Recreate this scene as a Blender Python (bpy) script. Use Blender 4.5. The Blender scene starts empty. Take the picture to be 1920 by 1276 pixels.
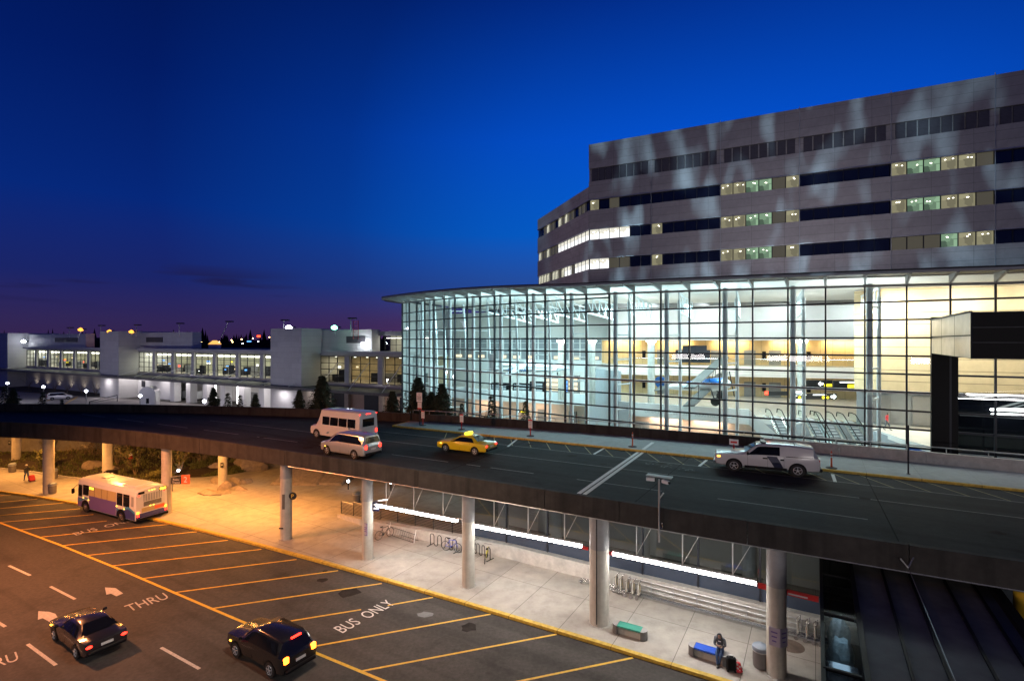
import bpy, bmesh, math, random
from mathutils import Vector, Matrix, noise
SC=bpy.context.scene; COL=SC.collection
S=1.22; H=12.8*S; F=963.0
rad=math.radians
TX,TY=.861,-.509            # along the kerb
NX,NY=.509,.861             # away from the camera, across the road
ANG=math.atan2(TY,TX)
def V(*a): return Vector(a)
def PZ(u,v,z=0.0):          # photo pixel on the level z
    Y=F*(H-z)/(v-638.0); return Vector(((u-960)/F*Y,Y,z))
def PY(u,v,Y):              # photo pixel at depth Y (metres)
    return Vector(((u-960)/F*Y,Y,H+(638-v)/F*Y))
def B(x,y,z=0.0): return Vector((x*S,y*S,z*S))
# ------------------------------------------------------------------ materials
def _ramp(nt,fac,stops,const=False):
    n=nt.nodes.new('ShaderNodeValToRGB'); n.color_ramp.interpolation='CONSTANT' if const else 'LINEAR'
    e=n.color_ramp.elements
    while len(e)<len(stops): e.new(.5)
    for i,(p,c) in enumerate(stops): e[i].position=p; e[i].color=(*c,1) if len(c)==3 else c
    nt.links.new(fac,n.inputs[0]); return n.outputs[0]
def mat(name,col,rough=.6,metal=0,var=.15,scale=2.0,bump=0,bscale=40,coat=0,emit=None,es=0,spec=None,joints=None,stain=0,streak=None):
    m=bpy.data.materials.new(name); m.use_nodes=True; nt=m.node_tree; L=nt.links
    b=nt.nodes['Principled BSDF']; b.inputs['Roughness'].default_value=rough; b.inputs['Metallic'].default_value=metal
    if spec is not None: b.inputs['Specular IOR Level'].default_value=spec
    if coat: b.inputs['Coat Weight'].default_value=coat; b.inputs['Coat Roughness'].default_value=.16
    b.inputs['Base Color'].default_value=(*col,1)
    tc=nt.nodes.new('ShaderNodeTexCoord')
    src=None
    if var:
        nz=nt.nodes.new('ShaderNodeTexNoise'); nz.inputs['Scale'].default_value=scale; nz.inputs['Detail'].default_value=6; nz.inputs['Roughness'].default_value=.65
        L.new(tc.outputs['Object'],nz.inputs['Vector'])
        lo=[max(0,c*(1-var)) for c in col]; hi=[min(1,c*(1+var)) for c in col]
        src=_ramp(nt,nz.outputs['Fac'],[(.3,lo),(.7,hi)])
    if stain:
        nz=nt.nodes.new('ShaderNodeTexNoise'); nz.inputs['Scale'].default_value=.35; nz.inputs['Detail'].default_value=9; nz.inputs['Roughness'].default_value=.72
        L.new(tc.outputs['Object'],nz.inputs['Vector'])
        f=_ramp(nt,nz.outputs['Fac'],[(.36,(1-stain,)*3),(.5,(1,1,1)),(.62,(1,1,1)),(.75,(1+stain*.0,)*3)])
        nz2=nt.nodes.new('ShaderNodeTexVoronoi'); nz2.inputs['Scale'].default_value=.22; L.new(tc.outputs['Object'],nz2.inputs['Vector'])
        f2=_ramp(nt,nz2.outputs['Distance'],[(.0,(1-stain*1.3,)*3),(.1,(1-stain*.6,)*3),(.16,(1,1,1))])
        for ff in (f,f2):
            mx=nt.nodes.new('ShaderNodeMix'); mx.data_type='RGBA'; mx.blend_type='MULTIPLY'; mx.inputs[0].default_value=1
            if src: L.new(src,mx.inputs[6])
            else: mx.inputs[6].default_value=(*col,1)
            L.new(ff,mx.inputs[7]); src=mx.outputs[2]
    if streak:
        rot,scl,amt=streak; mp=nt.nodes.new('ShaderNodeMapping'); mp.vector_type='TEXTURE'; mp.inputs['Rotation'].default_value=rot; mp.inputs['Scale'].default_value=[1/k for k in scl]
        L.new(tc.outputs['Object'],mp.inputs['Vector']); nz=nt.nodes.new('ShaderNodeTexNoise'); nz.inputs['Scale'].default_value=1; nz.inputs['Detail'].default_value=4; L.new(mp.outputs[0],nz.inputs['Vector'])
        f=_ramp(nt,nz.outputs['Fac'],[(.32,(1-amt,)*3),(.5,(1,1,1)),(.68,(1-amt*.1,)*3)])
        mx=nt.nodes.new('ShaderNodeMix'); mx.data_type='RGBA'; mx.blend_type='MULTIPLY'; mx.inputs[0].default_value=1
        if src: L.new(src,mx.inputs[6])
        else: mx.inputs[6].default_value=(*col,1)
        L.new(f,mx.inputs[7]); src=mx.outputs[2]
    if joints:
        w,h,ms,rot,dark,off=joints
        mp=nt.nodes.new('ShaderNodeMapping'); mp.inputs['Rotation'].default_value=rot; L.new(tc.outputs['Object'],mp.inputs['Vector'])
        br=nt.nodes.new('ShaderNodeTexBrick'); br.offset=off; br.inputs['Scale'].default_value=1; br.inputs['Mortar Size'].default_value=ms
        br.inputs['Brick Width'].default_value=w; br.inputs['Row Height'].default_value=h; br.inputs['Mortar Smooth'].default_value=.2
        br.inputs['Color1'].default_value=(1,1,1,1); br.inputs['Color2'].default_value=(.9,.9,.9,1); br.inputs['Mortar'].default_value=(dark,dark,dark,1)
        L.new(mp.outputs[0],br.inputs['Vector'])
        mx=nt.nodes.new('ShaderNodeMix'); mx.data_type='RGBA'; mx.blend_type='MULTIPLY'; mx.inputs[0].default_value=1
        if src: L.new(src,mx.inputs[6])
        else: mx.inputs[6].default_value=(*col,1)
        L.new(br.outputs['Color'],mx.inputs[7]); src=mx.outputs[2]
    if src: L.new(src,b.inputs['Base Color'])
    if bump:
        nb=nt.nodes.new('ShaderNodeTexNoise'); nb.inputs['Scale'].default_value=bscale; nb.inputs['Detail'].default_value=5
        L.new(tc.outputs['Object'],nb.inputs['Vector'])
        bp=nt.nodes.new('ShaderNodeBump'); bp.inputs['Strength'].default_value=bump; bp.inputs['Distance'].default_value=.02
        L.new(nb.outputs['Fac'],bp.inputs['Height']); L.new(bp.outputs[0],b.inputs['Normal'])
    if emit: b.inputs['Emission Color'].default_value=(*emit,1); b.inputs['Emission Strength'].default_value=es
    return m
def emi(name,col,st): return mat(name,(.02,.02,.02),.5,var=0,emit=col,es=st)
def glass(name,tint=(.95,.98,.97),base=.04,edge=.7,rough=.01,trans=None):
    m=bpy.data.materials.new(name); m.use_nodes=True; nt=m.node_tree; nt.nodes.clear(); L=nt.links
    o=nt.nodes.new('ShaderNodeOutputMaterial'); mx=nt.nodes.new('ShaderNodeMixShader')
    t=nt.nodes.new('ShaderNodeBsdfTransparent'); t.inputs[0].default_value=(*tint,1)
    g=nt.nodes.new('ShaderNodeBsdfGlossy'); g.inputs['Roughness'].default_value=rough; g.inputs['Color'].default_value=(.95,.97,1,1)
    lw=nt.nodes.new('ShaderNodeLayerWeight'); pw=nt.nodes.new('ShaderNodeMath'); pw.operation='POWER'; pw.inputs[1].default_value=4
    ma=nt.nodes.new('ShaderNodeMath'); ma.operation='MULTIPLY_ADD'; ma.inputs[1].default_value=edge; ma.inputs[2].default_value=base
    L.new(lw.outputs['Facing'],pw.inputs[0]); L.new(pw.outputs[0],ma.inputs[0]); L.new(ma.outputs[0],mx.inputs[0])
    L.new(t.outputs[0],mx.inputs[1]); L.new(g.outputs[0],mx.inputs[2]); L.new(mx.outputs[0],o.inputs[0]); return m
RZ=(0,0,-ANG)
MT={}
def M(k): return MT[k]
MT.update(
 ground=mat('ground_soil',(.05,.045,.04),.9,var=.3,scale=.2),
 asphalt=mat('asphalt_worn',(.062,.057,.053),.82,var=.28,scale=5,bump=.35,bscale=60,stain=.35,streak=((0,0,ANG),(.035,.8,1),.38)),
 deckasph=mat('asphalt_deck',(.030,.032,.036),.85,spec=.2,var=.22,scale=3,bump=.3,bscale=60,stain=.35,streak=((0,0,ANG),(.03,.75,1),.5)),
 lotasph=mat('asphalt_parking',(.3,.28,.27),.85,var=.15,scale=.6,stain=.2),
 walk=mat('concrete_walk',(.41,.385,.35),.75,var=.13,scale=1.4,bump=.15,bscale=30,joints=(2.97,4.1,.018,RZ,.35,0),stain=.10),
 walkup=mat('concrete_walk_upper',(.36,.38,.38),.75,var=.12,scale=2,bump=.15,bscale=30,joints=(3,9,.012,RZ,.6,0)),
 conc=mat('concrete_column',(.5,.47,.42),.7,var=.12,scale=2.2,bump=.12,bscale=25,stain=.1,streak=((0,0,0),(2.5,2.5,.25),.25)),
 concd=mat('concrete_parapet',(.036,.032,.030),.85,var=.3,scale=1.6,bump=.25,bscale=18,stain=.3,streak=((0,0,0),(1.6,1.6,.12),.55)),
 concw=mat('concrete_wall',(.5,.48,.45),.75,var=.18,scale=2.5,bump=.2,bscale=14,stain=.16),
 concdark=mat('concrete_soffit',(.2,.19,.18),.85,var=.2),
 colup=mat('column_shade_grey',(.30,.30,.31),.6,var=.1),
 ypaint=mat('paint_yellow',(.72,.45,.05),.65,var=.22,scale=6),
 ykerb=mat('paint_kerb_yellow',(.62,.42,.06),.65,var=.3,scale=4,joints=(2.97,50,.02,RZ,.3,0)),
 wpaint=mat('paint_white',(.72,.72,.7),.65,var=.18,scale=7),
 wpale=mat('paint_worn_white',(.2,.2,.2),.75,var=.35,scale=8),
 wworn=mat('paint_road_white_worn',(.5,.47,.44),.7,var=.3,scale=9),
 hatch=mat('paint_hatch_worn',(.34,.29,.13),.7,var=.3,scale=6),
 white=mat('white_paint',(.8,.81,.81),.45,var=.03),
 steel=mat('white_steel',(.78,.82,.83),.4,var=.04),
 frame=mat('mullion_dark',(.018,.02,.03),.45,var=0,metal=.3),
 roofm=mat('roof_metal',(.36,.37,.38),.5,var=.06),
 roofdark=mat('roof_edge_dark',(.025,.025,.03),.6,var=.1),
 wood=mat('wood_panel_amber',(.70,.54,.32),.45,var=.10,scale=1.0,joints=(30,1.15,.03,(rad(90),0,0),.3,0)),
 woodv=mat('wood_panel_vertical',(.66,.48,.25),.45,var=.14,scale=.8,joints=(1.6,40,.03,(rad(90),0,0),.55,0)),
 plaster=mat('plaster_white',(.78,.76,.73),.7,var=.03),
 pink=mat('plaster_beige',(.62,.5,.42),.7,var=.06),
 terrazzo=mat('terrazzo_floor',(.62,.57,.5),.18,var=.07,scale=.8),
 greyp=mat('grey_panel',(.32,.34,.36),.4,var=.06),
 doorg=mat('door_steel',(.27,.27,.27),.35,metal=.3,var=.05),
 black=mat('black_metal',(.008,.008,.010),.5,var=0,spec=.15),
 blackgl=mat('black_glass',(.006,.007,.011),.06,var=0),
 darkglass=mat('dark_window',(.008,.009,.016),.05,var=0),
 chrome=mat('stainless',(.72,.73,.75),.22,metal=1,var=.05),
 brushed=mat('brushed_metal',(.55,.52,.53),.3,metal=.9,var=.2,scale=.7),
 galv=mat('galvanised',(.45,.45,.46),.4,metal=.8,var=.1),
 rubber=mat('tyre_rubber',(.018,.018,.018),.75,var=.1),
 red=mat('red_paint',(.55,.03,.03),.5,var=.08),
 orange=mat('orange_plastic',(.75,.12,.03),.5,var=.06),
 tower=mat('tower_panel',(.30,.285,.285),.65,var=.10,scale=1.2,joints=(4.1,1.15,.02,(rad(90),0,0),.45,0),stain=.15),
 towerl=mat('tower_louver',(.075,.07,.08),.5,var=.15,joints=(60,.16,.03,(rad(90),0,0),.5,0)),
 panelw=mat('metal_cladding_white',(.62,.62,.61),.5,var=.05,scale=.6,joints=(4.4,1.1,.018,(rad(90),0,0),.72,.5)),
 canopyr=mat('canopy_roof_dark',(.09,.09,.1),.6,var=.15),
 bark=mat('bark',(.22,.16,.10),.9,var=.25,scale=8),
 conif=mat('conifer_needles',(.028,.042,.022),.8,var=.4,scale=3),
 leaf=mat('shrub_leaves',(.12,.13,.045),.7,var=.4,scale=3),
 leafp=mat('shrub_leaves_pale',(.2,.2,.07),.7,var=.35,scale=3),
 blossom=mat('blossom_pale',(.5,.46,.36),.7,var=.2),
 soil=mat('bark_mulch',(.035,.025,.016),.95,var=.4,scale=4,bump=.6,bscale=9),
 grass=mat('ground_cover',(.10,.11,.035),.85,var=.45,scale=4),
 rock=mat('granite_boulder',(.27,.22,.18),.85,var=.3,scale=2.4,bump=.7,bscale=6),
 skin=mat('skin',(.42,.26,.19),.55,var=.05),
 hoodie=mat('hoodie_grey',(.10,.11,.13),.85,var=.15,scale=9),
 jeans=mat('jeans_blue',(.05,.10,.22),.85,var=.2,scale=9),
 shoe=mat('shoe_black',(.02,.02,.022),.5,var=0),
 capw=mat('cap_white',(.75,.73,.68),.7,var=.05),
 redcloth=mat('red_cloth',(.6,.05,.06),.8,var=.1),
 hair=mat('hair_dark',(.03,.02,.015),.7,var=0),
 can=mat('bin_grey',(.17,.16,.16),.55,var=.12),
 canlid=mat('bin_lid_blue_grey',(.22,.26,.32),.45,var=.06),
 benche=mat('bench_end_dark',(.16,.155,.155),.6,var=.1),
 bluem=mat('bench_mesh_blue',(.02,.10,.62),.5,var=.1,scale=30),
 greenm=mat('bench_mesh_green',(.06,.34,.27),.5,var=.1,scale=30),
 purple=mat('bus_purple',(.15,.10,.36),.35,var=.05,coat=.5),
 busblue=mat('bus_wave_blue',(.05,.25,.5),.35,var=.05,coat=.4),
 busnavy=mat('bus_navy',(.035,.045,.22),.35,var=.05,coat=.4),
 carwhite=mat('car_paint_white',(.62,.63,.66),.3,var=.02,coat=1),
 buswhite=mat('bus_paint_white',(.72,.72,.72),.35,var=.04,coat=.6),
 tan=mat('bus_ad_tan',(.5,.40,.19),.5,var=.1),
 silver=mat('car_paint_silver',(.5,.51,.53),.28,metal=.5,var=.02,coat=1),
 taxi=mat('car_paint_taxi_yellow',(.62,.46,.01),.3,var=.02,coat=1),
 carblack=mat('car_paint_black',(.008,.008,.01),.22,var=0,coat=1),
 cardark=mat('car_paint_dark',(.02,.018,.022),.22,var=0,coat=1),
 navy=mat('stripe_navy',(.015,.02,.07),.35,var=0),
 signw=mat('sign_white',(.75,.75,.76),.5,var=.02),
 signl=mat('sign_lavender',(.42,.38,.5),.5,var=.04),
 signr=mat('sign_red',(.65,.03,.03),.5,var=0),
 signo=mat('sign_orange_red',(.75,.1,.03),.5,var=0,emit=(.9,.12,.03),es=.25),
 signk=mat('sign_black',(.02,.02,.02),.45,var=0),
 wrap=mat('plastic_wrap',(.35,.42,.44),.25,var=.35,scale=7,bump=1,bscale=7),
 bluep=mat('aircraft_blue',(.03,.16,.5),.3,var=.03,coat=.5),
 planew=mat('aircraft_white',(.75,.77,.79),.35,var=.02,coat=.4),
 planeg=mat('aircraft_grey_fabric',(.085,.08,.075),.6,var=.06),
 membrane=mat('walkway_roof_membrane',(.12,.115,.118),.6,spec=.3,var=.3,scale=.9,bump=.2,bscale=4),
 water=mat('wet_film',(.03,.03,.03),.1,var=0),
 treefar=mat('far_trees_dark',(.018,.02,.018),.9,var=.3),
 hill=mat('far_land',(.025,.025,.03),.9,var=.2),
)
MT.update(
 spand=mat('spandrel_blue',(.045,.058,.09),.18,var=.1,scale=.5),
 rim=mat('alloy_rim',(.62,.63,.66),.35,metal=.35,var=.03),
 e_tube=emi('lamp_tube_white',(1,.96,.9),56),
 e_tail=emi('tail_lamp_red',(1,.02,.01),9), e_tailo=emi('tail_lamp_orange',(1,.16,.01),14),
 e_amber=emi('marker_amber',(1,.45,.05),6), e_head=emi('lamp_white',(1,.9,.75),12),
 e_taxi=emi('taxi_sign_lit',(1,.72,.03),3.2), e_sodium=emi('sodium_lamp',(1,.40,.05),2.4),
 e_cool=emi('cool_globe',(.85,.88,1),30), e_led=emi('led_amber',(1,.62,.03),5),
 e_up=emi('uplight_white',(1,.98,.92),55), e_sign=emi('sign_lit_white',(1,.98,.95),3.5), e_signy=emi('sign_lit_yellow',(1,.78,.02),2.2),
 e_signb=emi('sign_lit_blue',(.1,.35,1),2.5), e_red=emi('neon_red',(1,.05,.02),6), e_ceil=emi('ceiling_light_band',(1,.99,.88),5.5),
 e_far=emi('far_lamp_warm',(1,.55,.2),30), e_farw=emi('far_lamp_white',(.9,.95,1),30), e_green=emi('far_lamp_green',(.2,1,.5),8),
 e_shop=emi('shop_glow',(1,.78,.5),1.6),
 glass=glass('clear_glass',(.87,.965,.975),.016,.55), glassr=glass('rail_glass',(.86,.94,.92),.015,.15,.2), cglass=glass('concourse_glass',(.85,.87,.8),.05,.5),
 lglass=glass('lower_glass',(.30,.34,.37),.10,.5), skyl=glass('skylight_glass',(.30,.36,.4),.02,.22,.08), vglass=glass('vehicle_glass',(.08,.09,.1),.12,.6),
 bubble=glass('bus_glass',(.3,.33,.36),.1,.5),
)
def litwin(name,c,st,sc,seed,blocks=True):   # a lit office window: furniture shapes and lamps seen inside
    m=bpy.data.materials.new(name); m.use_nodes=True; nt=m.node_tree; L=nt.links; b=nt.nodes['Principled BSDF']
    b.inputs['Base Color'].default_value=(.02,.02,.02,1); b.inputs['Roughness'].default_value=.08
    tc=nt.nodes.new('ShaderNodeTexCoord'); mp=nt.nodes.new('ShaderNodeMapping'); mp.inputs['Location'].default_value=(seed,seed*2.3,seed*.7); mp.inputs['Scale'].default_value=(sc,sc,sc*.8)
    L.new(tc.outputs['Object'],mp.inputs[0]); vo=nt.nodes.new('ShaderNodeTexVoronoi'); vo.distance='CHEBYCHEV'; vo.inputs['Scale'].default_value=1; L.new(mp.outputs[0],vo.inputs['Vector'])
    se=nt.nodes.new('ShaderNodeSeparateColor'); L.new(vo.outputs['Color'],se.inputs[0])
    col=_ramp(nt,se.outputs[0],[(0,[x*.35 for x in c]),(.25,[x*.7 for x in c]),(.5,c),(.8,[min(1,x*1.35) for x in c])],True)
    L.new(col,b.inputs['Emission Color']); b.inputs['Emission Strength'].default_value=st; return m
MT.update(w_green=litwin('window_lit_green',(.26,.42,.26),.75,1.1,1),w_tan=litwin('window_lit_tan',(.40,.37,.22),.6,1.4,4),w_dim=litwin('window_lit_dim',(.10,.09,.06),.7,.8,9),
 w_white=litwin('window_lit_white',(.95,.92,.78),1.25,.6,3),w_cream=litwin('window_lit_cream',(.85,.82,.62),.9,1.1,6),w_dark=M('darkglass'))
# ------------------------------------------------------------------ mesh builder
class MB:
    def __init__(s): s.v=[]; s.f=[]; s.m=[]; s.s=[]; s.mats=[]; s.M=Matrix.Identity(4)
    def mi(s,m):
        m=MT[m] if isinstance(m,str) else m
        if m not in s.mats: s.mats.append(m)
        return s.mats.index(m)
    def add(s,vs,fs,m,smooth=False):
        o=len(s.v); i=s.mi(m); s.v+= [s.M@Vector(p) for p in vs]
        for f in fs: s.f.append([o+k for k in f]); s.m.append(i); s.s.append(smooth)
        return s
    def box(s,c,d,m,rz=0,tilt=None):
        x,y,z=[k/2 for k in d]; R=Matrix.Rotation(rz,3,'Z')
        if tilt is not None: R=R@tilt
        vs=[Vector(c)+R@Vector(p) for p in ((-x,-y,-z),(x,-y,-z),(x,y,-z),(-x,y,-z),(-x,-y,z),(x,-y,z),(x,y,z),(-x,y,z))]
        return s.add(vs,[(0,3,2,1),(4,5,6,7),(0,1,5,4),(1,2,6,5),(2,3,7,6),(3,0,4,7)],m)
    def rbox(s,c,d,m,r=.03,rz=0):    # box with chamfered vertical and top edges
        x,y,z=[k/2 for k in d]; R=Matrix.Rotation(rz,3,'Z'); C=Vector(c)
        def ring(a,b,zz,q): return [(-a+q,-b,zz),(a-q,-b,zz),(a,-b+q,zz),(a,b-q,zz),(a-q,b,zz),(-a+q,b,zz),(-a,b-q,zz),(-a,-b+q,zz)]
        rs=[ring(x-r,y-r,-z,r),ring(x,y,-z+r,r),ring(x,y,z-r,r),ring(x-r,y-r,z,r)]
        vs=[C+R@Vector(p) for q in rs for p in q]; fs=[]
        for k in range(3):
            for i in range(8): j=(i+1)%8; fs.append((k*8+i,k*8+j,k*8+8+j,k*8+8+i))
        fs.append(tuple(range(7,-1,-1))); fs.append(tuple(range(24,32))); return s.add(vs,fs,m)
    def wall(s,p,q,z0,z1,th,m,off=0):    # upright slab from p to q; off shifts it to the left of p->q
        p=Vector((p[0],p[1],0)); q=Vector((q[0],q[1],0)); d=(q-p).normalized(); n=Vector((-d.y,d.x,0))
        a=p+n*(off-th/2); b=q+n*(off-th/2); c=q+n*(off+th/2); e=p+n*(off+th/2)
        vs=[(k.x,k.y,z) for z in (z0,z1) for k in (a,b,c,e)]
        return s.add(vs,[(0,3,2,1),(4,5,6,7),(0,1,5,4),(1,2,6,5),(2,3,7,6),(3,0,4,7)],m)
    def bar(s,p,q,w,h,m):
        p=Vector(p);q=Vector(q);d=(q-p); L=d.length
        if L<1e-6: return s
        d/=L; up=Vector((0,0,1)) if abs(d.z)<.95 else Vector((1,0,0)); sd=d.cross(up).normalized(); u=sd.cross(d)
        vs=[k+sd*a*w/2+u*b*h/2 for k in (p,q) for a,b in ((-1,-1),(1,-1),(1,1),(-1,1))]
        return s.add(vs,[(0,1,2,3),(7,6,5,4),(0,4,5,1),(1,5,6,2),(2,6,7,3),(3,7,4,0)],m)
    def tube(s,pts,r,m,n=8,closed=False,cap=True):
        pts=[Vector(p) for p in pts]; k=len(pts); rs=r if isinstance(r,(list,tuple)) else [r]*k; vs=[];fs=[]; pu=None
        for i,p in enumerate(pts):
            a=pts[(i-1)%k] if (closed or i>0) else p; b=pts[(i+1)%k] if (closed or i<k-1) else p
            d=(b-a).normalized()
            if pu is None: pu=Vector((0,0,1)) if abs(d.z)<.9 else Vector((1,0,0))
            sd=d.cross(pu); sd=sd.normalized() if sd.length>1e-5 else Vector((1,0,0)); u=sd.cross(d).normalized(); pu=u
            for j in range(n): t=2*math.pi*j/n; vs.append(p+(sd*math.cos(t)+u*math.sin(t))*rs[i])
        for i in range(k if closed else k-1):
            for j in range(n): a=i*n+j;b=i*n+(j+1)%n;c=((i+1)%k)*n; fs.append((a,b,c+(j+1)%n,c+j))
        s.add(vs,fs,m,True)
        if cap and not closed: s.add(vs[:n],[tuple(range(n-1,-1,-1))],m); s.add(vs[-n:],[tuple(range(n))],m)
        return s
    def lathe(s,c,prof,m,n=20,axis='Z',rx=1,smooth=True):
        vs=[];fs=[]; c=Vector(c)
        for r,z in prof:
            for j in range(n):
                t=2*math.pi*j/n; x,y=r*math.cos(t),r*math.sin(t)*rx
                vs.append(c+(Vector((x,y,z)) if axis=='Z' else Vector((x,z,y)) if axis=='Y' else Vector((z,x,y))))
        k=len(prof)
        for i in range(k-1):
            for j in range(n): a=i*n+j;b=i*n+(j+1)%n; fs.append((a,b,b+n,a+n))
        s.add(vs,fs,m,smooth)
        if prof[0][0]>1e-4: s.add(vs[:n],[tuple(range(n-1,-1,-1))],m)
        if prof[-1][0]>1e-4: s.add(vs[-n:],[tuple(range(n))],m)
        return s
    def quad(s,a,b,c,d,m): return s.add([a,b,c,d],[(0,1,2,3)],m)
    def poly(s,pts,m): return s.add(pts,[tuple(range(len(pts)))],m)
    def prism(s,pts,z0,z1,m,mtop=None):
        n=len(pts); vs=[(p[0],p[1],z0) for p in pts]+[(p[0],p[1],z1) for p in pts]
        s.add(vs,[tuple(range(n-1,-1,-1))]+[(i,(i+1)%n,n+(i+1)%n,n+i) for i in range(n)],m); return s.add(vs[n:],[tuple(range(n))],mtop or m)
    def strip(s,A,Bp,m,smooth=False):
        n=len(A); return s.add(list(A)+list(Bp),[(i,i+1,n+i+1,n+i) for i in range(n-1)],m,smooth)
    def slab(s,A,Bp,z0,z1,m,mtop=None):  # slab between two plan polylines
        a0=[(p[0],p[1],z0) for p in A];a1=[(p[0],p[1],z1) for p in A];b0=[(p[0],p[1],z0) for p in Bp];b1=[(p[0],p[1],z1) for p in Bp]
        s.strip(a1,b1,mtop or m); s.strip(b0,a0,m); s.strip(a0,a1,m); s.strip(b1,b0,m)
        s.quad(a0[0],a1[0],b1[0],b0[0],m); return s.quad(a0[-1],b0[-1],b1[-1],a1[-1],m)
    def text(s,txt,size,m,Mx):   # flat lettering; Mx maps its x,y plane into place
        vs,fs=txtmesh(txt); w=max(v.x for v in vs)-min(v.x for v in vs); x0=min(v.x for v in vs)
        return s.add([Mx@Vector(((v.x-x0-w/2)*size,v.y*size,0)) for v in vs],fs,m)
    def build(s,name,parent=None,label=None,cat=None,group=None,kind=None,loc=None,flip=False):
        me=bpy.data.meshes.new(name)
        vs=s.v
        o=bpy.data.objects.new(name,me)
        if loc is not None and parent is None:
            lv=Vector(loc); vs=[p-lv for p in vs]; o.location=lv
        elif parent is not None and s.world:
            inv=parent.matrix_basis.inverted(); vs=[inv@p for p in vs]
        me.from_pydata([tuple(p) for p in vs],[],s.f)
        for m in s.mats: me.materials.append(m)
        me.polygons.foreach_set('material_index',s.m); me.polygons.foreach_set('use_smooth',s.s); me.update()
        if any(s.s): me.set_sharp_from_angle(angle=rad(38))
        COL.objects.link(o)
        if parent: o.parent=parent
        if label: o['label']=label
        if cat: o['category']=cat
        if group: o['group']=group
        if kind: o['kind']=kind
        return o
    world=False
class WB(MB): world=True      # vertices given in world space, stored relative to the parent
_TX={}
def txtmesh(t):
    if t not in _TX:
        cu=bpy.data.curves.new('letters','FONT'); cu.body=t; cu.size=1; cu.resolution_u=3
        o=bpy.data.objects.new('letters',cu); COL.objects.link(o); bpy.context.view_layer.update()
        me=bpy.data.meshes.new_from_object(o.evaluated_get(bpy.context.evaluated_depsgraph_get()))
        _TX[t]=([v.co.copy() for v in me.vertices],[tuple(p.vertices) for p in me.polygons])
        bpy.data.objects.remove(o); bpy.data.curves.remove(cu); bpy.data.meshes.remove(me)
    return _TX[t]
def thing(name,label,cat,loc=(0,0,0),rz=0,group=None):
    o=bpy.data.objects.new(name,None); COL.objects.link(o); o.location=loc; o.rotation_euler=(0,0,rz); o.empty_display_size=.2
    o.matrix_basis=Matrix.Translation(Vector(loc))@Matrix.Rotation(rz,4,'Z')
    o['label']=label; o['category']=cat
    if group: o['group']=group
    return o
def dup(root,loc,rz=None,label=None,group=None,scale=None):
    r=root.copy(); COL.objects.link(r); r.location=loc
    if rz is not None: r.rotation_euler=(0,0,rz)
    if scale: r.scale=(scale,)*3 if not isinstance(scale,tuple) else scale
    if label: r['label']=label
    if group: r['group']=group
    for ch in list(root.children):
        c=ch.copy(); COL.objects.link(c); c.parent=r
        for g in list(ch.children):
            d=g.copy(); COL.objects.link(d); d.parent=c
    return r
def frameM(o,x,y):           # matrix from origin and two in-plane axes
    x=Vector(x).normalized(); y=Vector(y).normalized(); z=x.cross(y)
    return Matrix(((x.x,y.x,z.x,o[0]),(x.y,y.y,z.y,o[1]),(x.z,y.z,z.z,o[2]),(0,0,0,1)))
def light(kind,name,loc,col,power,size=1,sizey=None,target=None,spot=None,blend=.5,soft=.1):
    l=bpy.data.lights.new(name,kind); l.color=col; l.energy=power
    if kind=='AREA':
        l.size=size
        if sizey: l.shape='RECTANGLE'; l.size_y=sizey
    else: l.shadow_soft_size=soft
    if kind=='SPOT': l.spot_size=rad(spot); l.spot_blend=blend
    o=bpy.data.objects.new(name,l); COL.objects.link(o); o.location=loc
    if target is not None: o.rotation_euler=(Vector(target)-Vector(loc)).to_track_quat('-Z','Y').to_euler()
    elif kind=='AREA': o.rotation_euler=(0,0,ANG)
    return o
T3=Vector((TX,TY,0)); N3=Vector((NX,NY,0)); Z3=Vector((0,0,1))
def curve(c,lo,hi):
    f=lambda x:sum(k*x**i for i,k in enumerate(reversed(c))); df=lambda x:sum(i*k*x**(i-1) for i,k in enumerate(reversed(c)) if i)
    def g(x): return f(lo)+df(lo)*(x-lo) if x<lo else f(hi)+df(hi)*(x-hi) if x>hi else f(x)
    return g
cC=curve([2.55e-05,-0.0012147,-0.5554019,23.6951748],-44,9)
cN=curve([7.18e-05,-0.0004502,-0.5480471,24.5774881],-42,17)
cF=curve([-0.0006034,-0.5289525,39.2014429],-12,27)
cP=curve([-0.0040575,-0.411748,43.5835446],-48,30)
def arr(a,b,n): return [a+(b-a)*i/(n-1) for i in range(n)]
def pl(f,xs,z=0): return [B(x,f(x))+V(0,0,z) for x in xs]
def offs(pts,d):             # plan offset away from the camera
    r=[]
    for i,p in enumerate(pts):
        t=(pts[min(i+1,len(pts)-1)]-pts[max(i-1,0)]).normalized(); r.append(p+Vector((-t.y,t.x,0))*d)
    return r
HALL,SODIUM,ROADL,LOTP,GOBO,WASH,GARAGE=1.8,1.55,15000,0.8,38000,2500,1500
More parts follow.
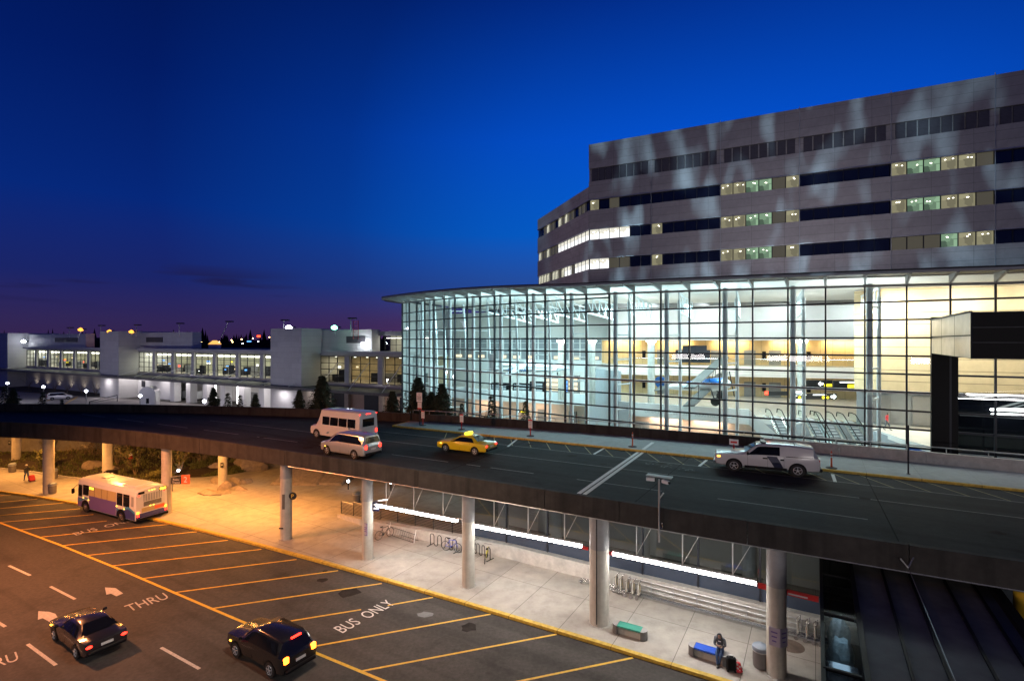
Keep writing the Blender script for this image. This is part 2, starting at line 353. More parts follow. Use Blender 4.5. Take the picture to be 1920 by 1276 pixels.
# ------------------------------------------------------------------ camera, sky
cam=bpy.data.cameras.new('camera'); cam.sensor_width=36; cam.lens=36*F/1920; cam.clip_end=6000; cam.clip_start=.1
co=bpy.data.objects.new('camera',cam); COL.objects.link(co); co.location=(0,0,H); co.rotation_euler=(rad(90),0,0); SC.camera=co
SC.view_settings.view_transform='Standard'; SC.view_settings.look='None'; SC.view_settings.exposure=0; SC.view_settings.gamma=1
SC.cycles.use_denoising=True
try: SC.cycles.denoiser='OPENIMAGEDENOISE'
except Exception: pass
SC.cycles.max_bounces=7; SC.cycles.diffuse_bounces=3; SC.cycles.glossy_bounces=3; SC.cycles.transparent_max_bounces=24; SC.cycles.transmission_bounces=4
SC.cycles.sample_clamp_indirect=4; SC.cycles.caustics_reflective=False; SC.cycles.caustics_refractive=False; SC.cycles.use_light_tree=True
w=bpy.data.worlds.new('World'); SC.world=w; w.use_nodes=True; nt=w.node_tree; L=nt.links
bg=nt.nodes['Background']; bg.inputs['Strength'].default_value=1.3
tc=nt.nodes.new('ShaderNodeTexCoord'); sep=nt.nodes.new('ShaderNodeSeparateXYZ'); L.new(tc.outputs['Generated'],sep.inputs[0])
def mth(op,a,b=None):
    n=nt.nodes.new('ShaderNodeMath'); n.operation=op
    for i,k in enumerate((a,b)):
        if k is None: continue
        if isinstance(k,(int,float)): n.inputs[i].default_value=k
        else: L.new(k,n.inputs[i])
    return n.outputs[0]
def vdot(d):
    n=nt.nodes.new('ShaderNodeVectorMath'); n.operation='DOT_PRODUCT'; L.new(tc.outputs['Generated'],n.inputs[0]); n.inputs[1].default_value=d; return n.outputs['Value']
def mixc(fac,a,b,mode='MIX'):
    n=nt.nodes.new('ShaderNodeMix'); n.data_type='RGBA'; n.blend_type=mode
    for s_,k in ((0,fac),(6,a),(7,b)):
        if isinstance(k,(int,float)): n.inputs[s_].default_value=k
        elif isinstance(k,tuple): n.inputs[s_].default_value=(*k,1)
        else: L.new(k,n.inputs[s_])
    return n.outputs[2]
elev=sep.outputs[2]
dark=_ramp(nt,elev,[(0,(.028,.014,.055)),(.035,(.023,.015,.072)),(.10,(.0080,.014,.105)),(.22,(.0012,.016,.150)),(.40,(.0003,.0085,.098)),(.62,(.0002,.0040,.046)),(1,(.0002,.002,.02))])
brt=_ramp(nt,elev,[(0,(.075,.022,.078)),(.035,(.060,.028,.105)),(.10,(.016,.060,.26)),(.20,(.0010,.085,.45)),(.36,(.0006,.062,.46)),(.60,(.0004,.014,.17)),(1,(.0003,.003,.04))])
g=vdot(Vector((.33,.92,.20)).normalized()[:]); g=_ramp(nt,g,[(.60,(0,0,0)),(.80,(.28,.28,.28)),(.93,(.8,.8,.8)),(1,(1,1,1))])
sky=mixc(g,dark,brt)
# thin dark cloud streaks low in the sky
mp=nt.nodes.new('ShaderNodeMapping'); mp.inputs['Scale'].default_value=(3.0,3.0,34); mp.inputs['Location'].default_value=(1.7,.3,.2); L.new(tc.outputs['Generated'],mp.inputs[0])
nz=nt.nodes.new('ShaderNodeTexNoise'); nz.inputs['Scale'].default_value=1; nz.inputs['Detail'].default_value=5; L.new(mp.outputs[0],nz.inputs[0])
cl=_ramp(nt,nz.outputs['Fac'],[(.45,(0,0,0)),(.55,(1,1,1))]); lo=_ramp(nt,elev,[(.045,(0,0,0)),(.075,(1,1,1)),(.10,(1,1,1)),(.13,(0,0,0))])
lf=_ramp(nt,sep.outputs[0],[(0,(0,0,0)),(.01,(0,0,0)),(.011,(0,0,0))])
west=_ramp(nt,mth('MULTIPLY_ADD',sep.outputs[0],.5),[(0,(1,1,1)),(.37,(1,1,1)),(.43,(0,0,0))]) if False else _ramp(nt,mth('ADD',sep.outputs[0],1.0),[(.3,(1,1,1)),(.50,(1,1,1)),(.64,(0,0,0))])
fac=mixc(1.0,mixc(1.0,cl,lo,'MULTIPLY'),west,'MULTIPLY')
sky=mixc(mth('MULTIPLY',fac,.85),sky,(.010,.009,.05))
ns=nt.nodes.new('ShaderNodeTexSky'); ns.sky_type='NISHITA'; ns.sun_disc=False; ns.sun_elevation=rad(-3); ns.sun_rotation=rad(200)
sky=mixc(1.0,sky,mixc(1.0,ns.outputs[0],(.003,.003,.003),'MULTIPLY'),'ADD')
L.new(sky,bg.inputs[0])
# ------------------------------------------------------------------ ground, road, pavements
def struct(mb,name,**k): return mb.build(name,kind='structure',**k)
m=MB(); m.quad((-900,-200,-.04),(900,-200,-.04),(900,1500,-.04),(-900,1500,-.04),'ground'); struct(m,'ground')
xs=arr(-62,26,60); kerb=pl(cC,xs)
inner=offs(kerb,-.14)
m=MB(); near=[V(p.x-34,p.y-70,0) if False else V(p.x*1.0-30,-8,0) for p in kerb]
m.strip(near,[V(p.x,p.y,0) for p in inner],'asphalt'); struct(m,'lower_road')
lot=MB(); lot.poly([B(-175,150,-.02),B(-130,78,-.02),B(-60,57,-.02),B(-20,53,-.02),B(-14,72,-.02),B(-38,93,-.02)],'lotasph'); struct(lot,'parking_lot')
m=MB(); back=[]
m.strip([V(p.x,p.y,.15) for p in kerb],[B(*q) for q in [(x+12,cC(x)+22,.15/S) for x in xs]],'walk'); 
m.strip([V(p.x,p.y,-.02) for p in kerb],[V(p.x,p.y,.15) for p in kerb],'walk'); struct(m,'lower_sidewalk')
m=MB(); top0=[V(p.x,p.y,.154) for p in inner]; top1=[V(p.x,p.y,.156) for p in offs(kerb,.12)]
m.strip([V(p.x,p.y,.0) for p in inner],top0,'ykerb'); m.strip(top0,top1,'ykerb'); struct(m,'kerb')
# lower road paint: every line its own sheet, 4 mm up
def line(mb,a,b,w,mt,z):
    d=(b-a).normalized(); n=V(-d.y,d.x,0)*w/2; mb.quad(V(*(a-n)[:2],z),V(*(b-n)[:2],z),V(*(b+n)[:2],z),V(*(a+n)[:2],z),mt)
stalls=[((0,928.5),(21,927)),((0,940.8),(70,935)),((0,952.5),(125,941.7)),((0,965.5),(150,953)),((0,978.5),(175,964)),((37,992.5),(200,976)),((73,1006.5),(317,982)),((117,1022),(369,996)),((162,1040.6),(427,1012)),((210,1060),(490,1029)),((267,1083.7),(556,1048)),((327,1110),(634,1069)),((397,1140),(716,1093)),((478,1174),(677,1142)),((727,1134),(812,1119)),((582,1212),(919.7,1150.5)),((673.6,1258),(1044,1188)),((800,1312),(1187,1232)),((-60,971),(60,960))]
m=MB()
for a,b in stalls: line(m,PZ(*a),PZ(*b),.13,'ypaint',.004)
struct(m,'stall_marking')
m=MB(); lp=[PZ(*p) for p in ((-130,936),(0,979.5),(110,1020),(240,1073),(397,1140.5),(582,1219),(720,1276),(900,1352))]
for a,b in zip(lp,lp[1:]): line(m,a,b,.17,'ypaint',.008)
struct(m,'edge_line_marking')
m=MB()
for a,b in (((16.7,1059.7),(56.8,1078)),((94.5,1098.7),(141,1122.5)),((302,1213),(374,1253)),((-30,1150),(10,1174)),((51.8,1206.6),(105,1246)),((-60,1024),(-28,1039))): line(m,PZ(*a),PZ(*b),.15,'wworn',.004)
struct(m,'lane_dash_marking')
m=MB()
for pts in ([(196.8,1100.4),(216.6,1101.6),(231,1111.6),(218.3,1117),(208,1112),(199.4,1114)],[(72,1145),(92,1146),(104,1150),(110,1160),(94,1165.5),(80,1158),(71,1161)]):
    m.poly([PZ(*p)+V(0,0,.004) for p in pts],'wworn')
struct(m,'arrow_marking')
def roadtext(txt,a,b,h,mt,z=.004,zl=0):   # lettering from pixel a to b, tops towards -T
    p,q=PZ(*a,zl),PZ(*b,zl); x=(q-p); up=V(-x.y,x.x,0).normalized(); vs,_=txtmesh(txt); w0=max(v.x for v in vs)-min(v.x for v in vs)
    mx=frameM((p+q)/2+V(0,0,z),x,up); sx=x.length/w0; k=MB(); k.M=mx@Matrix.Diagonal((sx,h,1,1)); k.text(txt,1,mt,Matrix.Identity(4)); return k
# gaps of the stencil are cut by narrow asphalt strips in the letters' own shapes
k=roadtext('BUS  ONLY',(643,1186),(742,1131),1.25,'wpaint'); struct(k,'bus_only_marking')
k=roadtext('BUS  ONLY',(143,1003),(262,973),1.25,'wworn'); struct(k,'bus_only_marking')
k=roadtext('THRU',(243,1146),(318,1120),1.5,'wworn'); struct(k,'thru_marking')
k=roadtext('THRU',(-62,1270),(36,1236),1.5,'wworn'); struct(k,'thru_marking')
m=MB()      # dark tyre and oil stains, an old light patch
rn=random.Random(5)
for u,v,r,mt in ((604,1087,.35,'frame'),(655,1110,.7,'frame'),(610,1070,.2,'frame'),(880,1175,.5,'frame')):
    c=PZ(u,v); m.poly([c+V(math.cos(t)*r*rn.uniform(.7,1.2),math.sin(t)*r*rn.uniform(.5,1),.003) for t in arr(0,5.6,11)],MT['stain'] if 'stain' in MT else MT.setdefault('stain',mat('oil_stain',(.034,.031,.029),.9,var=.3,spec=.05)))
c=PZ(798,1151); m.poly([c+V(math.cos(t)*.5*rn.uniform(.8,1.1),math.sin(t)*.3*rn.uniform(.8,1.1),.003) for t in arr(0,5.6,13)],MT.setdefault('patch',mat('spill_grey',(.13,.135,.14),.5,var=.2)))
struct(m,'road_stain')
# ------------------------------------------------------------------ planting bed terrain behind the plaza
edge=[(-90,876,0),(0,878.7,0),(60,885.5,0),(107,893,0),(173,900.7,0),(235,905,0),(296,907,0),(322,899.5,0),(347,895,0),(380,894,0),(404,891,0),(433,889,0),(465,883,0)]
eb=[PZ(u,v,.15) for u,v,_ in edge]
m=MB(); rows=[]
for j in range(9):
    t=j/8; row=[]
    for i,p in enumerate(eb):
        hgt=.12+t*2.9*(1-.45*max(0,(i-8)/4))+.35*noise.noise(V(p.x*.22,j*.6,1)) *(t>0)
        q=p+N3*(t*13)+T3*(-t*3); row.append(V(q.x,q.y,.15+hgt if j else .17))
    rows.append(row)
for a,b in zip(rows,rows[1:]): m.strip(a,b,'soil',True)
m.build('planting_bed',kind='structure')
def bedz(x,y):
    best=min(((q.x-x)**2+(q.y-y)**2,q.z) for r in rows for q in r); return best[1]
m=MB(); ek=eb[:7]
for a,b in zip(ek,ek[1:]): m.wall(a,b,.15,.32,.16,'concw')
struct(m,'bed_edging_kerb')
m=MB(); rn=random.Random(11)
for _ in range(12000):
    i=rn.randrange(len(eb)-1); s_=rn.random(); t=rn.random()**1.4*.8; a=rows[0][i].lerp(rows[0][i+1],s_); p=a+N3*(t*13)+T3*(-t*3)
    if noise.noise(V(p.x*.3,p.y*.3,0))<-.22: continue
    jj=t*8; j=int(jj); z=rows[j][i].lerp(rows[j][i+1],s_).z*(1-jj+j)+rows[min(8,j+1)][i].lerp(rows[min(8,j+1)][i+1],s_).z*(jj-j)
    h=rn.uniform(.12,.34); d=rn.uniform(0,6.28); wv=V(math.cos(d),math.sin(d),0)*rn.uniform(.05,.12); lean=V(rn.uniform(-.15,.15),rn.uniform(-.15,.15),h)
    c=V(p.x,p.y,z-.02); m.add([c-wv,c+wv,c+lean],[(0,1,2)],'grass')
m.build('ground_cover',kind='stuff',label='low olive green ground cover on the planted bank')
m=MB(); rn=random.Random(12)
for _ in range(7000):
    i=rn.randrange(len(eb)-1); s_=rn.random(); t=rn.uniform(.36,1.0); a=rows[0][i].lerp(rows[0][i+1],s_); p=a+N3*(t*13)+T3*(-t*3); j=min(7,int(t*8)); z=rows[j][i].z
    if noise.noise(V(p.x*.35,p.y*.35,4))<-.12: continue
    h=rn.uniform(.5,1.9); q=V(p.x,p.y,z); k=q+V(rn.uniform(-.5,.5),rn.uniform(-.5,.5),h); wv=V(.014,.006,0); m.add([q-wv,q+wv,k],[(0,1,2)],'bark')
    for _2 in range(2):
        c=q.lerp(k,rn.uniform(.4,1)); d=V(rn.uniform(-1,1),rn.uniform(-1,1),rn.uniform(-.6,.6)).normalized()*rn.uniform(.06,.13); e_=d.cross(V(rn.uniform(-1,1),.3,1)).normalized()*.05; m.add([c-d,c-e_,c+d,c+e_],[(0,1,2,3)],'leaf')
m.build('undergrowth',kind='stuff',label='dense twiggy undergrowth at the back of the planted bank')
# ------------------------------------------------------------------ elevated road
ZB,ZD,ZW=6.1,6.47,6.62       # soffit, road surface, pavement on the deck
xn=arr(-75,30,80); near=pl(cN,xn); 
def fpar(p):                  # far parapet points paired with the near ones
    d=N3*16.5*S; q=p+d
    return q
far=[]
for p in near:
    x=p.x/S+5.2+ (0 if p.x/S>-20 else (p.x/S+20)*-.12); far.append(B(x,cP(x)))
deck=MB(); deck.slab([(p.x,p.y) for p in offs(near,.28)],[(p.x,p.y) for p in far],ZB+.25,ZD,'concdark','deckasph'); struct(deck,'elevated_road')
xf=arr(-10.4,36,50); fc=pl(cF,xf); fw=[]
for i,x in enumerate(xf):
    q=x+2.05 if i else -9.4; fw.append(B(q,cP(q)))
m=MB(); m.slab([(p.x,p.y) for p in fc],[(p.x,p.y) for p in fw],ZD,ZW,'walkup'); struct(m,'upper_sidewalk')
m=MB(); o1=offs(fc,-.03); o2=offs(fc,.16)
m.strip([V(p.x,p.y,ZD+.002) for p in o1],[V(p.x,p.y,ZW+.004) for p in o1],'ykerb'); m.strip([V(p.x,p.y,ZW+.004) for p in o1],[V(p.x,p.y,ZW+.005) for p in o2],'ykerb')
a,b=fc[0],fw[0]; d=(b-a).normalized(); n_=V(d.y,-d.x,0)
m.quad(V(*(a-n_*.03)[:2],ZD),V(*(b-n_*.03)[:2],ZD),V(*(b-n_*.03)[:2],ZW+.006),V(*(a-n_*.03)[:2],ZW+.006),'ykerb'); m.quad(V(*(a-n_*.03)[:2],ZW+.006),V(*(b-n_*.03)[:2],ZW+.006),V(*(b+n_*.16)[:2],ZW+.006),V(*(a+n_*.16)[:2],ZW+.006),'ykerb')
struct(m,'upper_kerb')
# deck paint
def offline(f,x0,x1,off,w,mt,z,n=40,name=None):
    p=offs(pl(f,arr(x0,x1,n)),off); k=MB(); k.strip([V(q.x,q.y,z) for q in offs(p,-w/2)],[V(q.x,q.y,z) for q in offs(p,w/2)],mt); return struct(k,name)
offline(cF,-11,36,-2.75,.11,'wpale',ZD+.004,name='parking_lane_line')
offline(cF,-26,36,-6.2,.11,'wpale',ZD+.004,name='lane_line')
for x0 in (-40,-34,-28,-22,-16,-10,-4,1.2,7.5,13.8): offline(cF,x0,x0+(4 if x0<13 else 5.2),-10.3,.12,'wpale',ZD+.004,6,'lane_dash')
m=MB(); fcl=pl(cF,arr(-6,36,300)); acc=0; last=fcl[0]
L1=offs(fcl,-2.7); cum=[0]
for a,b in zip(fcl,fcl[1:]): cum.append(cum[-1]+(b-a).length)
def atlen(P_,s_):
    import bisect
    i=max(0,min(len(P_)-2,bisect.bisect(cum,s_)-1)); t=(s_-cum[i])/(cum[i+1]-cum[i]); return P_[i].lerp(P_[i+1],t)
s_=1.0
while s_<cum[-1]-3:
    line(m,atlen(offs(fcl,-.1),s_),atlen(L1,s_+1.55),.075,'hatch',ZD+.003); s_+=1.8
struct(m,'hatch_marking')
m=MB()
for a,b in (((969.5,823),(952,837)),((1133.5,839.4),(1113.5,851)),((1325,862),(1311,873.5)),((1561,888.5),(1566,903))): line(m,PZ(*a,ZD),PZ(*b,ZD),.2,'wpaint',ZD+.008)
struct(m,'bay_tick_marking')
m=MB()
for o_ in (-.26,.10):
    a=PZ(1203,847.5,ZD)+T3*o_; b=PZ(1090,928,ZD)+T3*o_; line(m,a,b,.26,'wpaint',ZD+.010)
a=PZ(1206,842,ZW); b=PZ(1224.5,828.6,ZW); line(m,a,b,.28,'wpaint',ZW+.009)
struct(m,'stop_line_marking')
m=MB(); rn=random.Random(2)          # nearly worn away lettering in front of the van bay
for i,(u,v) in enumerate(((1243,853),(1282,858),(1318,863),(1221,868),(1255,873),(1290,880))):
    c=PZ(u,v,ZD)
    for q in range(9): 
        d=V(rn.uniform(-.5,.5),rn.uniform(-.5,.5),0); line(m,c+d,c+d+V(rn.uniform(-.3,.3),rn.uniform(-.3,.3),0),.07,'hatchw' if 'hatchw' in MT else MT.setdefault('hatchw',mat('paint_ghost',(.125,.13,.135),.8,var=.4,scale=9)),ZD+.005)
struct(m,'worn_marking')
m=MB()
for x in (-63,-51,-39.4,-27.8,-14.2,-5.0,4.6,13.4,22): 
    a=B(x,cN(x)); b=min(far,key=lambda q:abs((q-a).dot(T3))); line(m,a+N3*.4,V(b.x,b.y,0)-N3*.3,.06,MT.setdefault('jointfill',mat('joint_filler',(.012,.012,.012),.95,var=0,spec=.05)),ZD+.0065)
struct(m,'deck_joint')
m=MB(); rn=random.Random(14)
for i in range(26):
    x=rn.uniform(-20,26); p=B(x,cF(x))-N3*rn.uniform(1,14); r=rn.uniform(.12,.5); m.poly([V(p.x+math.cos(t)*r*rn.uniform(.7,1.4),p.y+math.sin(t)*r*rn.uniform(.5,1),ZD+.0055) for t in arr(0,5.6,9)],MT['stain'])
struct(m,'deck_stain')
# raised planting terrace behind the far parapet
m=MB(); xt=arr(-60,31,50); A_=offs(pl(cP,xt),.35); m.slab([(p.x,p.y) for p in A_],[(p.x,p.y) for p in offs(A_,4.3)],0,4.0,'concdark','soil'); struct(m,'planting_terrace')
# near parapet: precast panels with open joints
par=thing('parapet_wall','dark stained precast concrete parapet along the near edge of the elevated road','parapet wall')
def ztop(x): return 7.2 if x>-12 else 7.2+.42*min(1,(-12-x)/28)
bx=[-75,-69,-63,-57,-51,-45.2,-39.4,-33.6,-27.8,-21.6,-14.2,-9.2,-5.0,1.5,4.6,9.0,13.4,17.5,22,30]
for x0,x1 in zip(bx,bx[1:]):
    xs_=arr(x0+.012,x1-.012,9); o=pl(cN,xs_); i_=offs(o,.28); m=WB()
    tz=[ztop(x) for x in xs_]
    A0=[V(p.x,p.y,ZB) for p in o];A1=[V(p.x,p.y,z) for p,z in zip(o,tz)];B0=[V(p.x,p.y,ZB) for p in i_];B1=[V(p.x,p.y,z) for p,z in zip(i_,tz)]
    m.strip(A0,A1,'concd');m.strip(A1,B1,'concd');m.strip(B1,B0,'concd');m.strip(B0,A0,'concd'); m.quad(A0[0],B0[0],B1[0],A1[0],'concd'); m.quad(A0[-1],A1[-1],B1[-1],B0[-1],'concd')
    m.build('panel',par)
m=WB(); o=pl(cN,arr(-14,17,40)); o=offs(o,.03)        # bright drip edge under the panels
m.tube([V(p.x,p.y,ZB-.03) for p in o],.035,'galv',6); m.build('drip_rail',par)
# far parapet and handrail
fp=thing('parapet_wall','low concrete parapet with steel handrail in front of the glass hall','parapet wall')
fx=arr(-9.2,40,14)
for x0,x1 in zip(fx,fx[1:]):
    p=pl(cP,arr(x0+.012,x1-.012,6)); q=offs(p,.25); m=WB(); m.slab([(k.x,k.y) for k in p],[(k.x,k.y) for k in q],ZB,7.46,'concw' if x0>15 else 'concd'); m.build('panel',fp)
rail=[V(p.x,p.y,7.84) for p in offs(pl(cP,arr(-9,40,60)),.12)]
m=WB(); m.tube(rail,.045,'galv',8); m.build('handrail',fp)
for x in arr(-9,40,32):
    p=offs(pl(cP,[x-.1,x+.1]),.12)[0]; m=WB(); m.tube([V(p.x,p.y,7.46),V(p.x,p.y,7.82)],.03,'galv',6); m.build('rail_post',fp)
fp2=thing('parapet_wall','long dark concrete parapet on the far edge of the elevated road beside the parking lot','parapet wall')
fx=arr(-75,-9.3,13)
for x0,x1 in zip(fx,fx[1:]):
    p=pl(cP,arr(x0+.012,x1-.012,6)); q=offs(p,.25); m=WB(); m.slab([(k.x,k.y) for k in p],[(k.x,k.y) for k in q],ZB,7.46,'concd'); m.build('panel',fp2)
# ------------------------------------------------------------------ columns
def column(u,v,d,label,mt='conc',cut=None,xy=None,slot=False,zt=ZB+.2):
    p=PZ(u,v,.15) if xy is None else B(*xy); r=d/2; p=p+N3*r*.6 if xy is None else p
    t=thing('concrete_column',label,'column',(p.x,p.y,.15),0,'columns carrying the elevated road'); m=MB()
    if cut: 
        m.lathe((0,0,0),[(r,0),(r,cut-.15)],mt,28); m.build('shaft',t); k=MB(); k.lathe((0,0,0),[(r+.003,cut-.15),(r+.003,zt-.15)],'colup',28); k.build('shaded_top',t)  # upper shaft coloured darker: shade above the tube lights' cutoff
    else: m.lathe((0,0,0),[(r,0),(r,zt-.15)],mt,28); m.build('shaft',t)
    k=MB(); k.lathe((0,0,-.001),[(r+.13,.002),(r+.12,.008),(r+.02,.009)],MT.setdefault('dirt',mat('grime_ring',(.36,.345,.32),.85,var=.35,scale=5)),24); k.build('base_collar',t)
    if slot:
        k=MB(); d_=V(-.42,-.9,0).normalized()*(r-.004); k.box((d_.x,d_.y,(zt)/2),(.05,.05,zt-.3),'frame'); k.build('expansion_joint',t)
    return t
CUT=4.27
CO={}
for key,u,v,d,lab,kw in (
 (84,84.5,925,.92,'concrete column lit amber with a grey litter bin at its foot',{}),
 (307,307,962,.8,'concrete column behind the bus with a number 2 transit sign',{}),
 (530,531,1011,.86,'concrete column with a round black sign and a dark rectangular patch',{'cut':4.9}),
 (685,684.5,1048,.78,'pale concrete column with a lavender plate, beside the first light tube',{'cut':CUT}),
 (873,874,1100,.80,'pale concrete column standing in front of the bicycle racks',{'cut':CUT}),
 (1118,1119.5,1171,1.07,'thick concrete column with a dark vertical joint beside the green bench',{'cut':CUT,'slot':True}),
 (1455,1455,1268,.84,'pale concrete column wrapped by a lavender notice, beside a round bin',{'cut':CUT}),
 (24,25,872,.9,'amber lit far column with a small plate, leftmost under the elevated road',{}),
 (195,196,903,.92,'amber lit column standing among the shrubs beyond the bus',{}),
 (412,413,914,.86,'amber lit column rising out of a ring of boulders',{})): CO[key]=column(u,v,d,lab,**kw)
CO['y']=column(0,0,1.15,'bright yellow painted column at the right end of the deck',mt=mat('column_yellow',(.70,.42,.03),.6,var=.06),xy=(16.55,16.3))
for x in (-46,-52,): CO[x]=column(0,0,.9,'bare amber lit column far along the plaza edge, %s'%('nearer one' if x==-46 else 'farther one'),xy=(x,cN(x)+.8))
# ------------------------------------------------------------------ lower front: ledge wall, dark glazing, railings
wl=[B(-12.57,36.9),B(-9.3,34.5),B(-.12,29.8),B(2.35,28.3),B(11.4,23.0),B(17,19.8),B(24,15.5)]
lw=thing('ledge_wall','low concrete ledge wall running under the dark lower glazing','wall',(0,0,0))
m=WB()
hs=[.25,.62,.95,.95,.95,.95,.95]
for (a,b,h0,h1) in zip(wl,wl[1:],hs,hs[1:]):
    n_=V(-(b-a).y,(b-a).x,0).normalized()*.6
    if n_.dot(N3)<0: n_=-n_
    A=[V(*p[:2],.15) for p in (a,b,b+n_,a+n_)]; Tp=[V(a.x,a.y,.15+h0),V(b.x,b.y,.15+h1),V((b+n_).x,(b+n_).y,.15+h1),V((a+n_).x,(a+n_).y,.15+h0)]
    m.add(A+Tp,[(0,1,5,4),(4,5,6,7),(2,3,7,6),(0,4,7,3),(1,2,6,5)],'concw')
m.build('concrete_base',lw)
def along(P_,d):
    for a,b in zip(P_,P_[1:]):
        l=(b-a).length
        if d<=l: return a+(b-a)*(d/l)
        d-=l
    return b
wg=[p+N3*.45 for p in wl]; g0=9.62; Lg=sum((b-a).length for a,b in zip(wl,wl[1:]))
gs=thing('lower_glazing','dark blue glazed wall of the lower level behind the light tubes','glazing')
d0=(wl[1]-wl[0]).length+8.75
bays=[d0]+[d0+3.3*i for i in range(1,12)]
for d1,d2 in zip(bays,bays[1:]):
    a,b=along(wg,d1),along(wg,d2); m=WB(); m.quad(V(a.x,a.y,1.1),V(b.x,b.y,1.1),V(b.x,b.y,2.02),V(a.x,a.y,2.02),'spand'); m.build('spandrel_pane',gs); m=WB(); m.quad(V(a.x,a.y,2.06),V(b.x,b.y,2.06),V(b.x,b.y,ZB+.24),V(a.x,a.y,ZB+.24),'lglass'); m.build('glass_pane',gs)
    m=WB(); m.box((a.x,a.y,3.6),(.09,.14,5.2),'frame',ANG); m.build('mullion',gs)
    for z in (2.05,4.55):
        m=WB(); m.bar(V(a.x,a.y,z),V(b.x,b.y,z),.09,.08,'frame'); m.build('transom',gs)
a=along(wg,bays[0]); m=WB(); m.box((a.x-.1,a.y+.05,3.6),(.3,.3,5.2),'frame',ANG); m.build('corner_post',gs)
# room behind the lower glazing
m=WB(); p,q=along(wg,d0+.1)+N3*5.5,along(wg,bays[-1])+N3*5.5; m.wall(p,q,.2,ZB+.2,.2,'plaster'); m.build('rear_wall',gs)
for i,dd in enumerate((1.5,6,12.5,19,25.5)):
    p=along(wg,d0+dd)+N3*2.6; m=WB(); m.lathe((p.x,p.y,.2),[(.42,0),(.42,ZB)],'plaster',18); m.build('inner_column',gs)
for i,dd in enumerate((14.5,20.5,24.5)):
    p=along(wg,d0+dd)+N3*5.3; q=p+T3*2.6; m=WB(); m.wall(p,q,3.7,5.2,.1,'e_shop'); m.build('lit_panel',gs)
# railings on the left part of the ledge and the ramp
rl=thing('ramp_railing','bronze slatted railing along the ramp left of the light tubes','railing'); m=None
dd=0.15; k=0
while dd<d0-1.0:
    a,b=along(wl,dd),along(wl,min(dd+1.75,d0-.3)); h=.55 if dd<2 else .95; zb=.15+.25+.0+min(.7,dd*.13)
    off_=N3*.35; m=WB(); 
    for z in (.05,.17,.29,.41,.53,.65,.77,.89): m.bar(a+off_+Z3*(zb+z),b+off_+Z3*(zb+z),.02,.035,'frame')
    m.build('slat_panel',rl); m=WB(); m.bar(a+off_+Z3*(zb-.1),a+off_+Z3*(zb+1.08),.05,.05,'frame'); m.build('post',rl)
    m=WB(); m.tube([a+off_+Z3*(zb+1.1),b+off_+Z3*(zb+1.1)],.03,'galv',6); m.build('handrail',rl); dd+=1.75
# stainless cart rail
cr=thing('cart_rail','long stainless luggage cart rail on posts in front of the ledge wall','rail')
a,b=PZ(1178,1112,.15),PZ(1560,1212,.15); n_=V(-(b-a).y,(b-a).x,0).normalized(); n_=n_ if n_.dot(N3)>0 else -n_
m=WB(); m.bar(a+Z3*.06,b+Z3*.06,.34,.10,'chrome'); m.bar(a+Z3*.13+n_*.13,b+Z3*.13+n_*.13,.05,.06,'chrome'); m.build('floor_channel',cr)
for z in (.30,.58,.86): m=WB(); m.tube([a+n_*.3+Z3*z,b+n_*.3+Z3*z],.026,'galv',6); m.build('rail_tube',cr)
for i in range(9): p=a.lerp(b,i/8)+n_*.3; m=WB(); m.bar(p,p+Z3*.88,.05,.05,'galv'); m.build('rail_post',cr)
# fluorescent tube runs hung between the columns
ZS=3.95
def tuberun(u0,u1,v0,v1,label):
    a=PZ(u0,v0,ZS); b=PZ(u1,v1,ZS); t=thing('light_tube_run',label,'light fixture',a,0,'fluorescent tube runs between the columns')
    d=(b-a); L_=d.length; d/=L_; n=max(2,round(L_/1.55))
    m=WB(); m.bar(a-Z3*-.11,b+Z3*.11,.16,.10,'signr' if 0 else 'galv'); m.build('housing',t)
    for i in range(n):
        p=a+d*(L_*i/n+.02);q=a+d*(L_*(i+1)/n-.02); m=WB(); m.tube([p,q],.12,'e_tube',10); m.build('tube',t)
    k=3
    for i in range(k):
        p=a+d*(L_*(i+.55)/k)+Z3*.16; m=WB(); m.tube([p,V(p.x,p.y,ZB+.2)],.032,'white',6); m.build('hanger_rod',t)
        m=WB(); m.tube([p,V(p.x,p.y,ZB+.2)+d*1.1],.014,'white',5); m.build('stay',t)
    return a,b
t1=tuberun(697,857,944,975,'short fluorescent tube run on the left, beside the ramp railing')
t2=tuberun(893,1091,984.5,1022,'fluorescent tube run above the bicycle racks')
t3=tuberun(1149,1419,1036,1092,'longest fluorescent tube run, above the luggage carts and cart rail')
rb=thing('sign_band','thin red sign band with white lettering beside the right column','sign'); a,b=PZ(1421,1096,ZS+.05),PZ(1535,1123,ZS+.05)
m=WB(); m.bar(a,b,.1,.24,'signr'); m.build('band',rb)
m=WB(); d=(b-a).normalized(); m.M=Matrix.Identity(4); mx=frameM(a.lerp(b,.66)-N3*.06-Z3*.06,d,Z3); m.M=mx; m.box((-.52,.03,.0),(.10,.10,.02),'signw'); m.box((.02,.03,0),(.8,.06,.02),'signw'); m.M=Matrix.Identity(4); m.build('lettering',rb)
for u0,v0,u1,v1 in ((1092,1025.5,1103,1028),(1137,1034,1148,1037),(883,981.5,891,983)):
    a,b=PZ(u0,v0,ZS+.05),PZ(u1,v1,ZS+.05); m=WB(); m.bar(a,b,.1,.16,'signr'); m.build('band',rb)
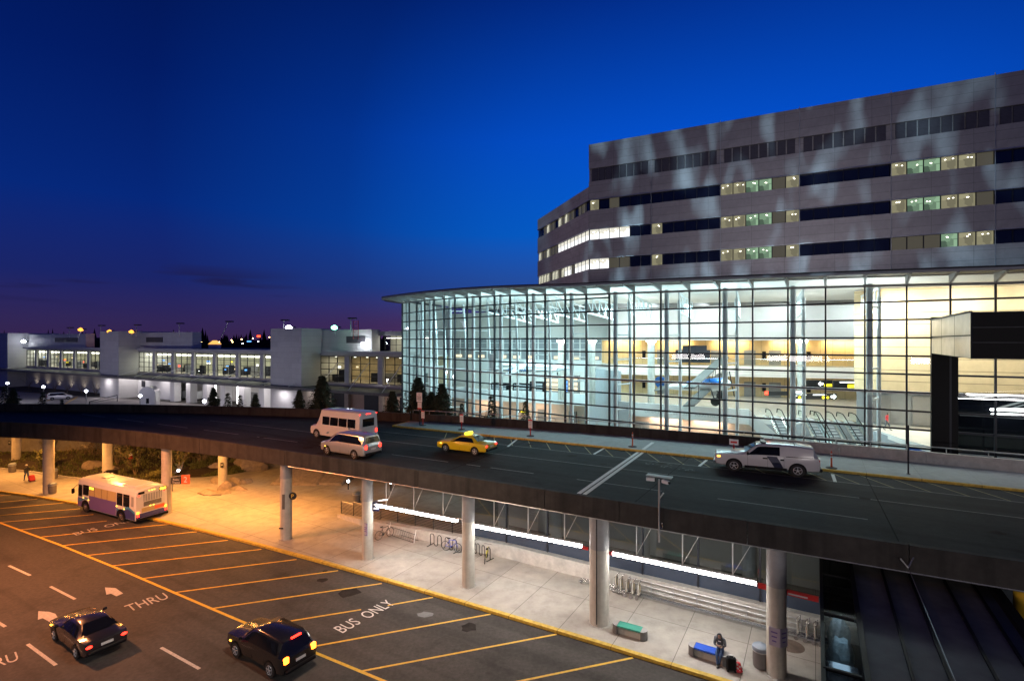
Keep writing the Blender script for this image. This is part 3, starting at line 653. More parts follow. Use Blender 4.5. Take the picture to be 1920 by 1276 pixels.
# ------------------------------------------------------------------ covered walkway, lower right
ws=thing('covered_walkway','dark flat roofed walkway crossing under the elevated road','walkway')
dW=V(.5092,.8606,0); rW=V(.8606,-.5092,0); zr=4.5*S
o=B(7.6,12.53); L0=-14; L1=19
def wp(a,b,z): p=o+rW*a+dW*b; return V(p.x,p.y,z)
m=WB(); R0=1.2; R1=6.0
m.add([wp(R0,L0,zr),wp(R1,L0,zr),wp(R1,L1,zr),wp(R0,L1,zr),wp(R0,L0,zr-.35),wp(R1,L0,zr-.35),wp(R1,L1,zr-.35),wp(R0,L1,zr-.35)],[(0,1,2,3),(4,7,6,5),(0,4,5,1),(1,5,6,2),(2,6,7,3),(3,7,4,0)],'membrane'); m.build('roof',ws)
for a in (2.3,3.26,4.45,5.4): m=WB(); m.bar(wp(a,L0,zr+.035),wp(a,L1,zr+.035),.09,.07,'black'); m.build('roof_seam',ws)
m=WB(); m.bar(wp(R1,L0,zr+.1),wp(R1,L1,zr+.1),.3,.3,'black'); m.build('roof_edge',ws)
m=WB(); m.bar(wp(0,L0,zr-.06),wp(0,L1,zr-.06),.12,.16,'black'); m.build('roof_edge',ws)
m=WB(); m.bar(wp(R0-.06,L0,zr+.04),wp(R0-.06,L1,zr+.04),.16,.14,'black'); m.build('gutter',ws)
for i in range(9):
    b0=L0+i*3.7; m=WB(); m.quad(wp(.05,b0,zr),wp(R0-.1,b0,zr),wp(R0-.1,b0+3.6,zr),wp(.05,b0+3.6,zr),'skyl'); m.build('skylight_pane',ws)
    m=WB(); m.bar(wp(0,b0+3.65,zr),wp(R0-.2,b0+3.65,zr),.09,.1,'black'); m.build('skylight_bar',ws)
    m=WB(); m.quad(wp(0,b0,.3),wp(0,b0+3.6,.3),wp(0,b0+3.6,zr-.1),wp(0,b0,zr-.1),'blackgl'); m.build('side_pane',ws)
m=WB(); m.bar(wp(R1-.1,L0,2.6),wp(R1-.1,L1,2.6),.15,5.0,'black'); m.build('side_wall',ws)
m=WB(); m.poly([wp(0,L0,.2),wp(R1,L0,.2),wp(R1,L1,.2),wp(0,L1,.2)],'frame'); m.build('floor',ws)
# things inside seen through its skylight
rn=random.Random(8)
def wrapped(a,b,z,sx,label):
    m=MB(); bm=bmesh.new(); bmesh.ops.create_icosphere(bm,subdivisions=3,radius=1)
    vs=[];
    for v_ in bm.verts: p=v_.co; q=p*(1+.22*noise.noise(p*2.2+V(a,b,0))+.1*noise.noise(p*6)); vs.append(V(q.x*.5*sx,q.y*.42,q.z*.8))
    m.add(vs,[[x.index for x in f.verts] for f in bm.faces],'wrap'); bm.free(); c=wp(a,b,z)
    ob=m.build('wrapped_crate',label=label,cat='crate',group='plastic wrapped loads inside the walkway'); ob.location=c; ob.rotation_euler=(0,0,-ANG*0-1.03)
wrapped(.58,5.6,4.2,.75,'pale plastic wrapped load under the skylight, the farther one')
wrapped(.58,3.9,4.2,.8,'pale plastic wrapped load under the skylight, nearer the steps')
es=thing('escalator','dim escalator with pale steps seen through the walkway skylight','escalator',wp(1.1,0,.2))
for i in range(10): m=WB(); m.bar(wp(.15,2.4-i*.42,4.7-i*.2),wp(1.0,2.4-i*.42,4.7-i*.2),.38,.16,'chrome' if i%2==0 else 'black'); m.build('step',es)
for a in (.1,1.05): m=WB(); m.tube([wp(a,2,5.0),wp(a,-3,2.1)],.06,'black',6); m.build('handrail',es)
cb=thing('guy_cable','thin pale guy cable running down over the walkway roof','cable',PZ(1703,1065,7)); a=V(*PY(1703,1064,17.2*S)); 
m=WB(); m.tube([a,wp(3.3,-.5,zr+.25)],.013,'galv',5); m.build('wire',cb); m=WB(); m.bar(a+V(-.25,.1,.35),a,.05,.05,'galv'); m.bar(a+V(.3,.1,.4),a,.04,.04,'galv'); m.build('bracket',cb)
# ------------------------------------------------------------------ street furniture
def bench(u0,v0,u1,v1,mt,label):
    a,b=PZ(u0,v0,.15),PZ(u1,v1,.15); c=(a+b)/2; d=b-a; L_=d.length; t=thing('bench',label,'bench',c,math.atan2(d.y,d.x),'mesh seat benches by the kerb')
    for s_ in (-1,1):
        m=MB(); pts=[(s_*(L_/2-.3),-.29)]+[(s_*(L_/2-.3+.3*math.sin(q)),-.29*math.cos(q)) for q in arr(.2,2.94,9)]+[(s_*(L_/2-.3),.29)]
        m.prism(pts if s_>0 else pts[::-1],0,.47,'benche',MT.setdefault('bencht',mat('bench_end_top',(.33,.32,.32),.6,var=.08))); m.build('end_pedestal',t)
    m=MB(); m.rbox((0,0,.445),(L_-.62,.5,.05),mt,.01); 
    for y in (-.24,.24): m.box((0,y,.44),(L_-.62,.05,.075),mt)
    m.build('seat',t); m=MB(); m.box((0,-.05,.16),(L_-.6,.2,.3),'conc'); m.build('apron',t); return t
bench(1291,1222,1369,1246,'bluem','bench with a bright blue mesh seat where the hooded person sits')
bench(1149,1181,1214,1199,'greenm','empty bench with a green mesh seat beside the thick jointed column')
def bin_(u,v,label,z=.15):
    t=thing('litter_bin',label,'litter bin',PZ(u,v,z),0,'round litter bins'); m=MB(); m.lathe((0,0,0),[(.29,0),(.33,.06),(.35,.5),(.35,.84)],'can',24); m.build('body',t)
    m=MB(); m.lathe((0,0,0),[(.37,.84),(.38,.9),(.35,1.0),(.22,1.09),(0,1.11)],'canlid',24); m.build('lid',t); m=MB(); m.lathe((0,0,0),[(.356,.78),(.372,.79),(.372,.83),(.356,.84)],'galv',24); m.build('rim',t); return t
b0=bin_(1426,1249,'dark round bin with a blue grey domed lid near the seated person')
def bin2(u,v,label,z=.15): return dup(b0,PZ(u,v,z),0,label)
bin2(98,924,'bin touching the foot of the amber column, in front'); bin2(101,896,'bin standing behind the amber column by the planted bed'); bin2(23,885,'bin at the foot of the far amber column, leftmost of the bins'); bin2(668.5,942,'dark bin half hidden behind the pale column beside the ramp railing')
mh=MB(); c=PZ(1483,1210,.15); mh.lathe((c.x,c.y,.151),[(.62,0),(.6,.006)],mat('rusty_iron',(.16,.12,.10),.7,var=.3),28); mh.build('manhole_cover',label='round rusty brown manhole cover behind the right column',cat='manhole cover')
# bicycles and racks
def bike(loc,rz,fm,label,tilt=0):
    t=thing('bicycle',label,'bicycle',loc,rz)
    for x in (-.52,.52):
        m=MB(); m.tube([(x+.33*math.cos(q),0,.34+.33*math.sin(q)) for q in arr(0,6.283*23/24,24)],.022,'rubber',6,True); w_=m.build('wheel',t)
        m=MB()
        for q in arr(0,5.9,9): m.tube([(x,0,.34),(x+.31*math.cos(q),0,.34+.31*math.sin(q))],.005,'galv',3)
        m.tube([(x+.30*math.cos(q),0,.34+.30*math.sin(q)) for q in arr(0,6.283*19/20,20)],.012,'galv',4,True); m.build('spokes',w_)
    m=MB(); bb=(-.08,0,.3); st=(-.22,0,.82); hd=(.33,0,.86); hb=(.36,0,.72)
    for a,b in ((bb,st),(st,hd),(bb,hb),(hd,hb)): m.tube([a,b],.022,fm,6)
    for y in (-.05,.05): m.tube([(-.52,y,.34),bb],.012,fm,5); m.tube([(-.52,y,.34),(-.2,y*.5,.74)],.012,fm,5); m.tube([(.52,y,.34),hb],.014,fm,5)
    m.build('frame',t); m=MB(); m.rbox((-.25,0,.93),(.26,.13,.06),'black',.02); m.tube([(-.22,0,.8),(-.25,0,.92)],.014,'galv',5); m.build('saddle',t)
    m=MB(); m.tube([(.33,0,.86),(.34,0,1.02)],.014,'galv',5); m.tube([(.30,-.29,1.04),(.36,-.18,1.03),(.36,.18,1.03),(.30,.29,1.04)],.014,'black',6); m.build('handlebar',t)
    m=MB(); m.tube([(-.08,.06,.3),(-.08,.06,.12)],.012,'galv',4); m.lathe((-.08,.05,.3),[(.09,0),(.09,.01)],'black',12,'Y'); m.build('crank',t); t.rotation_euler=(tilt,0,rz); return t
fb=mat('bike_blue',(.05,.10,.55),.4,var=0); fy=mat('bike_yellow',(.55,.5,.05),.4,var=0); fd=mat('bike_dark',(.04,.03,.03),.4,var=0)
bike(PZ(721,1008,.15),ANG+1.35,fd,'dark bicycle standing at the end of the low wheel rack')
bike(PZ(847,1033,.15),ANG+.12,fb,'blue bicycle locked to the looped rack, left of the column')
bike(PZ(911,1050,.15),ANG+2.0,fy,'black and yellow bicycle leaning on the loop rack, right of the column',.12)
bike(PZ(887,1036,.15),ANG+1.5,fd,'dark bicycle mostly hidden behind the column in the loop rack')
def looprack(u0,v0,u1,v1,n,label):
    a,b=PZ(u0,v0,.15),PZ(u1,v1,.15); d=b-a; L_=d.length; t=thing('bicycle_rack',label,'bicycle rack',a,math.atan2(d.y,d.x),'black loop bicycle racks'); pts=[]; p=L_/(2*n-1); r=p/2
    pts.append((0,0,0))
    for i in range(2*n-1):
        cx=p*(i+.5); up=i%2==0; zc=.72 if up else .22
        for q in arr(0,math.pi,7): pts.append((cx-r*math.cos(q),0,zc+(r if up else -r)*math.sin(q)))
    pts.append((L_,0,0)); m=MB(); m.tube(pts,.028,'black',7); m.build('loop_tube',t)
    for x in (0,L_): m=MB(); m.box((x,0,.012),(.08,.75,.02),'black'); m.build('foot_plate',t)
looprack(807,1021,856,1034,4,'black loop rack holding the blue bicycle'); looprack(884,1036,919,1049,4,'black loop rack holding the yellow bicycle')
a,b=PZ(728,1002,.15),PZ(776,1018,.15); wr=thing('bicycle_rack','low wheel rack of thin bars with two pale uprights, by the ledge wall','bicycle rack',a); 
for p in (a,b): m=WB(); m.tube([p,p+Z3*.95-N3*-.25],.03,'white',6); m.build('upright',wr)
m=WB(); 
for z,o_ in ((.05,0),(.05,.5),(.6,.2)): m.tube([a+N3*o_+Z3*z,b+N3*o_+Z3*z],.018,'frame',5)
m.build('cross_rail',wr); m=WB()
for i in range(13): p=a.lerp(b,i/12); m.tube([p+Z3*.05,p+N3*.3+Z3*.62,p+N3*.5+Z3*.05],.009,'frame',4)
m.build('wheel_bars',wr)
# luggage carts
def cart():
    t=thing('luggage_cart','x','luggage cart',(0,0,0)); m=MB()
    for y in (-.24,0,.24): m.tube([(-.55,y,.2),(.42,y,.24)],.02,'chrome',6)
    m.tube([(-.55,-.26,.2),(-.62,0,.2),(-.55,.26,.2)],.02,'chrome',6); m.tube([(.4,-.27,.24),(.4,.27,.24)],.02,'chrome',6); m.build('platform',t)
    m=MB(); m.rbox((.43,0,.62),(.09,.3,.72),MT.setdefault('cartp',mat('cart_panel_beige',(.55,.53,.47),.45,var=.03)),.015); m.build('back_panel',t)
    m=MB(); m.box((.48,0,.64),(.012,.1,.5),'black'); m.box((.488,0,.62),(.006,.05,.36),MT.setdefault('carty',mat('cart_label_yellow',(.75,.5,.05),.5,var=0))); m.build('advert_label',t)
    m=MB(); m.tube([(.43,-.27,.95),(.55,-.27,1.08),(.55,.27,1.08),(.43,.27,.95),(.36,.2,.9),(.36,-.2,.9)],.017,'chrome',6,True); m.build('handle',t)
    m=MB(); m.tube([(.4,-.27,.24),(.43,-.27,.97)],.018,'chrome',6); m.tube([(.4,.27,.24),(.43,.27,.97)],.018,'chrome',6); m.build('upright',t)
    for x,y in ((-.48,0),(.36,-.27),(.36,.27)): m=MB(); m.lathe((x,y-.025,.11),[(.04,0),(.11,.004),(.11,.046),(.04,.05)],'can',14,'Y'); m.build('wheel',t)
    return t
c0=cart(); ct=[(1185,1118),(1174,1115.5),(1163,1112),(1152,1107.5),(1143,1104),(1103,1096)]
cl=['front luggage cart of the row, beside the cart rail','second luggage cart of the row beside the thick column','middle luggage cart of the row beside the thick column','fourth luggage cart of the row beside the thick column','luggage cart of the row touching the thick column','rear luggage cart of the row, left of the thick column']
for i,((u,v),l) in enumerate(zip(ct,cl)):
    if i==0: c0.location=PZ(u,v,.15); c0.rotation_euler=(0,0,ANG); c0['label']=l; c0['group']='nested luggage carts'
    else: dup(c0,PZ(u,v,.15),ANG,l)
for (u,v),l in zip(((1523,1203),(1510,1199.5),(1495,1195.5),(1478,1190)),('luggage cart nearest the dark walkway','luggage cart second from the dark walkway','luggage cart third from the dark walkway','luggage cart half hidden by the wrapped column')): dup(c0,PZ(u,v,.15),ANG,l)
# signs on the columns
def plate(name,c,x,w_,h_,mt,label,cat='sign',border=None,txt=None,tm='signk',ts=.1,bars=0):
    t=thing(name,label,cat,c); x=Vector(x).normalized(); n=x.cross(Z3); m=WB()
    def bx(cc,a,b_,d_,mm,k):
        k.add([cc+x*i*a/2+Z3*j*b_/2+n*q*d_/2 for q in (-1,1) for i,j in ((-1,-1),(1,-1),(1,1),(-1,1))],[(0,3,2,1),(4,5,6,7),(0,1,5,4),(1,2,6,5),(2,3,7,6),(3,0,4,7)],mm)
    bx(Vector(c),w_,h_,.03,mt,m); m.build('panel',t)
    m=WB()
    if border: 
        for s_ in (-1,1): bx(Vector(c)+x*s_*(w_/2-.02)+n*.004,.03,h_,.03,border,m); bx(Vector(c)+Z3*s_*(h_/2-.02)+n*.004,w_,.03,.03,border,m)
    if txt:
        for i,l in enumerate(txt.split('\n')): m.text(l,ts,tm,frameM(Vector(c)+n*.022+Z3*(h_/2-ts*1.3*(i+1)),x,Z3))
    for i in range(bars): bx(Vector(c)+n*.006+Z3*(h_*.15-i*h_*.16),w_*(.7-.12*(i%2)),h_*.06,.03,tm,m)
    if m.v: m.build('lettering' if txt else 'markings',t)
    return t
def colp(k): return V(*CO[k].location[:2],0)
tw=lambda p:(V(0,0,0)-V(p.x,p.y,0)).normalized()
p=colp(685); q=p+tw(p)*.40+V(-.16,0,0); pt=plate('notice_plate',q+Z3*2.35,T3,.42,.85,'signl','lavender notice plate strapped to the pale column by the ramp railing',border='purple',bars=3,tm='purple')
p=colp(685); hb=thing('hanging_sign','small dark blue hanging sign on an arm at the first light tube run','sign',p+V(.62,-.1,4.15)); m=MB(); m.box((0,0,-.3),(.5,.06,.62),'navy'); m.build('panel',hb); m=MB(); m.bar((-.3,0,.06),(.75,.5,.06),.06,.06,'galv'); m.build('arm',hb); m=MB()
for zz in (-.15,-.42): m.box((0,-.035,zz),(.36,.012,.12),'signw')
m.build('markings',hb)
p=colp(1455); 
m=MB(); t=thing('notice_plate','lavender folded notice wrapped round the pale column by the round bin','sign',p+Z3*2.05); 
for s0,s1 in ((-2.75,-1.75),(-1.72,-.75)):
    m=MB(); A=[(.47*math.cos(q),.47*math.sin(q)) for q in (s0,s1)]; m.wall(A[0],A[1],-.42,.42,.03,'signl'); m.build('panel',t); m=MB()
    for i in range(3): c=V((A[0][0]+A[1][0])/2,(A[0][1]+A[1][1])/2,0)*1.045; d=V(A[1][0]-A[0][0],A[1][1]-A[0][1],0)*(.3-.05*i); m.wall(c-d,c+d,.18-i*.2,.24-i*.2,.01,'purple')
    m.build('markings',t)
p=colp(530)
sg=thing('round_sign','round black sign with a yellow letter P, on an arm off the column','sign',p+V(.62,-.25,3.55)); m=MB(); m.lathe((0,0,0),[(.29,-.03),(.29,.03)],'signk',22,'Y'); m.build('disc',sg); m=MB(); m.text('P',.42,'signo' if 0 else MT.setdefault('sy',mat('sign_yellow',(.7,.5,.05),.5,var=0)),frameM(V(0,-.036,-.14),(1,0,0),Z3)); m.build('letter',sg); m=MB(); m.bar((-.3,0,0),(-.2,0,0),.05,.05,'black'); m.build('arm',sg)
m=MB(); m.box((-.02,-.435,3.0),(.2,.03,1.15),MT.setdefault('cpatch',mat('dark_patch',(.12,.11,.10),.7,var=.2))); o_=m.build('cover_plate',CO[530])
m=MB(); m.box((-.2,-.42,.95),(.34,.06,.1),'frame'); m.build('cleat',CO[530])
p=colp(307); hs_=thing('hanging_sign','black transit sign with an orange red number 2 panel on the amber column','sign',p+V(.5,-.1,3.05)); 
m=MB(); m.box((.45,0,0),(.95,.08,.55),'signk'); m.build('black_panel',hs_); m=MB(); m.box((1.28,0,.12),(.72,.09,.8),'signo'); m.build('red_panel',hs_)
m=MB(); m.text('Public',.24,'signw',frameM(V(.45,-.048,.03),(1,0,0),Z3)); m.text('Transit',.24,'signw',frameM(V(.45,-.048,-.22),(1,0,0),Z3)); m.text('2',.72,'signw',frameM(V(1.28,-.05,-.13),(1,0,0),Z3)); m.build('lettering',hs_); m=MB(); m.bar((-.1,0,.33),(1.6,0,.55),.05,.05,'galv'); m.build('arm',hs_)
for k,dx,z,l in ((24,-.35,3.0,'small dark plate on the far left amber column'),(412,.2,2.6,'small dark plate low on the boulder ringed column')): plate('notice_plate',colp(k)+V(dx,-.5,z),(1,0,0),.32,.5,'signk',l,bars=2,tm='signw')
st=thing('ticket_stand','black ticket stand with a slanting bar behind the bus','ticket stand',PZ(203,909,.15)); 
m=MB(); m.box((.4,0,.85),(.95,.35,1.5),'black'); m.build('cabinet',st); m=MB(); m.bar((-.9,-.1,1.05),(0,-.1,1.6),.07,.1,'black'); m.bar((-.75,-.1,0),(-.75,-.1,1.2),.06,.06,'black'); m.build('bar',st)
for x,z in ((.15,1.2),(.55,1.2),(.3,.6)): m=MB(); m.box((x,-.19,z),(.2,.03,.36),'signw'); m.build('notice',st)
# bollard lights
for u,v,l in ((334.5,896,'bollard lamp at the ramp mouth under the number 2 sign'),(653,917,'bollard lamp shining beside the slanted granite slabs'),(733,920,'bollard lamp behind the first light tube run')):
    c=PZ(u,v,.15); t=thing('bollard_lamp',l,'lamp',c,0,'small white bollard lamps'); m=MB(); m.lathe((0,0,0),[(.07,0),(.07,.75)],'black',10); m.build('post',t); m=MB(); m.lathe((0,0,.75),[(.09,0),(.13,.08),(.13,.2),(0,.26)],MT.setdefault('e_boll',emi('bollard_glow',(.95,.95,1),18)),12); m.build('lamp_head',t)
# camera pole on the parapet
p=PZ(1237,990,6.15); p=V(p.x,p.y,0)-N3*.12; sp=thing('camera_pole','slim pole with two cameras under a small hood, fixed to the parapet','camera pole',p+Z3*5.5)
m=MB(); m.tube([(0,0,0),(0,0,3.15)],.05,'galv',8); m.build('pole',sp); m=MB(); m.M=Matrix.Rotation(ANG,4,'Z'); m.box((0,.05,3.3),(1.25,.42,.05),'greyp'); m.build('hood',sp)
for x,q in ((-.42,.2),(.42,-.5)): m=MB(); m.M=Matrix.Rotation(ANG+q,4,'Z'); m.rbox((x,0,3.12),(.42,.16,.17),'signw',.02); m.lathe((x+.21,0,3.12),[(.06,0),(.06,.05)],'black',10,'X'); m.build('camera',sp)
m=MB(); m.M=Matrix.Rotation(ANG,4,'Z'); m.bar((.02,0,2.2),(.22,0,2.5),.06,.06,'galv'); m.tube([(.05,-.02,.8),(.16,-.02,.72),(.2,-.02,.85),(.15,-.02,1.0)],.03,'chrome',6); m.build('bracket',sp)
# deck furniture
def sgnpost(u,v,label,panel=True,z=ZW):
    t=thing('sign_post' if panel else 'delineator_post',label,'sign post' if panel else 'delineator',PZ(u,v,z),ANG,'portable signs on the upper pavement' if panel else 'orange delineator posts')
    m=MB(); m.lathe((0,0,0),[(.36,0),(.36,.04),(.12,.09)],'rubber',16); m.build('base',t); m=MB(); m.lathe((0,0,0),[(.07,.05),(.06,.2),(.055,1.15 if not panel else .8)],'orange' if not panel else 'red',10); m.build('post',t)
    if panel:
        m=MB(); m.box((0,0,1.15),(.42,.04,.82),'signw'); m.build('panel',t); m=MB(); m.box((0,-.024,1.5),(.42,.012,.12),'signr')
        for i in range(3): m.box((0,-.024,1.3-i*.15),(.28,.012,.04),'greyp')
        m.build('markings',t)
    else:
        for zz in (.75,.95): m=MB(); m.lathe((0,0,0),[(.063,zz),(.063,zz+.09)],'signw',10); m.build('reflective_band',t)
        m=MB(); m.tube([(0,-.05,1.12),(0,-.05,1.24),(0,.05,1.24),(0,.05,1.12)],.02,'orange',5); m.build('grip',t)
sgnpost(793,797,'white paper sign on a red post, beside the tall sign pole'); sgnpost(865.5,805,'white paper sign on a red post, above the taxi roof'); sgnpost(994.5,817,'white paper sign on a red post, nearest the stop line')
sgnpost(1186,837,'orange red delineator post left of the white stop line',False); sgnpost(1559,877,'orange delineator post behind the parked pickup truck',False)
tp=PZ(787,796,ZW); t=thing('traffic_sign','tall grey pole with two white parking signs by the conifers','sign',tp,ANG); m=MB(); m.tube([(0,0,0),(0,0,3.5)],.045,'frame',8); m.build('pole',t)
m=MB(); m.box((0,-.07,2.95),(.78,.03,1.0),'signw'); m.build('upper_panel',t); m=MB(); m.box((.05,-.07,2.05),(.56,.03,.72),'signw'); m.build('lower_panel',t); m=MB()
m.text('NO',.2,'greyp',frameM(V(0,-.09,3.18),(1,0,0),Z3))
for zz,ww in ((3.02,.6),(2.86,.5),(2.7,.56)): m.box((0,-.088,zz),(ww,.012,.09),'greyp')
m.box((.05,-.088,1.75),(.56,.012,.13),'signr'); m.build('lettering',t)
t=thing('thin_pole','thin dark bare pole on the upper pavement below the canopy box','pole',PZ(1703,888,ZW)); m=MB(); m.tube([(0,0,0),(0,0,3.3)],.05,'frame',8); m.build('shaft',t); m=MB(); m.lathe((0,0,0),[(.12,0),(.12,.03)],'frame',10); m.build('base_plate',t)
t=thing('marker_post','slender white marker post against the far parapet by the stop line','post',PZ(1234.5,821,ZW)); m=MB(); m.tube([(0,0,0),(-.05,0,1.0)],.03,'signw',6); m.build('shaft',t); m=MB(); m.box((0,0,.02),(.12,.12,.04),'galv'); m.build('base_plate',t)
for u,v,l in ((1126,803,'small black plaque on the dark parapet, left of the stop line'),(1829,860,'small black plaque on the pale parapet at the right')):
    x=(PZ(u,v,7.0)).x/S; q=PY(u,v,(PZ(u,v,7.05)).y); n_=-N3; plate('plaque',V(q.x,q.y,7.05)-N3*.12,T3,.62,.36,'signk',l,bars=1,tm='signw')
# ------------------------------------------------------------------ vehicles (built facing +x, wheels on z=0)
def sect(st):
    x,hw,zb,zs,hr,zr=st; mid=zb+(zs-zb)*.55
    r=[(hw*.86,zb),(hw*.97,zb+.06),(hw,mid),(hw*.965,zs)]
    if zr-zs>.08: r+=[(hr+(hw*.965-hr)*.06,zr-.09),(hr*.86,zr-.012)]
    else: r+=[(hr*.9,zr-.02),(hr*.6,zr)]
    return [(x,-a,b) for a,b in r]+[(x,a,b) for a,b in r[::-1]]
def body(mb,sts,mt):
    R=[sect(s_) for s_ in sts]; n=len(R[0]); vs=[p for r in R for p in r]; fs=[]
    for i in range(len(R)-1):
        for j in range(n-1): a=i*n+j; fs.append((a,a+1,a+n+1,a+n))
        fs.append((i*n+n-1,i*n,i*n+n,i*n+2*n-1))
    mb.add(vs,fs,mt,True); mb.add(R[0],[tuple(range(n))],mt); mb.add(R[-1],[tuple(range(n-1,-1,-1))],mt)
def lerpst(sts,x):
    for a,b in zip(sts,sts[1:]):
        lo,hi=min(a[0],b[0]),max(a[0],b[0])
        if lo<=x<=hi: t=(x-a[0])/(b[0]-a[0]) if b[0]!=a[0] else 0; return [p+(q-p)*t for p,q in zip(a,b)]
    return list(sts[0] if abs(x-sts[0][0])<abs(x-sts[-1][0]) else sts[-1])
def sidept(sts,x,f,side,out=.012):      # f 0 = shoulder, 1 = roof rail
    s_=lerpst(sts,x); a=V(x,s_[1]*.965,s_[3]); b=V(x,s_[4]+(s_[1]*.965-s_[4])*.06,s_[5]-.09); p=a.lerp(b,f); return V(p.x,side*(p.y+out),p.z)
def sidewin(t,sts,x0,x1,mt,f0=.1,f1=.93,n=5,trim=None):
    for sd in (-1,1):
        m=MB(); A=[sidept(sts,x,f0,sd) for x in arr(x0[0],x0[1],n)]; Bq=[sidept(sts,x,f1,sd) for x in arr(x1[0],x1[1],n)]
        m.strip(A,Bq,mt) if sd<0 else m.strip(Bq,A,mt); m.build('side_window',t)
def acrosswin(t,name,sts,xa,xb,mt,out=.012,w=.88,fa=0,fb=1):   # windscreen or rear window
    A=lerpst(sts,xa);Bq=lerpst(sts,xb); m=MB(); s_=1 if xa>xb else -1
    za=A[5] if A[5]-A[3]<.2 else A[3]; 
    m.add([(xa+.02*s_,-A[1]*w,A[5]+.012),(xa+.02*s_,A[1]*w,A[5]+.012),(xb+.02*s_,Bq[4]*w,Bq[5]-.02),(xb+.02*s_,-Bq[4]*w,Bq[5]-.02)],[(0,1,2,3)] if s_>0 else [(3,2,1,0)],mt); m.build(name,t)
def wheels(t,xs_,hw,r,rim='rim',w=.22,spokes=5,arch='black'):
    for x in xs_:
        for sd in (-1,1):
            y=sd*(hw-w/2+.015); m=MB(); m.lathe((x,y,r),[(r*.6,-w/2),(r*.93,-w/2),(r,-w*.32),(r,w*.32),(r*.93,w/2),(r*.6,w/2)],'rubber',24,'Y'); wl_=m.build('wheel',t)
            m=MB(); yy=y+sd*w*.36; m.lathe((x,yy,r),[(r*.62,-.012),(r*.62,.012)],'black',20,'Y'); 
            for q in range(spokes): c=2*math.pi*q/spokes+.3; m.bar((x+.05*math.cos(c),yy+sd*.02,r+.05*math.sin(c)),(x+r*.58*math.cos(c),yy+sd*.02,r+r*.58*math.sin(c)),r*.26,.03,rim)
            m.tube([(x+r*.58*math.cos(q),yy+sd*.02,r+r*.58*math.sin(q)) for q in arr(0,6.283*15/16,16)],r*.055,rim,5,True); m.lathe((x,yy+sd*.02,r),[(r*.16,-.02),(r*.16,.02)],rim,10,'Y'); m.build('rim',wl_)
            m=MB(); pts=[(x+r*1.2*math.cos(q),sd*(hw+.006),r*1.0+r*1.2*math.sin(q)) for q in arr(-.25,math.pi+.25,14)]
            m.add(pts,[tuple(range(14))] if sd<0 else [tuple(range(13,-1,-1))],arch); m.build('wheel_arch',t)
def lamp(t,name,c,d,mt): m=MB(); m.rbox(c,d,mt,min(d)*.3); return m.build(name,t)
# ---- pickup with canopy
L_=5.75; hw=.98
ST=[(2.86,.80,.55,.98,.6,1.02),(2.78,.93,.42,1.05,.8,1.12),(2.5,.97,.36,1.1,.86,1.17),(1.45,.98,.36,1.14,.88,1.24),(1.15,.98,.36,1.16,.84,1.30),(.45,.98,.36,1.18,.74,1.84),(.2,.98,.36,1.18,.74,1.9),(-.9,.98,.36,1.2,.74,1.92),(-1.05,.98,.36,1.2,.75,1.9),(-1.12,.98,.36,1.2,.80,1.92),(-2.55,.98,.36,1.22,.78,1.86),(-2.8,.97,.4,1.22,.7,1.3),(-2.86,.95,.45,1.22,.66,1.24)]
d=PZ(1497,894,ZD); f_=PZ(1376,883,ZD); ax=(f_-d); rzT=math.atan2(ax.y,ax.x); 
nn=V(-ax.y,ax.x,0).normalized(); nn=nn if nn.dot(N3)>0 else -nn; ctr=(d+f_)/2+nn*.95
t=thing('pickup_truck','white pickup truck with a navy diagonal stripe and a hard canopy, parked at the kerb','pickup truck',ctr,rzT)
t.scale=(1.13,1.0,1.06)
m=MB(); body(m,ST,'carwhite'); m.build('body',t)
m=MB(); m.box((-.95,0,1.235),(.02,1.93,.02),'black'); 
for sd in (-1,1): m.bar((-1.1,sd*.955,1.225),(-2.72,sd*.955,1.245),.02,.03,'black'); m.bar((-1.0,sd*.972,.42),(-1.0,sd*.972,1.2),.012,.012,'black'); m.bar((.98,sd*.985,.45),(.98,sd*.975,1.16),.01,.01,'black'); m.bar((-.12,sd*.99,.45),(-.12,sd*.975,1.16),.01,.01,'black')
m.build('seams',t)
sidewin(t,ST,(.98,-.78),(.42,-.78),'blackgl',.08,.9,8)
acrosswin(t,'windscreen',ST,1.12,.48,'blackgl',w=.9)
acrosswin(t,'rear_window',ST,-2.74,-2.58,'blackgl',w=.8)
wheels(t,(1.75,-1.72),.98,.40)
for sd in (-1,1):
    m=MB(); A=[(-.06,1.17),(-.62,1.18),(-1.0,.42),(-.52,.42)]; pts=[(x,sd*(.985 if z<.9 else .965),z) for x,z in A]; mid=[(-.3+.0,sd*.994,.80),(-.82,sd*.994,.80)]
    P1=[pts[0],pts[1],mid[1],mid[0]]; P2=[mid[0],mid[1],pts[2],pts[3]]
    m.add(P1,[(0,1,2,3),(3,2,1,0)],'navy'); m.add(P2,[(0,1,2,3),(3,2,1,0)],'navy'); m.build('navy_stripe',t)
    lamp(t,'door_handle',(.02,sd*.995,1.03),(.26,.03,.08),'black'); lamp(t,'door_handle',(-.9,sd*.995,1.0),(.2,.03,.09),'black')
    m=MB(); m.rbox((.98,sd*1.08,1.28),(.12,.22,.2),'black',.03); m.build('wing_mirror',t); lamp(t,'headlamp',(2.76,sd*.72,.92),(.16,.3,.24),'vglass'); lamp(t,'indicator',(2.62,sd*.93,.93),(.2,.06,.1),'e_amber')
    lamp(t,'tail_lamp',(-2.83,sd*.84,.98),(.10,.2,.42),'signr')
m=MB(); m.rbox((2.86,0,.52),(.18,1.86,.2),'chrome',.04); m.build('front_bumper',t); m=MB(); m.rbox((-2.92,0,.5),(.2,1.8,.2),'black',.04); m.build('rear_bumper',t)
m=MB()
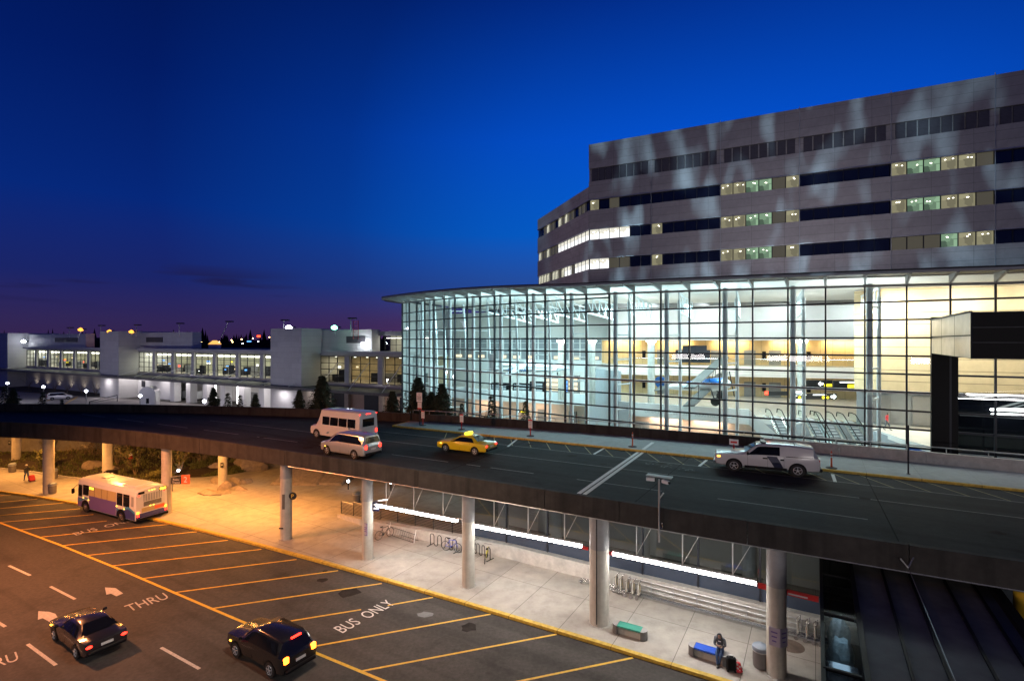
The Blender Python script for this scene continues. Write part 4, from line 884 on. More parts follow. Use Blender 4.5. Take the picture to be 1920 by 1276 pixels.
for sd in (-1,1): m.box((0,sd*.95,.40),(2.3,.09,.17),'black')
m.build('rocker_panel',t)
m=MB(); m.box((2.84,0,.85),(.08,1.0,.3),'chrome'); m.build('grille',t)
m=MB(); m.rbox((.1,0,1.955),(.3,1.1,.09),'vglass',.03); m.build('light_bar',t); m=MB(); m.tube([(-1.6,-.6,1.95),(-1.6,.6,1.95)],.02,'black',5); m.build('roof_rack',t)
m=MB(); m.box((1.15,-.99,.95),(.5,.006,.05),'greyp'); m.box((1.5,-.99,1.0),(.12,.006,.14),'navy'); m.build('door_marking',t)
# little sign standing in front of the truck, behind the bonnet
sgx=PZ(1376,868,ZW); tt=thing('sign_post','small white sign with red lettering standing beside the truck bonnet','sign post',sgx,ANG,'portable signs on the upper pavement'); m=MB(); m.lathe((0,0,0),[(.3,0),(.28,.05)],'rubber',14); m.build('base',tt); m=MB(); m.tube([(0,0,0),(0,0,1.4)],.05,'red',8); m.build('post',tt); m=MB(); m.box((0,0,1.55),(.62,.04,.42),'signw'); m.build('panel',tt); m=MB(); m.box((0,-.024,1.55),(.44,.012,.14),'signr'); m.build('markings',tt)
# ---- generic saloon / van builders
def saloon(kind):
    if kind=='suv': return [(2.35,.78,.45,.82,.5,.86),(2.25,.9,.35,.92,.7,1.0),(1.9,.94,.3,.98,.78,1.08),(1.15,.95,.3,1.02,.8,1.14),(.95,.95,.3,1.04,.78,1.2),(.25,.95,.3,1.06,.68,1.70),(-.2,.95,.3,1.06,.69,1.75),(-1.7,.95,.3,1.08,.68,1.73),(-2.0,.95,.3,1.08,.64,1.66),(-2.3,.92,.34,1.06,.6,1.12),(-2.38,.86,.42,1.0,.55,1.03)]
    if kind=='van': return [(2.5,.8,.45,.8,.5,.84),(2.4,.93,.32,.95,.7,1.02),(1.8,.97,.28,1.05,.8,1.16),(1.5,.98,.28,1.08,.82,1.26),(.75,.98,.28,1.12,.74,1.84),(.3,.98,.28,1.12,.76,1.9),(-2.1,.98,.28,1.12,.76,1.88),(-2.4,.98,.3,1.12,.72,1.8),(-2.55,.94,.36,1.08,.68,1.16),(-2.6,.9,.42,1.0,.6,1.04)]
    return [(2.42,.75,.42,.70,.5,.72),(2.32,.88,.3,.76,.66,.82),(1.9,.93,.24,.82,.76,.9),(1.05,.94,.22,.9,.78,1.0),(.9,.94,.22,.92,.76,1.03),(.15,.94,.22,.94,.60,1.42),(-.3,.94,.22,.94,.61,1.46),(-.95,.94,.22,.95,.60,1.42),(-1.62,.94,.24,.96,.7,1.06),(-2.3,.91,.3,.94,.7,1.0),(-2.42,.86,.4,.86,.6,.9)]
def vehicle(name,label,cat,loc,rz,kind,mt,tail='e_tail',amber=False):
    s_=saloon(kind); t=thing(name,label,cat,loc,rz); m=MB(); body(m,s_,mt); m.build('body',t)
    ws_={'suv':((.85,-1.9),(.3,-1.75)),'van':((1.35,-2.3),(.8,-2.25)),'saloon':((.78,-1.35),(.2,-.98))}[kind]
    sidewin(t,s_,ws_[0],ws_[1],'blackgl',.1,.92,8)
    fr={'suv':(.95,.27),'van':(1.5,.77),'saloon':(.9,.17)}[kind]; rr={'suv':(-2.28,-2.02),'van':(-2.53,-2.42),'saloon':(-1.6,-.97)}[kind]
    acrosswin(t,'windscreen',s_,fr[0],fr[1],'blackgl'); acrosswin(t,'rear_window',s_,rr[0],rr[1],'blackgl',w=.82)
    wheels(t,(1.42,-1.42) if kind!='van' else (1.6,-1.55),s_[4][1],.33 if kind=='saloon' else .36)
    xe=s_[-1][0]; zt=.78 if kind=='saloon' else .98
    for sd in (-1,1):
        lamp(t,'tail_lamp',(xe+.03,sd*.72,zt),(.14,.26,.14 if kind=='saloon' else .3),tail); lamp(t,'headlamp',(s_[1][0],sd*.62,.68 if kind=='saloon' else .8),(.14,.3,.14),'e_head')
        m=MB(); m.rbox((fr[0]-.12,sd*(s_[4][1]+.1),s_[4][5]-.02),(.1,.2,.14),mt,.03); m.build('wing_mirror',t)
        m=MB(); 
        for xx in (.05,-.95): m.bar((xx,sd*(s_[5][1]+.002),s_[5][2]+.1),(xx,sd*(s_[5][1]*.965+.004),s_[5][3]),.008,.008,'black')
        m.build('door_seam',t)
        if amber: lamp(t,'indicator',(s_[2][0],sd*s_[2][1],.7),(.16,.05,.07),'e_amber')
    m=MB(); m.rbox((xe-.02,0,.46),(.16,1.6,.18),'black',.04); m.build('rear_bumper',t); m=MB(); m.box((xe-.04,0,.72 if kind=='saloon' else .8),(.02,.5,.12),'signw'); m.build('number_plate',t)
    return t
rT=math.atan2(-TY,-TX)     # travelling away, to the left
def onroad(ul,vl,ur,vr,zl): a,b=PZ(ul,vl,zl),PZ(ur,vr,zl); return (a+b)/2,b-a
c,dv=onroad(165,1212,231,1185,.78); q=dv.normalized(); fwd=V(-q.y,q.x,0); rz=math.atan2(fwd.y,fwd.x)
vehicle('car','dark saloon car with red tail lamps over the worn arrow on the lower road','car',V(c.x,c.y,0)+fwd*2.3,rz,'saloon','cardark',amber=True)
c,dv=onroad(531,1240,590,1206,.98); q=dv.normalized(); fwd=V(-q.y,q.x,0); rz=math.atan2(fwd.y,fwd.x)
s_=vehicle('suv','black sport utility car with orange tail lamps crossing the yellow edge line','car',V(c.x,c.y,0)+fwd*2.3,rz,'suv','carblack','e_tailo',True)
m=MB(); m.box((-2.05,0,1.70),(.08,.5,.06),'e_tail'); m.build('brake_lamp',s_)
def deckrot(x): return math.atan2(cF(x-1)-cF(x+1),-2)
p=PZ(862,850,ZD)+N3*.9; t=vehicle('taxi','yellow taxi with a lit yellow roof sign driving on the elevated road','taxi',p,rT+.03,'saloon','taxi',amber=True)
m=MB(); m.rbox((-.25,0,1.56),(.3,.9,.2),'e_taxi',.04); m.build('roof_sign',t)
p=PZ(638,857,ZD)+N3*1.0; t=vehicle('van','silver van with red tail lamps in the near lane of the elevated road','van',p,rT-.02,'van','silver',amber=True)
# ---- shuttle minibus in the far lane
p=PZ(625,826,ZD)+N3*1.1; t=thing('shuttle_bus','white shuttle minibus with red roof lamps, far lane of the elevated road','shuttle bus',p,rT-.04)
s_=[(3.5,.8,.5,.9,.5,.95),(3.4,1.0,.35,1.05,.8,1.15),(2.7,1.05,.3,1.15,.85,1.3),(2.1,1.08,.3,1.2,.9,2.2),(1.8,1.1,.3,1.2,.95,2.75),(-3.2,1.1,.3,1.2,.98,2.8),(-3.45,1.1,.35,1.2,.95,2.7)]
m=MB(); body(m,s_,'carwhite'); m.build('body',t)
for a,b in ((1.6,.6),(.5,-.6),(-.7,-1.8),(-1.9,-2.95)): sidewin(t,s_,(a,b),(a,b),'blackgl',.12,.62,3)
acrosswin(t,'windscreen',s_,2.7,2.12,'blackgl'); wheels(t,(2.4,-2.0),1.1,.4)
m=MB(); m.box((-3.47,0,1.85),(.02,1.3,.7),'blackgl'); m.build('rear_window',t)
for y in (-.95,-.2,0,.2,.95): lamp(t,'clearance_lamp',(-3.44,y,2.6),(.08,.12,.07),'e_tail')
for sd in (-1,1): lamp(t,'tail_lamp',(-3.46,sd*.9,1.05),(.08,.16,.3),'e_tail'); lamp(t,'headlamp',(3.42,sd*.7,.8),(.12,.3,.2),'e_head')
m=MB(); m.rbox((-3.5,0,.5),(.2,2.0,.2),'black',.04); m.build('rear_bumper',t)
# ---- city bus
a,b=PZ(232,977.5),PZ(163,958.5); ax=b-a; rzb=math.atan2(ax.y,ax.x); print('bus wheelbase',ax.length)
nb=V(-ax.y,ax.x,0).normalized(); nb=nb if nb.dot(N3)>0 else -nb; k=ax.length/5.0
ctr=(a+b)/2+nb*1.15
t=thing('city_bus','white and purple city bus with lit red tail lamps, pulled up at the kerb','bus',ctr,rzb)
t.scale=(1.15,1.08,1.08); BX0,BX1=-4.35,3.75; BW=1.22; BH=2.78
prof=[(BW*.96,.34),(BW,.5),(BW,1.3),(BW*.985,BH-.5),(BW*.93,BH-.2),(BW*.75,BH-.06),(BW*.35,BH)]
def busring(x,s_=1,dz=0): r=[(x,-a*s_,b if b<1 else b-dz) for a,b in prof]; return r+[(x,a*s_,b if b<1 else b-dz) for a,b in prof[::-1]]
m=MB(); R=[busring(BX0,.95,.1),busring(BX0+.12,1,.0),busring(BX1-.5),busring(BX1-.12,.99,.02),busring(BX1,.93,.12)]; n=len(R[0]); vs=[p_ for r in R for p_ in r]; fs=[]
for i in range(len(R)-1):
    for j in range(n-1): a_=i*n+j; fs.append((a_,a_+1,a_+n+1,a_+n)[::-1])
    fs.append((i*n+n-1,i*n,i*n+n,i*n+2*n-1)[::-1])
m.add(vs,fs,'buswhite'); m.add(R[0],[tuple(range(n-1,-1,-1))],'buswhite'); m.add(R[-1],[tuple(range(n))],'buswhite'); m.build('body',t)
sd=1   # the side seen from the camera is +y when the bus heads away left
side=1 if (Matrix.Rotation(rzb,3,'Z')@V(0,1,0)).dot(N3)<0 else -1
def bp(x0,x1,z0,z1,mt,name,out=.012,par=t,pts=None):
    m=MB(); y=side*(BW+out); P_=[(x,y-side*(.02*max(0,(z-1.3)/1.0)),z) for x,z in (pts or [(x0,z0),(x1,z0),(x1,z1),(x0,z1)])]
    m.add(P_,[tuple(range(len(P_)))] if True else [],mt); return m.build(name,par)
bp(-1.85,1.95,.42,1.5,'purple','purple_panel'); bp(-1.85,1.95,1.5,2.28,'tan','advert_panel',.014)
m=MB(); 
for x in (1.15,.15,-.65): m.bar((x,side*(BW+.014),1.5),(x,side*(BW+.0),2.28),.02,.01,'black')
m.build('panel_seam',t)
bp(2.85,3.62,.42,1.15,'purple','front_panel'); bp(2.0,2.85,1.45,2.3,'blackgl','side_window'); bp(2.95,3.55,1.25,2.25,'bubble','driver_window'); bp(3.02,3.48,1.3,2.2,'blackgl','window_pane',.016)
bp(-2.72,-1.95,1.32,2.3,'blackgl','side_window'); bp(-3.62,-2.8,1.32,2.3,'blackgl','side_window'); bp(-4.15,-3.85,1.45,2.2,'greyp','side_louver')
wv=[(-4.3,.42)]+[(-1.9,.42)]+[(x,.95+.16*math.sin((x+1.9)*3.1)+.05*(-1.9-x)) for x in arr(-1.9,-4.3,14)]
bp(0,0,0,0,'busnavy','wave_panel',.012,t,wv); wv2=[(x,.93+.16*math.sin((x+1.9)*3.1)+.05*(-1.9-x)) for x in arr(-1.9,-4.3,14)]; wv2=wv2+[(x,z+.2) for x,z in wv2[::-1]]; bp(0,0,0,0,'busblue','wave_stripe',.015,t,wv2)
wv=[(x,1.18+.14*math.sin((x-1.9)*3.3)) for x in arr(1.97,3.5,8)]; wv=wv+[(x,z-.2) for x,z in wv[::-1]]; bp(0,0,0,0,'busblue','wave_stripe',.015,t,wv)
bp(1.3,1.9,2.05,2.2,'e_led','side_sign',.02)
for x,z in ((2.75,1.2),(2.0,1.12),(-1.95,1.2),(-2.95,1.12)): lamp(t,'marker_lamp',(x,side*(BW+.02),z),(.12,.04,.08),'e_amber')
for x in (2.45,-2.55):
    for s2 in (-1,1):
        m=MB(); r=.47; m.lathe((x,s2*(BW-.12),r),[(r*.55,-.14),(r*.95,-.14),(r,-.08),(r,.1),(r*.95,.135),(r*.55,.135)],'rubber',26,'Y'); wl_=m.build('wheel',t)
        m=MB(); m.lathe((x,s2*(BW+.0),r),[(.27,-.02),(.27,.02),(.16,.05 if s2>0 else -.05)],'chrome',18,'Y'); m.lathe((x,s2*(BW+.02),r),[(.1,-.05),(.1,.05)],'galv',12,'Y'); m.build('rim',wl_)
        m=MB(); pts=[(x+.62*math.cos(q),s2*(BW+.022),.4+.66*math.sin(q)) for q in arr(0,math.pi,14)]; m.add(pts,[tuple(range(14))],'black'); m.build('wheel_arch',t)
xr=BX0-.012
def rp(y0,y1,z0,z1,mt,name,o_=0): m=MB(); m.box((xr-o_,(y0+y1)/2,(z0+z1)/2),(.03,abs(y1-y0),z1-z0),mt); return m.build(name,t)
q=-side       # camera side edge first
rp(-.75,.62,1.75,2.3,'greyp','engine_louver'); rp(-.72,.6,1.35,1.7,MT.setdefault('busgr',mat('bus_grille',(.4,.39,.38),.5,var=.2,joints=(.06,.06,.02,(0,rad(90),0),.3,0))),'engine_grille')
m=MB(); 
for i in range(7): m.box((xr-.02,-.75+1.37*(i+.5)/7,2.02),(.02,.03,.55),'buswhite')
m.build('louver_bar',t)
rp(-.95,.75,.92,1.25,'tan','rear_advert'); rp(-.2 if side>0 else .2,-.95 if side>0 else .75,.96,1.2,'signo','advert_block',.02)
rp(-side*1.1,-side*.55,2.32,2.58,'black','rear_sign'); rp(-side*1.05,-side*.6,2.37,2.53,'e_led','sign_text',.02)
rp(side*.55,side*1.0,2.36,2.55,'black','vent'); rp(-1.16,1.16,.5,.85,'busnavy','rear_wave'); rp(-1.2,1.2,.32,.5,'black','rear_bumper',.08)
for s2 in (-1,1):
    for z in (.72,.95): lamp(t,'tail_lamp',(xr-.03,s2*1.04,z),(.06,.17,.17),'e_tailo' if z>.8 else 'e_tail')
    lamp(t,'clearance_lamp',(xr-.0,s2*.95,2.25),(.06,.1,.08),'e_tail')
for y in (-.2,0,.2): lamp(t,'clearance_lamp',(xr,y,2.52),(.06,.1,.06),'e_amber')
for y in (-.12,.12): lamp(t,'clearance_lamp',(xr-.02,y,1.32),(.06,.1,.07),'e_amber')
m=MB(); m.rbox((-2.6,0,BH+.0),(1.6,1.5,.16),'buswhite',.05); m.rbox((-.9,.2,BH+.02),(.5,.5,.1),'buswhite',.03); m.build('roof_unit',t)
m=MB(); m.rbox((1.6,0,BH+.02),(.7,.7,.08),'galv',.02); m.build('roof_hatch',t)
m=MB(); m.rbox((BX1+.22,side*(BW+.18),1.65),(.1,.22,.42),'black',.03); m.tube([(BX1-.1,side*BW,2.2),(BX1+.2,side*(BW+.18),1.85)],.02,'black',5); m.build('wing_mirror',t)
m=MB(); m.box((BX1-.0,0,1.85),(.03,2.0,1.1),'blackgl'); m.build('windscreen',t)
# ---- parking lot van
p=PZ(113,748.5,-.02); 
t=vehicle('van','small white van alone on the parking lot','van',p,rad(38),'van','carwhite','signr')
# ------------------------------------------------------------------ glass hall
pc=[-6.526397358140318e-11,3.987669253137426e-07,-0.0009059174090602989,0.9827346530864031,-296.07881014520285]
def spanu(u): return sum(k*u**(4-i) for i,k in enumerate(pc))
mu=[755,768,782,797,814.4,833.5,853.6,876.6,901,928,957,989,1023,1060.5,1100,1143,1189.5,1239.6,1293,1349.7,1411.5,1477.5,1548,1621.4,1699.8,1781.5,1866]
MP=[]
for u in mu: Y=4815*1.22/spanu(u); MP.append(V((u-960)/F*Y,Y,0))
ex=[MP[-1]+V(1.95,-1.2,0)*i for i in (1,2,3,4)]; MP+=ex
zt_=lambda u:16.46+ (1700-u)*.00085 if u>1100 else 16.97+ (1100-u)*.0033
ZT=[zt_(u) for u in mu]+[zt_(1890)]*4
MPm=[p*S for p in MP]; ZTm=[z*S for z in ZT]
NB=len(MPm)
nrm=[]
for i in range(NB):
    d=(MPm[min(i+1,NB-1)]-MPm[max(0,i-1)]).normalized(); nrm.append(V(d.y,-d.x,0))   # outward, to the road
rowz=[z*S for z in [16.64]+[15.42-1.22*k for k in range(13)]]
hall=thing('terminal_hall','tall curved glass arrivals hall glowing white from inside','building')
K1=24     # index of the last bay of bright glass (u 1699.8 -> 1743)
pend=MP[K1].lerp(MP[K1+1],.53)*S
for i in range(NB-1):
    a,b=MPm[i],MPm[i+1]
    m=WB(); m.quad(V(a.x,a.y,.2),V(b.x,b.y,.2),V(b.x,b.y,ZTm[i+1]),V(a.x,a.y,ZTm[i]),'glass'); m.build('glass_bay',hall)
    m=WB(); z0,z1=.12*S,.62*S; m.quad(V(a.x,a.y,ZTm[i]+z0),V(b.x,b.y,ZTm[i+1]+z0),V(b.x,b.y,ZTm[i+1]+z1),V(a.x,a.y,ZTm[i]+z1),'glass'); m.build('clerestory_pane',hall)
for i in range(NB):
    a=MPm[i]; m=WB(); d=nrm[i]; m.box((a.x+d.x*.06,a.y+d.y*.06,(ZTm[i]+.2)/2),(.125,.28,ZTm[i]-.2),'frame',math.atan2(d.y,d.x)+math.pi/2); m.build('mullion',hall)
    # roof bracket: tapered fin from the glass line to the roof edge
    zt=ZTm[i]; o_=3.0*S*(.9 if i>3 else 1); s_=V(-d.y,d.x,0)*.09; m=WB()
    P_=[a+Z3*(zt+.1),a+Z3*(zt+.8*S*.85),a+d*o_*.96+Z3*(zt+.62*S),a+d*o_*.96+Z3*(zt+.5*S)]
    m.add([p+s_ for p in P_]+[p-s_ for p in P_],[(0,1,2,3),(7,6,5,4),(0,3,7,4),(1,0,4,5),(2,1,5,6),(3,2,6,7)],'roofm'); m.build('roof_bracket',hall)
for k,z in enumerate(rowz):
    pts=[(i,MPm[i]+nrm[i]*.02) for i in range(NB) if z<ZTm[i]-.15 and not(k==0 and i>15)]
    if len(pts)<2: continue
    m=WB()
    mt_='steel' if k==6 else 'frame'; 
    for (i,p),(j,q) in zip(pts,pts[1:]):
        m.bar(p+Z3*z,q+Z3*z,.18,.15 if k!=6 else .22,mt_)
        if k==6: m.bar(p+nrm[i]*.1+Z3*(z+.02),q+nrm[j]*.1+Z3*(z+.02),.05,.1,'frame')
    m.build('transom',hall)
m=WB()
for i in range(NB-1):
    a,b=MPm[i],MPm[i+1]; m.bar(V(a.x,a.y,ZTm[i]+.05),V(b.x,b.y,ZTm[i+1]+.05),.3,.2,'roofm')
m.build('head_beam',hall)
m=WB()
for i in range(NB-1): a,b=MPm[i],MPm[i+1]; m.bar(V(a.x,a.y,ZTm[i]+.66*S),V(b.x,b.y,ZTm[i+1]+.66*S),.2,.1,'roofm')
m.build('clerestory_head',hall)
# roof
wrapA=[V(-15.9,76.5,0)*S,V(-15.0,80,0)*S,V(-13.4,84,0)*S,V(-11,88.5,0)*S]; 
E=[a+d*3.1*S for a,d in zip(MPm,nrm)]
tip=[MPm[0]+V(-.90,.25,0)*3.6*S,MPm[0]+V(-.86,.75,0)*3.6*S+V(0,2,0)]
edge=[w_+V(-3.2,.5,0)*S for w_ in wrapA[::-1]]+[tip[1],tip[0]]+E
ez=[ZTm[0]+.55*S]*(len(wrapA)+2)+[z+.55*S for z in ZTm]
inn=[w_ for w_ in wrapA[::-1]]+[MPm[0],MPm[0]]+MPm
bk=[B(2,92)]*len(wrapA)+[B(-2,90),B(2,88)]+[p-n_*26*S for p,n_ in zip(MPm,nrm)]
bk=[]
for i in range(len(edge)): t_=i/(len(edge)-1); bk.append(B(0,92).lerp(B(62,52),t_))
rf=WB(); top=[V(p.x,p.y,z+.26*S) for p,z in zip(edge,ez)]; bot=[V(p.x,p.y,z) for p,z in zip(edge,ez)]
rid=[V((p*.82+q*.18).x,(p*.82+q*.18).y,z+.5*S) for p,q,z in zip(inn,bk,ez)]
sof=[V(p.x,p.y,z+.14*S) for p,z in zip(inn,ez)]
ceil_=[V(q.x,q.y,17.1*S) for q in bk]; rtop=[V(q.x,q.y,17.4*S) for q in bk]
rf.strip(bot,top,'roofdark'); rf.strip(top,rid,'roofdark',True); rf.strip(rid,rtop,'roofdark',True); rf.build('roof',hall)
m=WB(); lip=[V((p*.93+q*.07).x,(p*.93+q*.07).y,z+.10*S) for p,q,z in zip(edge,inn,ez)]
m.strip([p-Z3*.0 for p in bot],[V(p.x,p.y,p.z+.13*S) for p in offs(edge,-.02)] and [p+Z3*.12*S for p in bot],'roofm') if False else None
m.strip(sof,bot,MT.setdefault('soff',mat('soffit_metal',(.17,.16,.15),.6,var=.06))); m.build('soffit',hall)
m=WB(); m.strip(ceil_,sof,'plaster'); m.build('ceiling',hall)
m=WB(); fasc=[p+ (n_*.03) for p,n_ in zip([V(p.x,p.y,z-.01) for p,z in zip(E,ez[len(wrapA)+2:])],nrm)]
m.strip(fasc,[p+Z3*.16*S for p in fasc],'roofm'); m.build('fascia',hall)
# end glazing on the far left
ends=[MPm[0]]+wrapA
for a,b in zip(ends,ends[1:]):
    m=WB(); m.quad(V(a.x,a.y,.2),V(b.x,b.y,.2),V(b.x,b.y,18.5*S),V(a.x,a.y,18.5*S),'white'); m.build('end_wall',hall)
    m=WB(); m.box((b.x,b.y,18.5*S/2),(.12,.25,18.5*S),'steel'); m.build('mullion',hall)
    m=WB()
    for z in rowz: m.bar(V(a.x,a.y,z),V(b.x,b.y,z),.1,.1,'steel')
    m.build('transom',hall)
# mast columns behind the glass, every second mullion
for i in list(range(1,24,2))+[23] if False else [0,2,3,5,7,9,11,13,15,17,19,21,23]:
    a=MPm[i]; d=-nrm[i]; tan_=V(-nrm[i].y,nrm[i].x,0)*-1; tan_=(MPm[i+1]-a).normalized()
    A0=a+d*.75+tan_*.35; B0=a+d*2.6+tan_*1.1; z1=ZTm[i]+.3; 
    m=WB(); m.tube([V(A0.x,A0.y,.2),V(A0.x,A0.y,z1)],.24,'steel',12); m.build('mast',hall)
    pts=[]; n_=7
    m=WB(); bow=[B0+d*(.5*math.sin(math.pi*t))+Z3*(.2+(z1-.4)*t) for t in arr(0,1,9)]; bow=[V(p.x,p.y,.2+(z1-1.2)*t) for p,t in zip(bow,arr(0,1,9))]; m.tube(bow,.17,'steel',10); m.build('mast',hall)
    m=WB()
    for t in arr(.12,.95,7): z=.2+(z1-1.2)*t; p=B0+d*(.5*math.sin(math.pi*t)); m.bar(V(A0.x,A0.y,z),V(p.x,p.y,z),.14,.14,'steel')
    m.build('mast_rung',hall)
    # roof truss running back from the mast
    if i>=7:
        q=a+d*17*S*.6; m=WB(); zt=ZTm[i]; p0=V(B0.x,B0.y,zt+.1); p1=V(q.x,q.y,16.6*S); m.tube([p0,p1],.12,'steel',8); p2=V(B0.x,B0.y,zt-1.9); m.tube([p2,V(q.x,q.y,16.6*S-2.0)],.12,'steel',8)
        for t in arr(0,1,6): m.tube([p0.lerp(p1,t),p2.lerp(V(q.x,q.y,16.6*S-2),t)],.07,'steel',6)
        for t in arr(0,.8,5): m.tube([p0.lerp(p1,t),p2.lerp(V(q.x,q.y,16.6*S-2),t+.2)],.05,'steel',6)
        m.build('roof_truss',hall)
# floors
FZ=5.45*S
fl=[(-15,77),(-4.4,70),(9.2,63.5),(11.5,55),(12.8,54.2),(22.3,48.5),(24.0,47.5),(24.6,50.5),(31.6,46.5),(30.2,43.0),(29.2,38.5),(28.9,34.2),(40,27.5),(62,40),(52,64),(45.1,64),(29,69.2),(13,74.2),(-11,88)]
m=WB(); m.prism([(x*S,y*S) for x,y in fl],FZ-.5,FZ-.002,'plaster','terrazzo'); m.build('upper_floor',hall)
m=WB(); m.poly([B(x,y,.12) for x,y in ((-16,74),(2,52),(14,42.5),(30,32.5),(45,25),(62,40),(45,64),(13,74),(-11,88))],'terrazzo'); m.build('lower_floor',hall)
# front parapets of the upper floor
def up(path,z0,z1,mt,name,th=.25):
    m=WB()
    for a,b in zip(path,path[1:]): m.wall(B(*a),B(*b),z0*S,z1*S,th,mt)
    return m.build(name,hall)
up([(-15,76.9),(-4.5,69.9),(9.1,63.4)],4.75,6.2,'white','gallery_parapet'); up([(12.75,54.05),(22.3,48.35)],4.9,6.3,'white','gallery_parapet')
m=WB(); a,b=B(12.9,53.8),B(22.0,48.3); d=(b-a).normalized(); n_=V(d.y,-d.x,0); c=a.lerp(b,.5)+n_*.14
m.text('GINA MARIE LINDSEY ARRIVALS HALL',.62,MT.setdefault('letterg',mat('raised_letters',(.52,.57,.6),.5,var=0)),frameM(V(c.x,c.y,5.35*S),d,Z3)); m.build('wall_lettering',hall)
m=WB(); m.add([B(22.3,48.35,6.3),B(22.3,48.35,4.9),B(24.6,43.3,1.2),B(24.6,43.3,2.9)],[(0,1,2,3),(3,2,1,0)],'white'); m.build('stair_wall',hall)
up([(9.2,63.4),(11.5,55.0)],.2,9.5,'greyp','lift_shaft',.5); up([(11.5,55.0),(12.7,54.3)],.2,6.3,'greyp','lift_shaft',.5); up([(9.1,64),(12.5,66)],.2,9.5,'greyp','lift_shaft')
m=WB(); m.poly([B(9.2,63.4,9.5),B(11.5,55,9.5),B(13,56,9.5),B(11,64,9.5)],'greyp'); m.build('lift_roof',hall)
# lower level rear wall
up([(-14,80),(-3,73),(10,66.5)],.1,4.9,'pink','lower_wall'); up([(12.9,56.8),(22.5,51),(24.5,50)],.1,4.9,'pink','lower_wall'); up([(24.6,50.5),(31.6,46.5),(30.2,43),(29.3,38)],.1,5.3,'greyp','lower_wall')
for x,y in ((-2,72.2),(4,69.5),(8,67.3)): c=B(x,y); m=WB(); m.box((c.x,c.y,2.2),(1.2,.6,4.2),'doorg',ANG); m.build('lower_door',hall)
c=B(14.2,56.2); m=WB(); m.box((c.x,c.y,2.6),(2.2,.7,4.6),'greyp',ANG); m.build('lower_door',hall)
# warm back walls, two storeys, and the balcony
WL=[(13,74),(29,69),(46,63.6)]
def wq(k,y=0): # point on the warm wall, k base metres from (29,69)
    return V(29+.954*k+ -.3*y*0, 69-.3*k-y,0)
m=WB(); a,b=B(*wq(-16.8)[:2]),B(*wq(17.5)[:2]); m.wall(a,b,FZ,9.5*S,.3,'woodv',-.1); m.build('back_wall',hall)
m=WB(); m.wall(a,b,9.6*S,13.0*S,.3,'woodv',-.1); m.build('back_wall',hall)
m=WB(); m.wall(a,b,13.0*S,17.2*S,.3,'plaster',-.1); m.build('back_wall',hall)
m=WB(); A=[wq(-16.8,0),wq(17.5,0)]; Bq=[wq(-16.8,4.6),wq(17.5,4.6)]; m.slab([(p.x*S,p.y*S) for p in Bq],[(p.x*S,p.y*S) for p in A],8.25*S,9.6*S,'plaster','terrazzo'); m.build('balcony_slab',hall)
m=WB(); p,q=B(*wq(-16.8,4.5)[:2]),B(*wq(17.5,4.5)[:2]); m.quad(V(p.x,p.y,9.6*S),V(q.x,q.y,9.6*S),V(q.x,q.y,10.45*S),V(p.x,p.y,10.45*S),'glassr'); m.build('glass_balustrade',hall)
m=WB(); m.tube([V(p.x,p.y,10.47*S),V(q.x,q.y,10.47*S)],.04,'chrome',6); m.build('balustrade_rail',hall)
m=WB(); p,q=B(*wq(-16.8,4.7)[:2]),B(*wq(17.5,4.7)[:2]); m.wall(p,q,12.85*S,17.2*S,.3,'plaster'); m.build('bulkhead',hall)
m=WB(); m.slab([(p.x,p.y),(q.x,q.y)],[(a.x,a.y),(b.x,b.y)],12.8*S,12.95*S,'plaster'); m.build('balcony_ceiling',hall)
m=WB(); 
for z in (8.5,8.85): m.bar(V(p.x,p.y,z*S)-N3*.1,V(q.x,q.y,z*S)-N3*.1,.02,.04,'greyp')
m.build('slab_joint',hall)
for k in (-1.5,2.6,5.6,-8.5):
    for z0 in (FZ,9.6*S): c=wq(k,.22)*S; m=WB(); m.box((c.x,c.y,z0+1.15),(1.7,.12,2.3),'doorg',-.305); m.build('door',hall)
for k in (4.3,9.5,-5,-11):
    for z0 in (FZ,9.6*S): c=wq(k,.25)*S; m=WB(); m.box((c.x,c.y,z0+1.5),(.55,.15,1.3),'black',-.305); m.build('wall_panel',hall)
# left part: white and grey partition
LW=[(13,74.2),(4,78.5),(-4,82.8),(-11,88)]
up(LW,5.45,8.2,'plaster','partition_wall'); up(LW,8.2,9.9,'white','partition_band'); up(LW,13.2,17.3,'plaster','partition_band')
for a,b in zip(LW,LW[1:]):
    A,Bq=B(*a),B(*b); n=6
    for i in range(n):
        p,q=A.lerp(Bq,i/n),A.lerp(Bq,(i+1)/n); m=WB(); m.wall(p,q,9.9*S,13.2*S,.08,'greyp'); m.build('grey_pane',hall); m=WB(); m.box((p.x,p.y-.1,11.55*S),(.22,.22,3.4*S),'white'); m.build('partition_post',hall)
    m=WB(); m.bar(V(A.x,A.y-.12,11.5*S),V(Bq.x,Bq.y-.12,11.5*S),.14,.14,'white'); m.bar(V(A.x,A.y-.12,12.4*S),V(Bq.x,Bq.y-.12,12.4*S),.1,.1,'white'); m.build('partition_rail',hall)
m=WB(); ll=[B(*p) for p in LW]
for a,b in zip(ll,ll[1:]):
    for t in (.12,.4,.68): p=a.lerp(b,t); m.box((p.x,p.y-.35,10.25*S),(1.5,.1,.5),'e_shop')
m.build('low_window',hall)
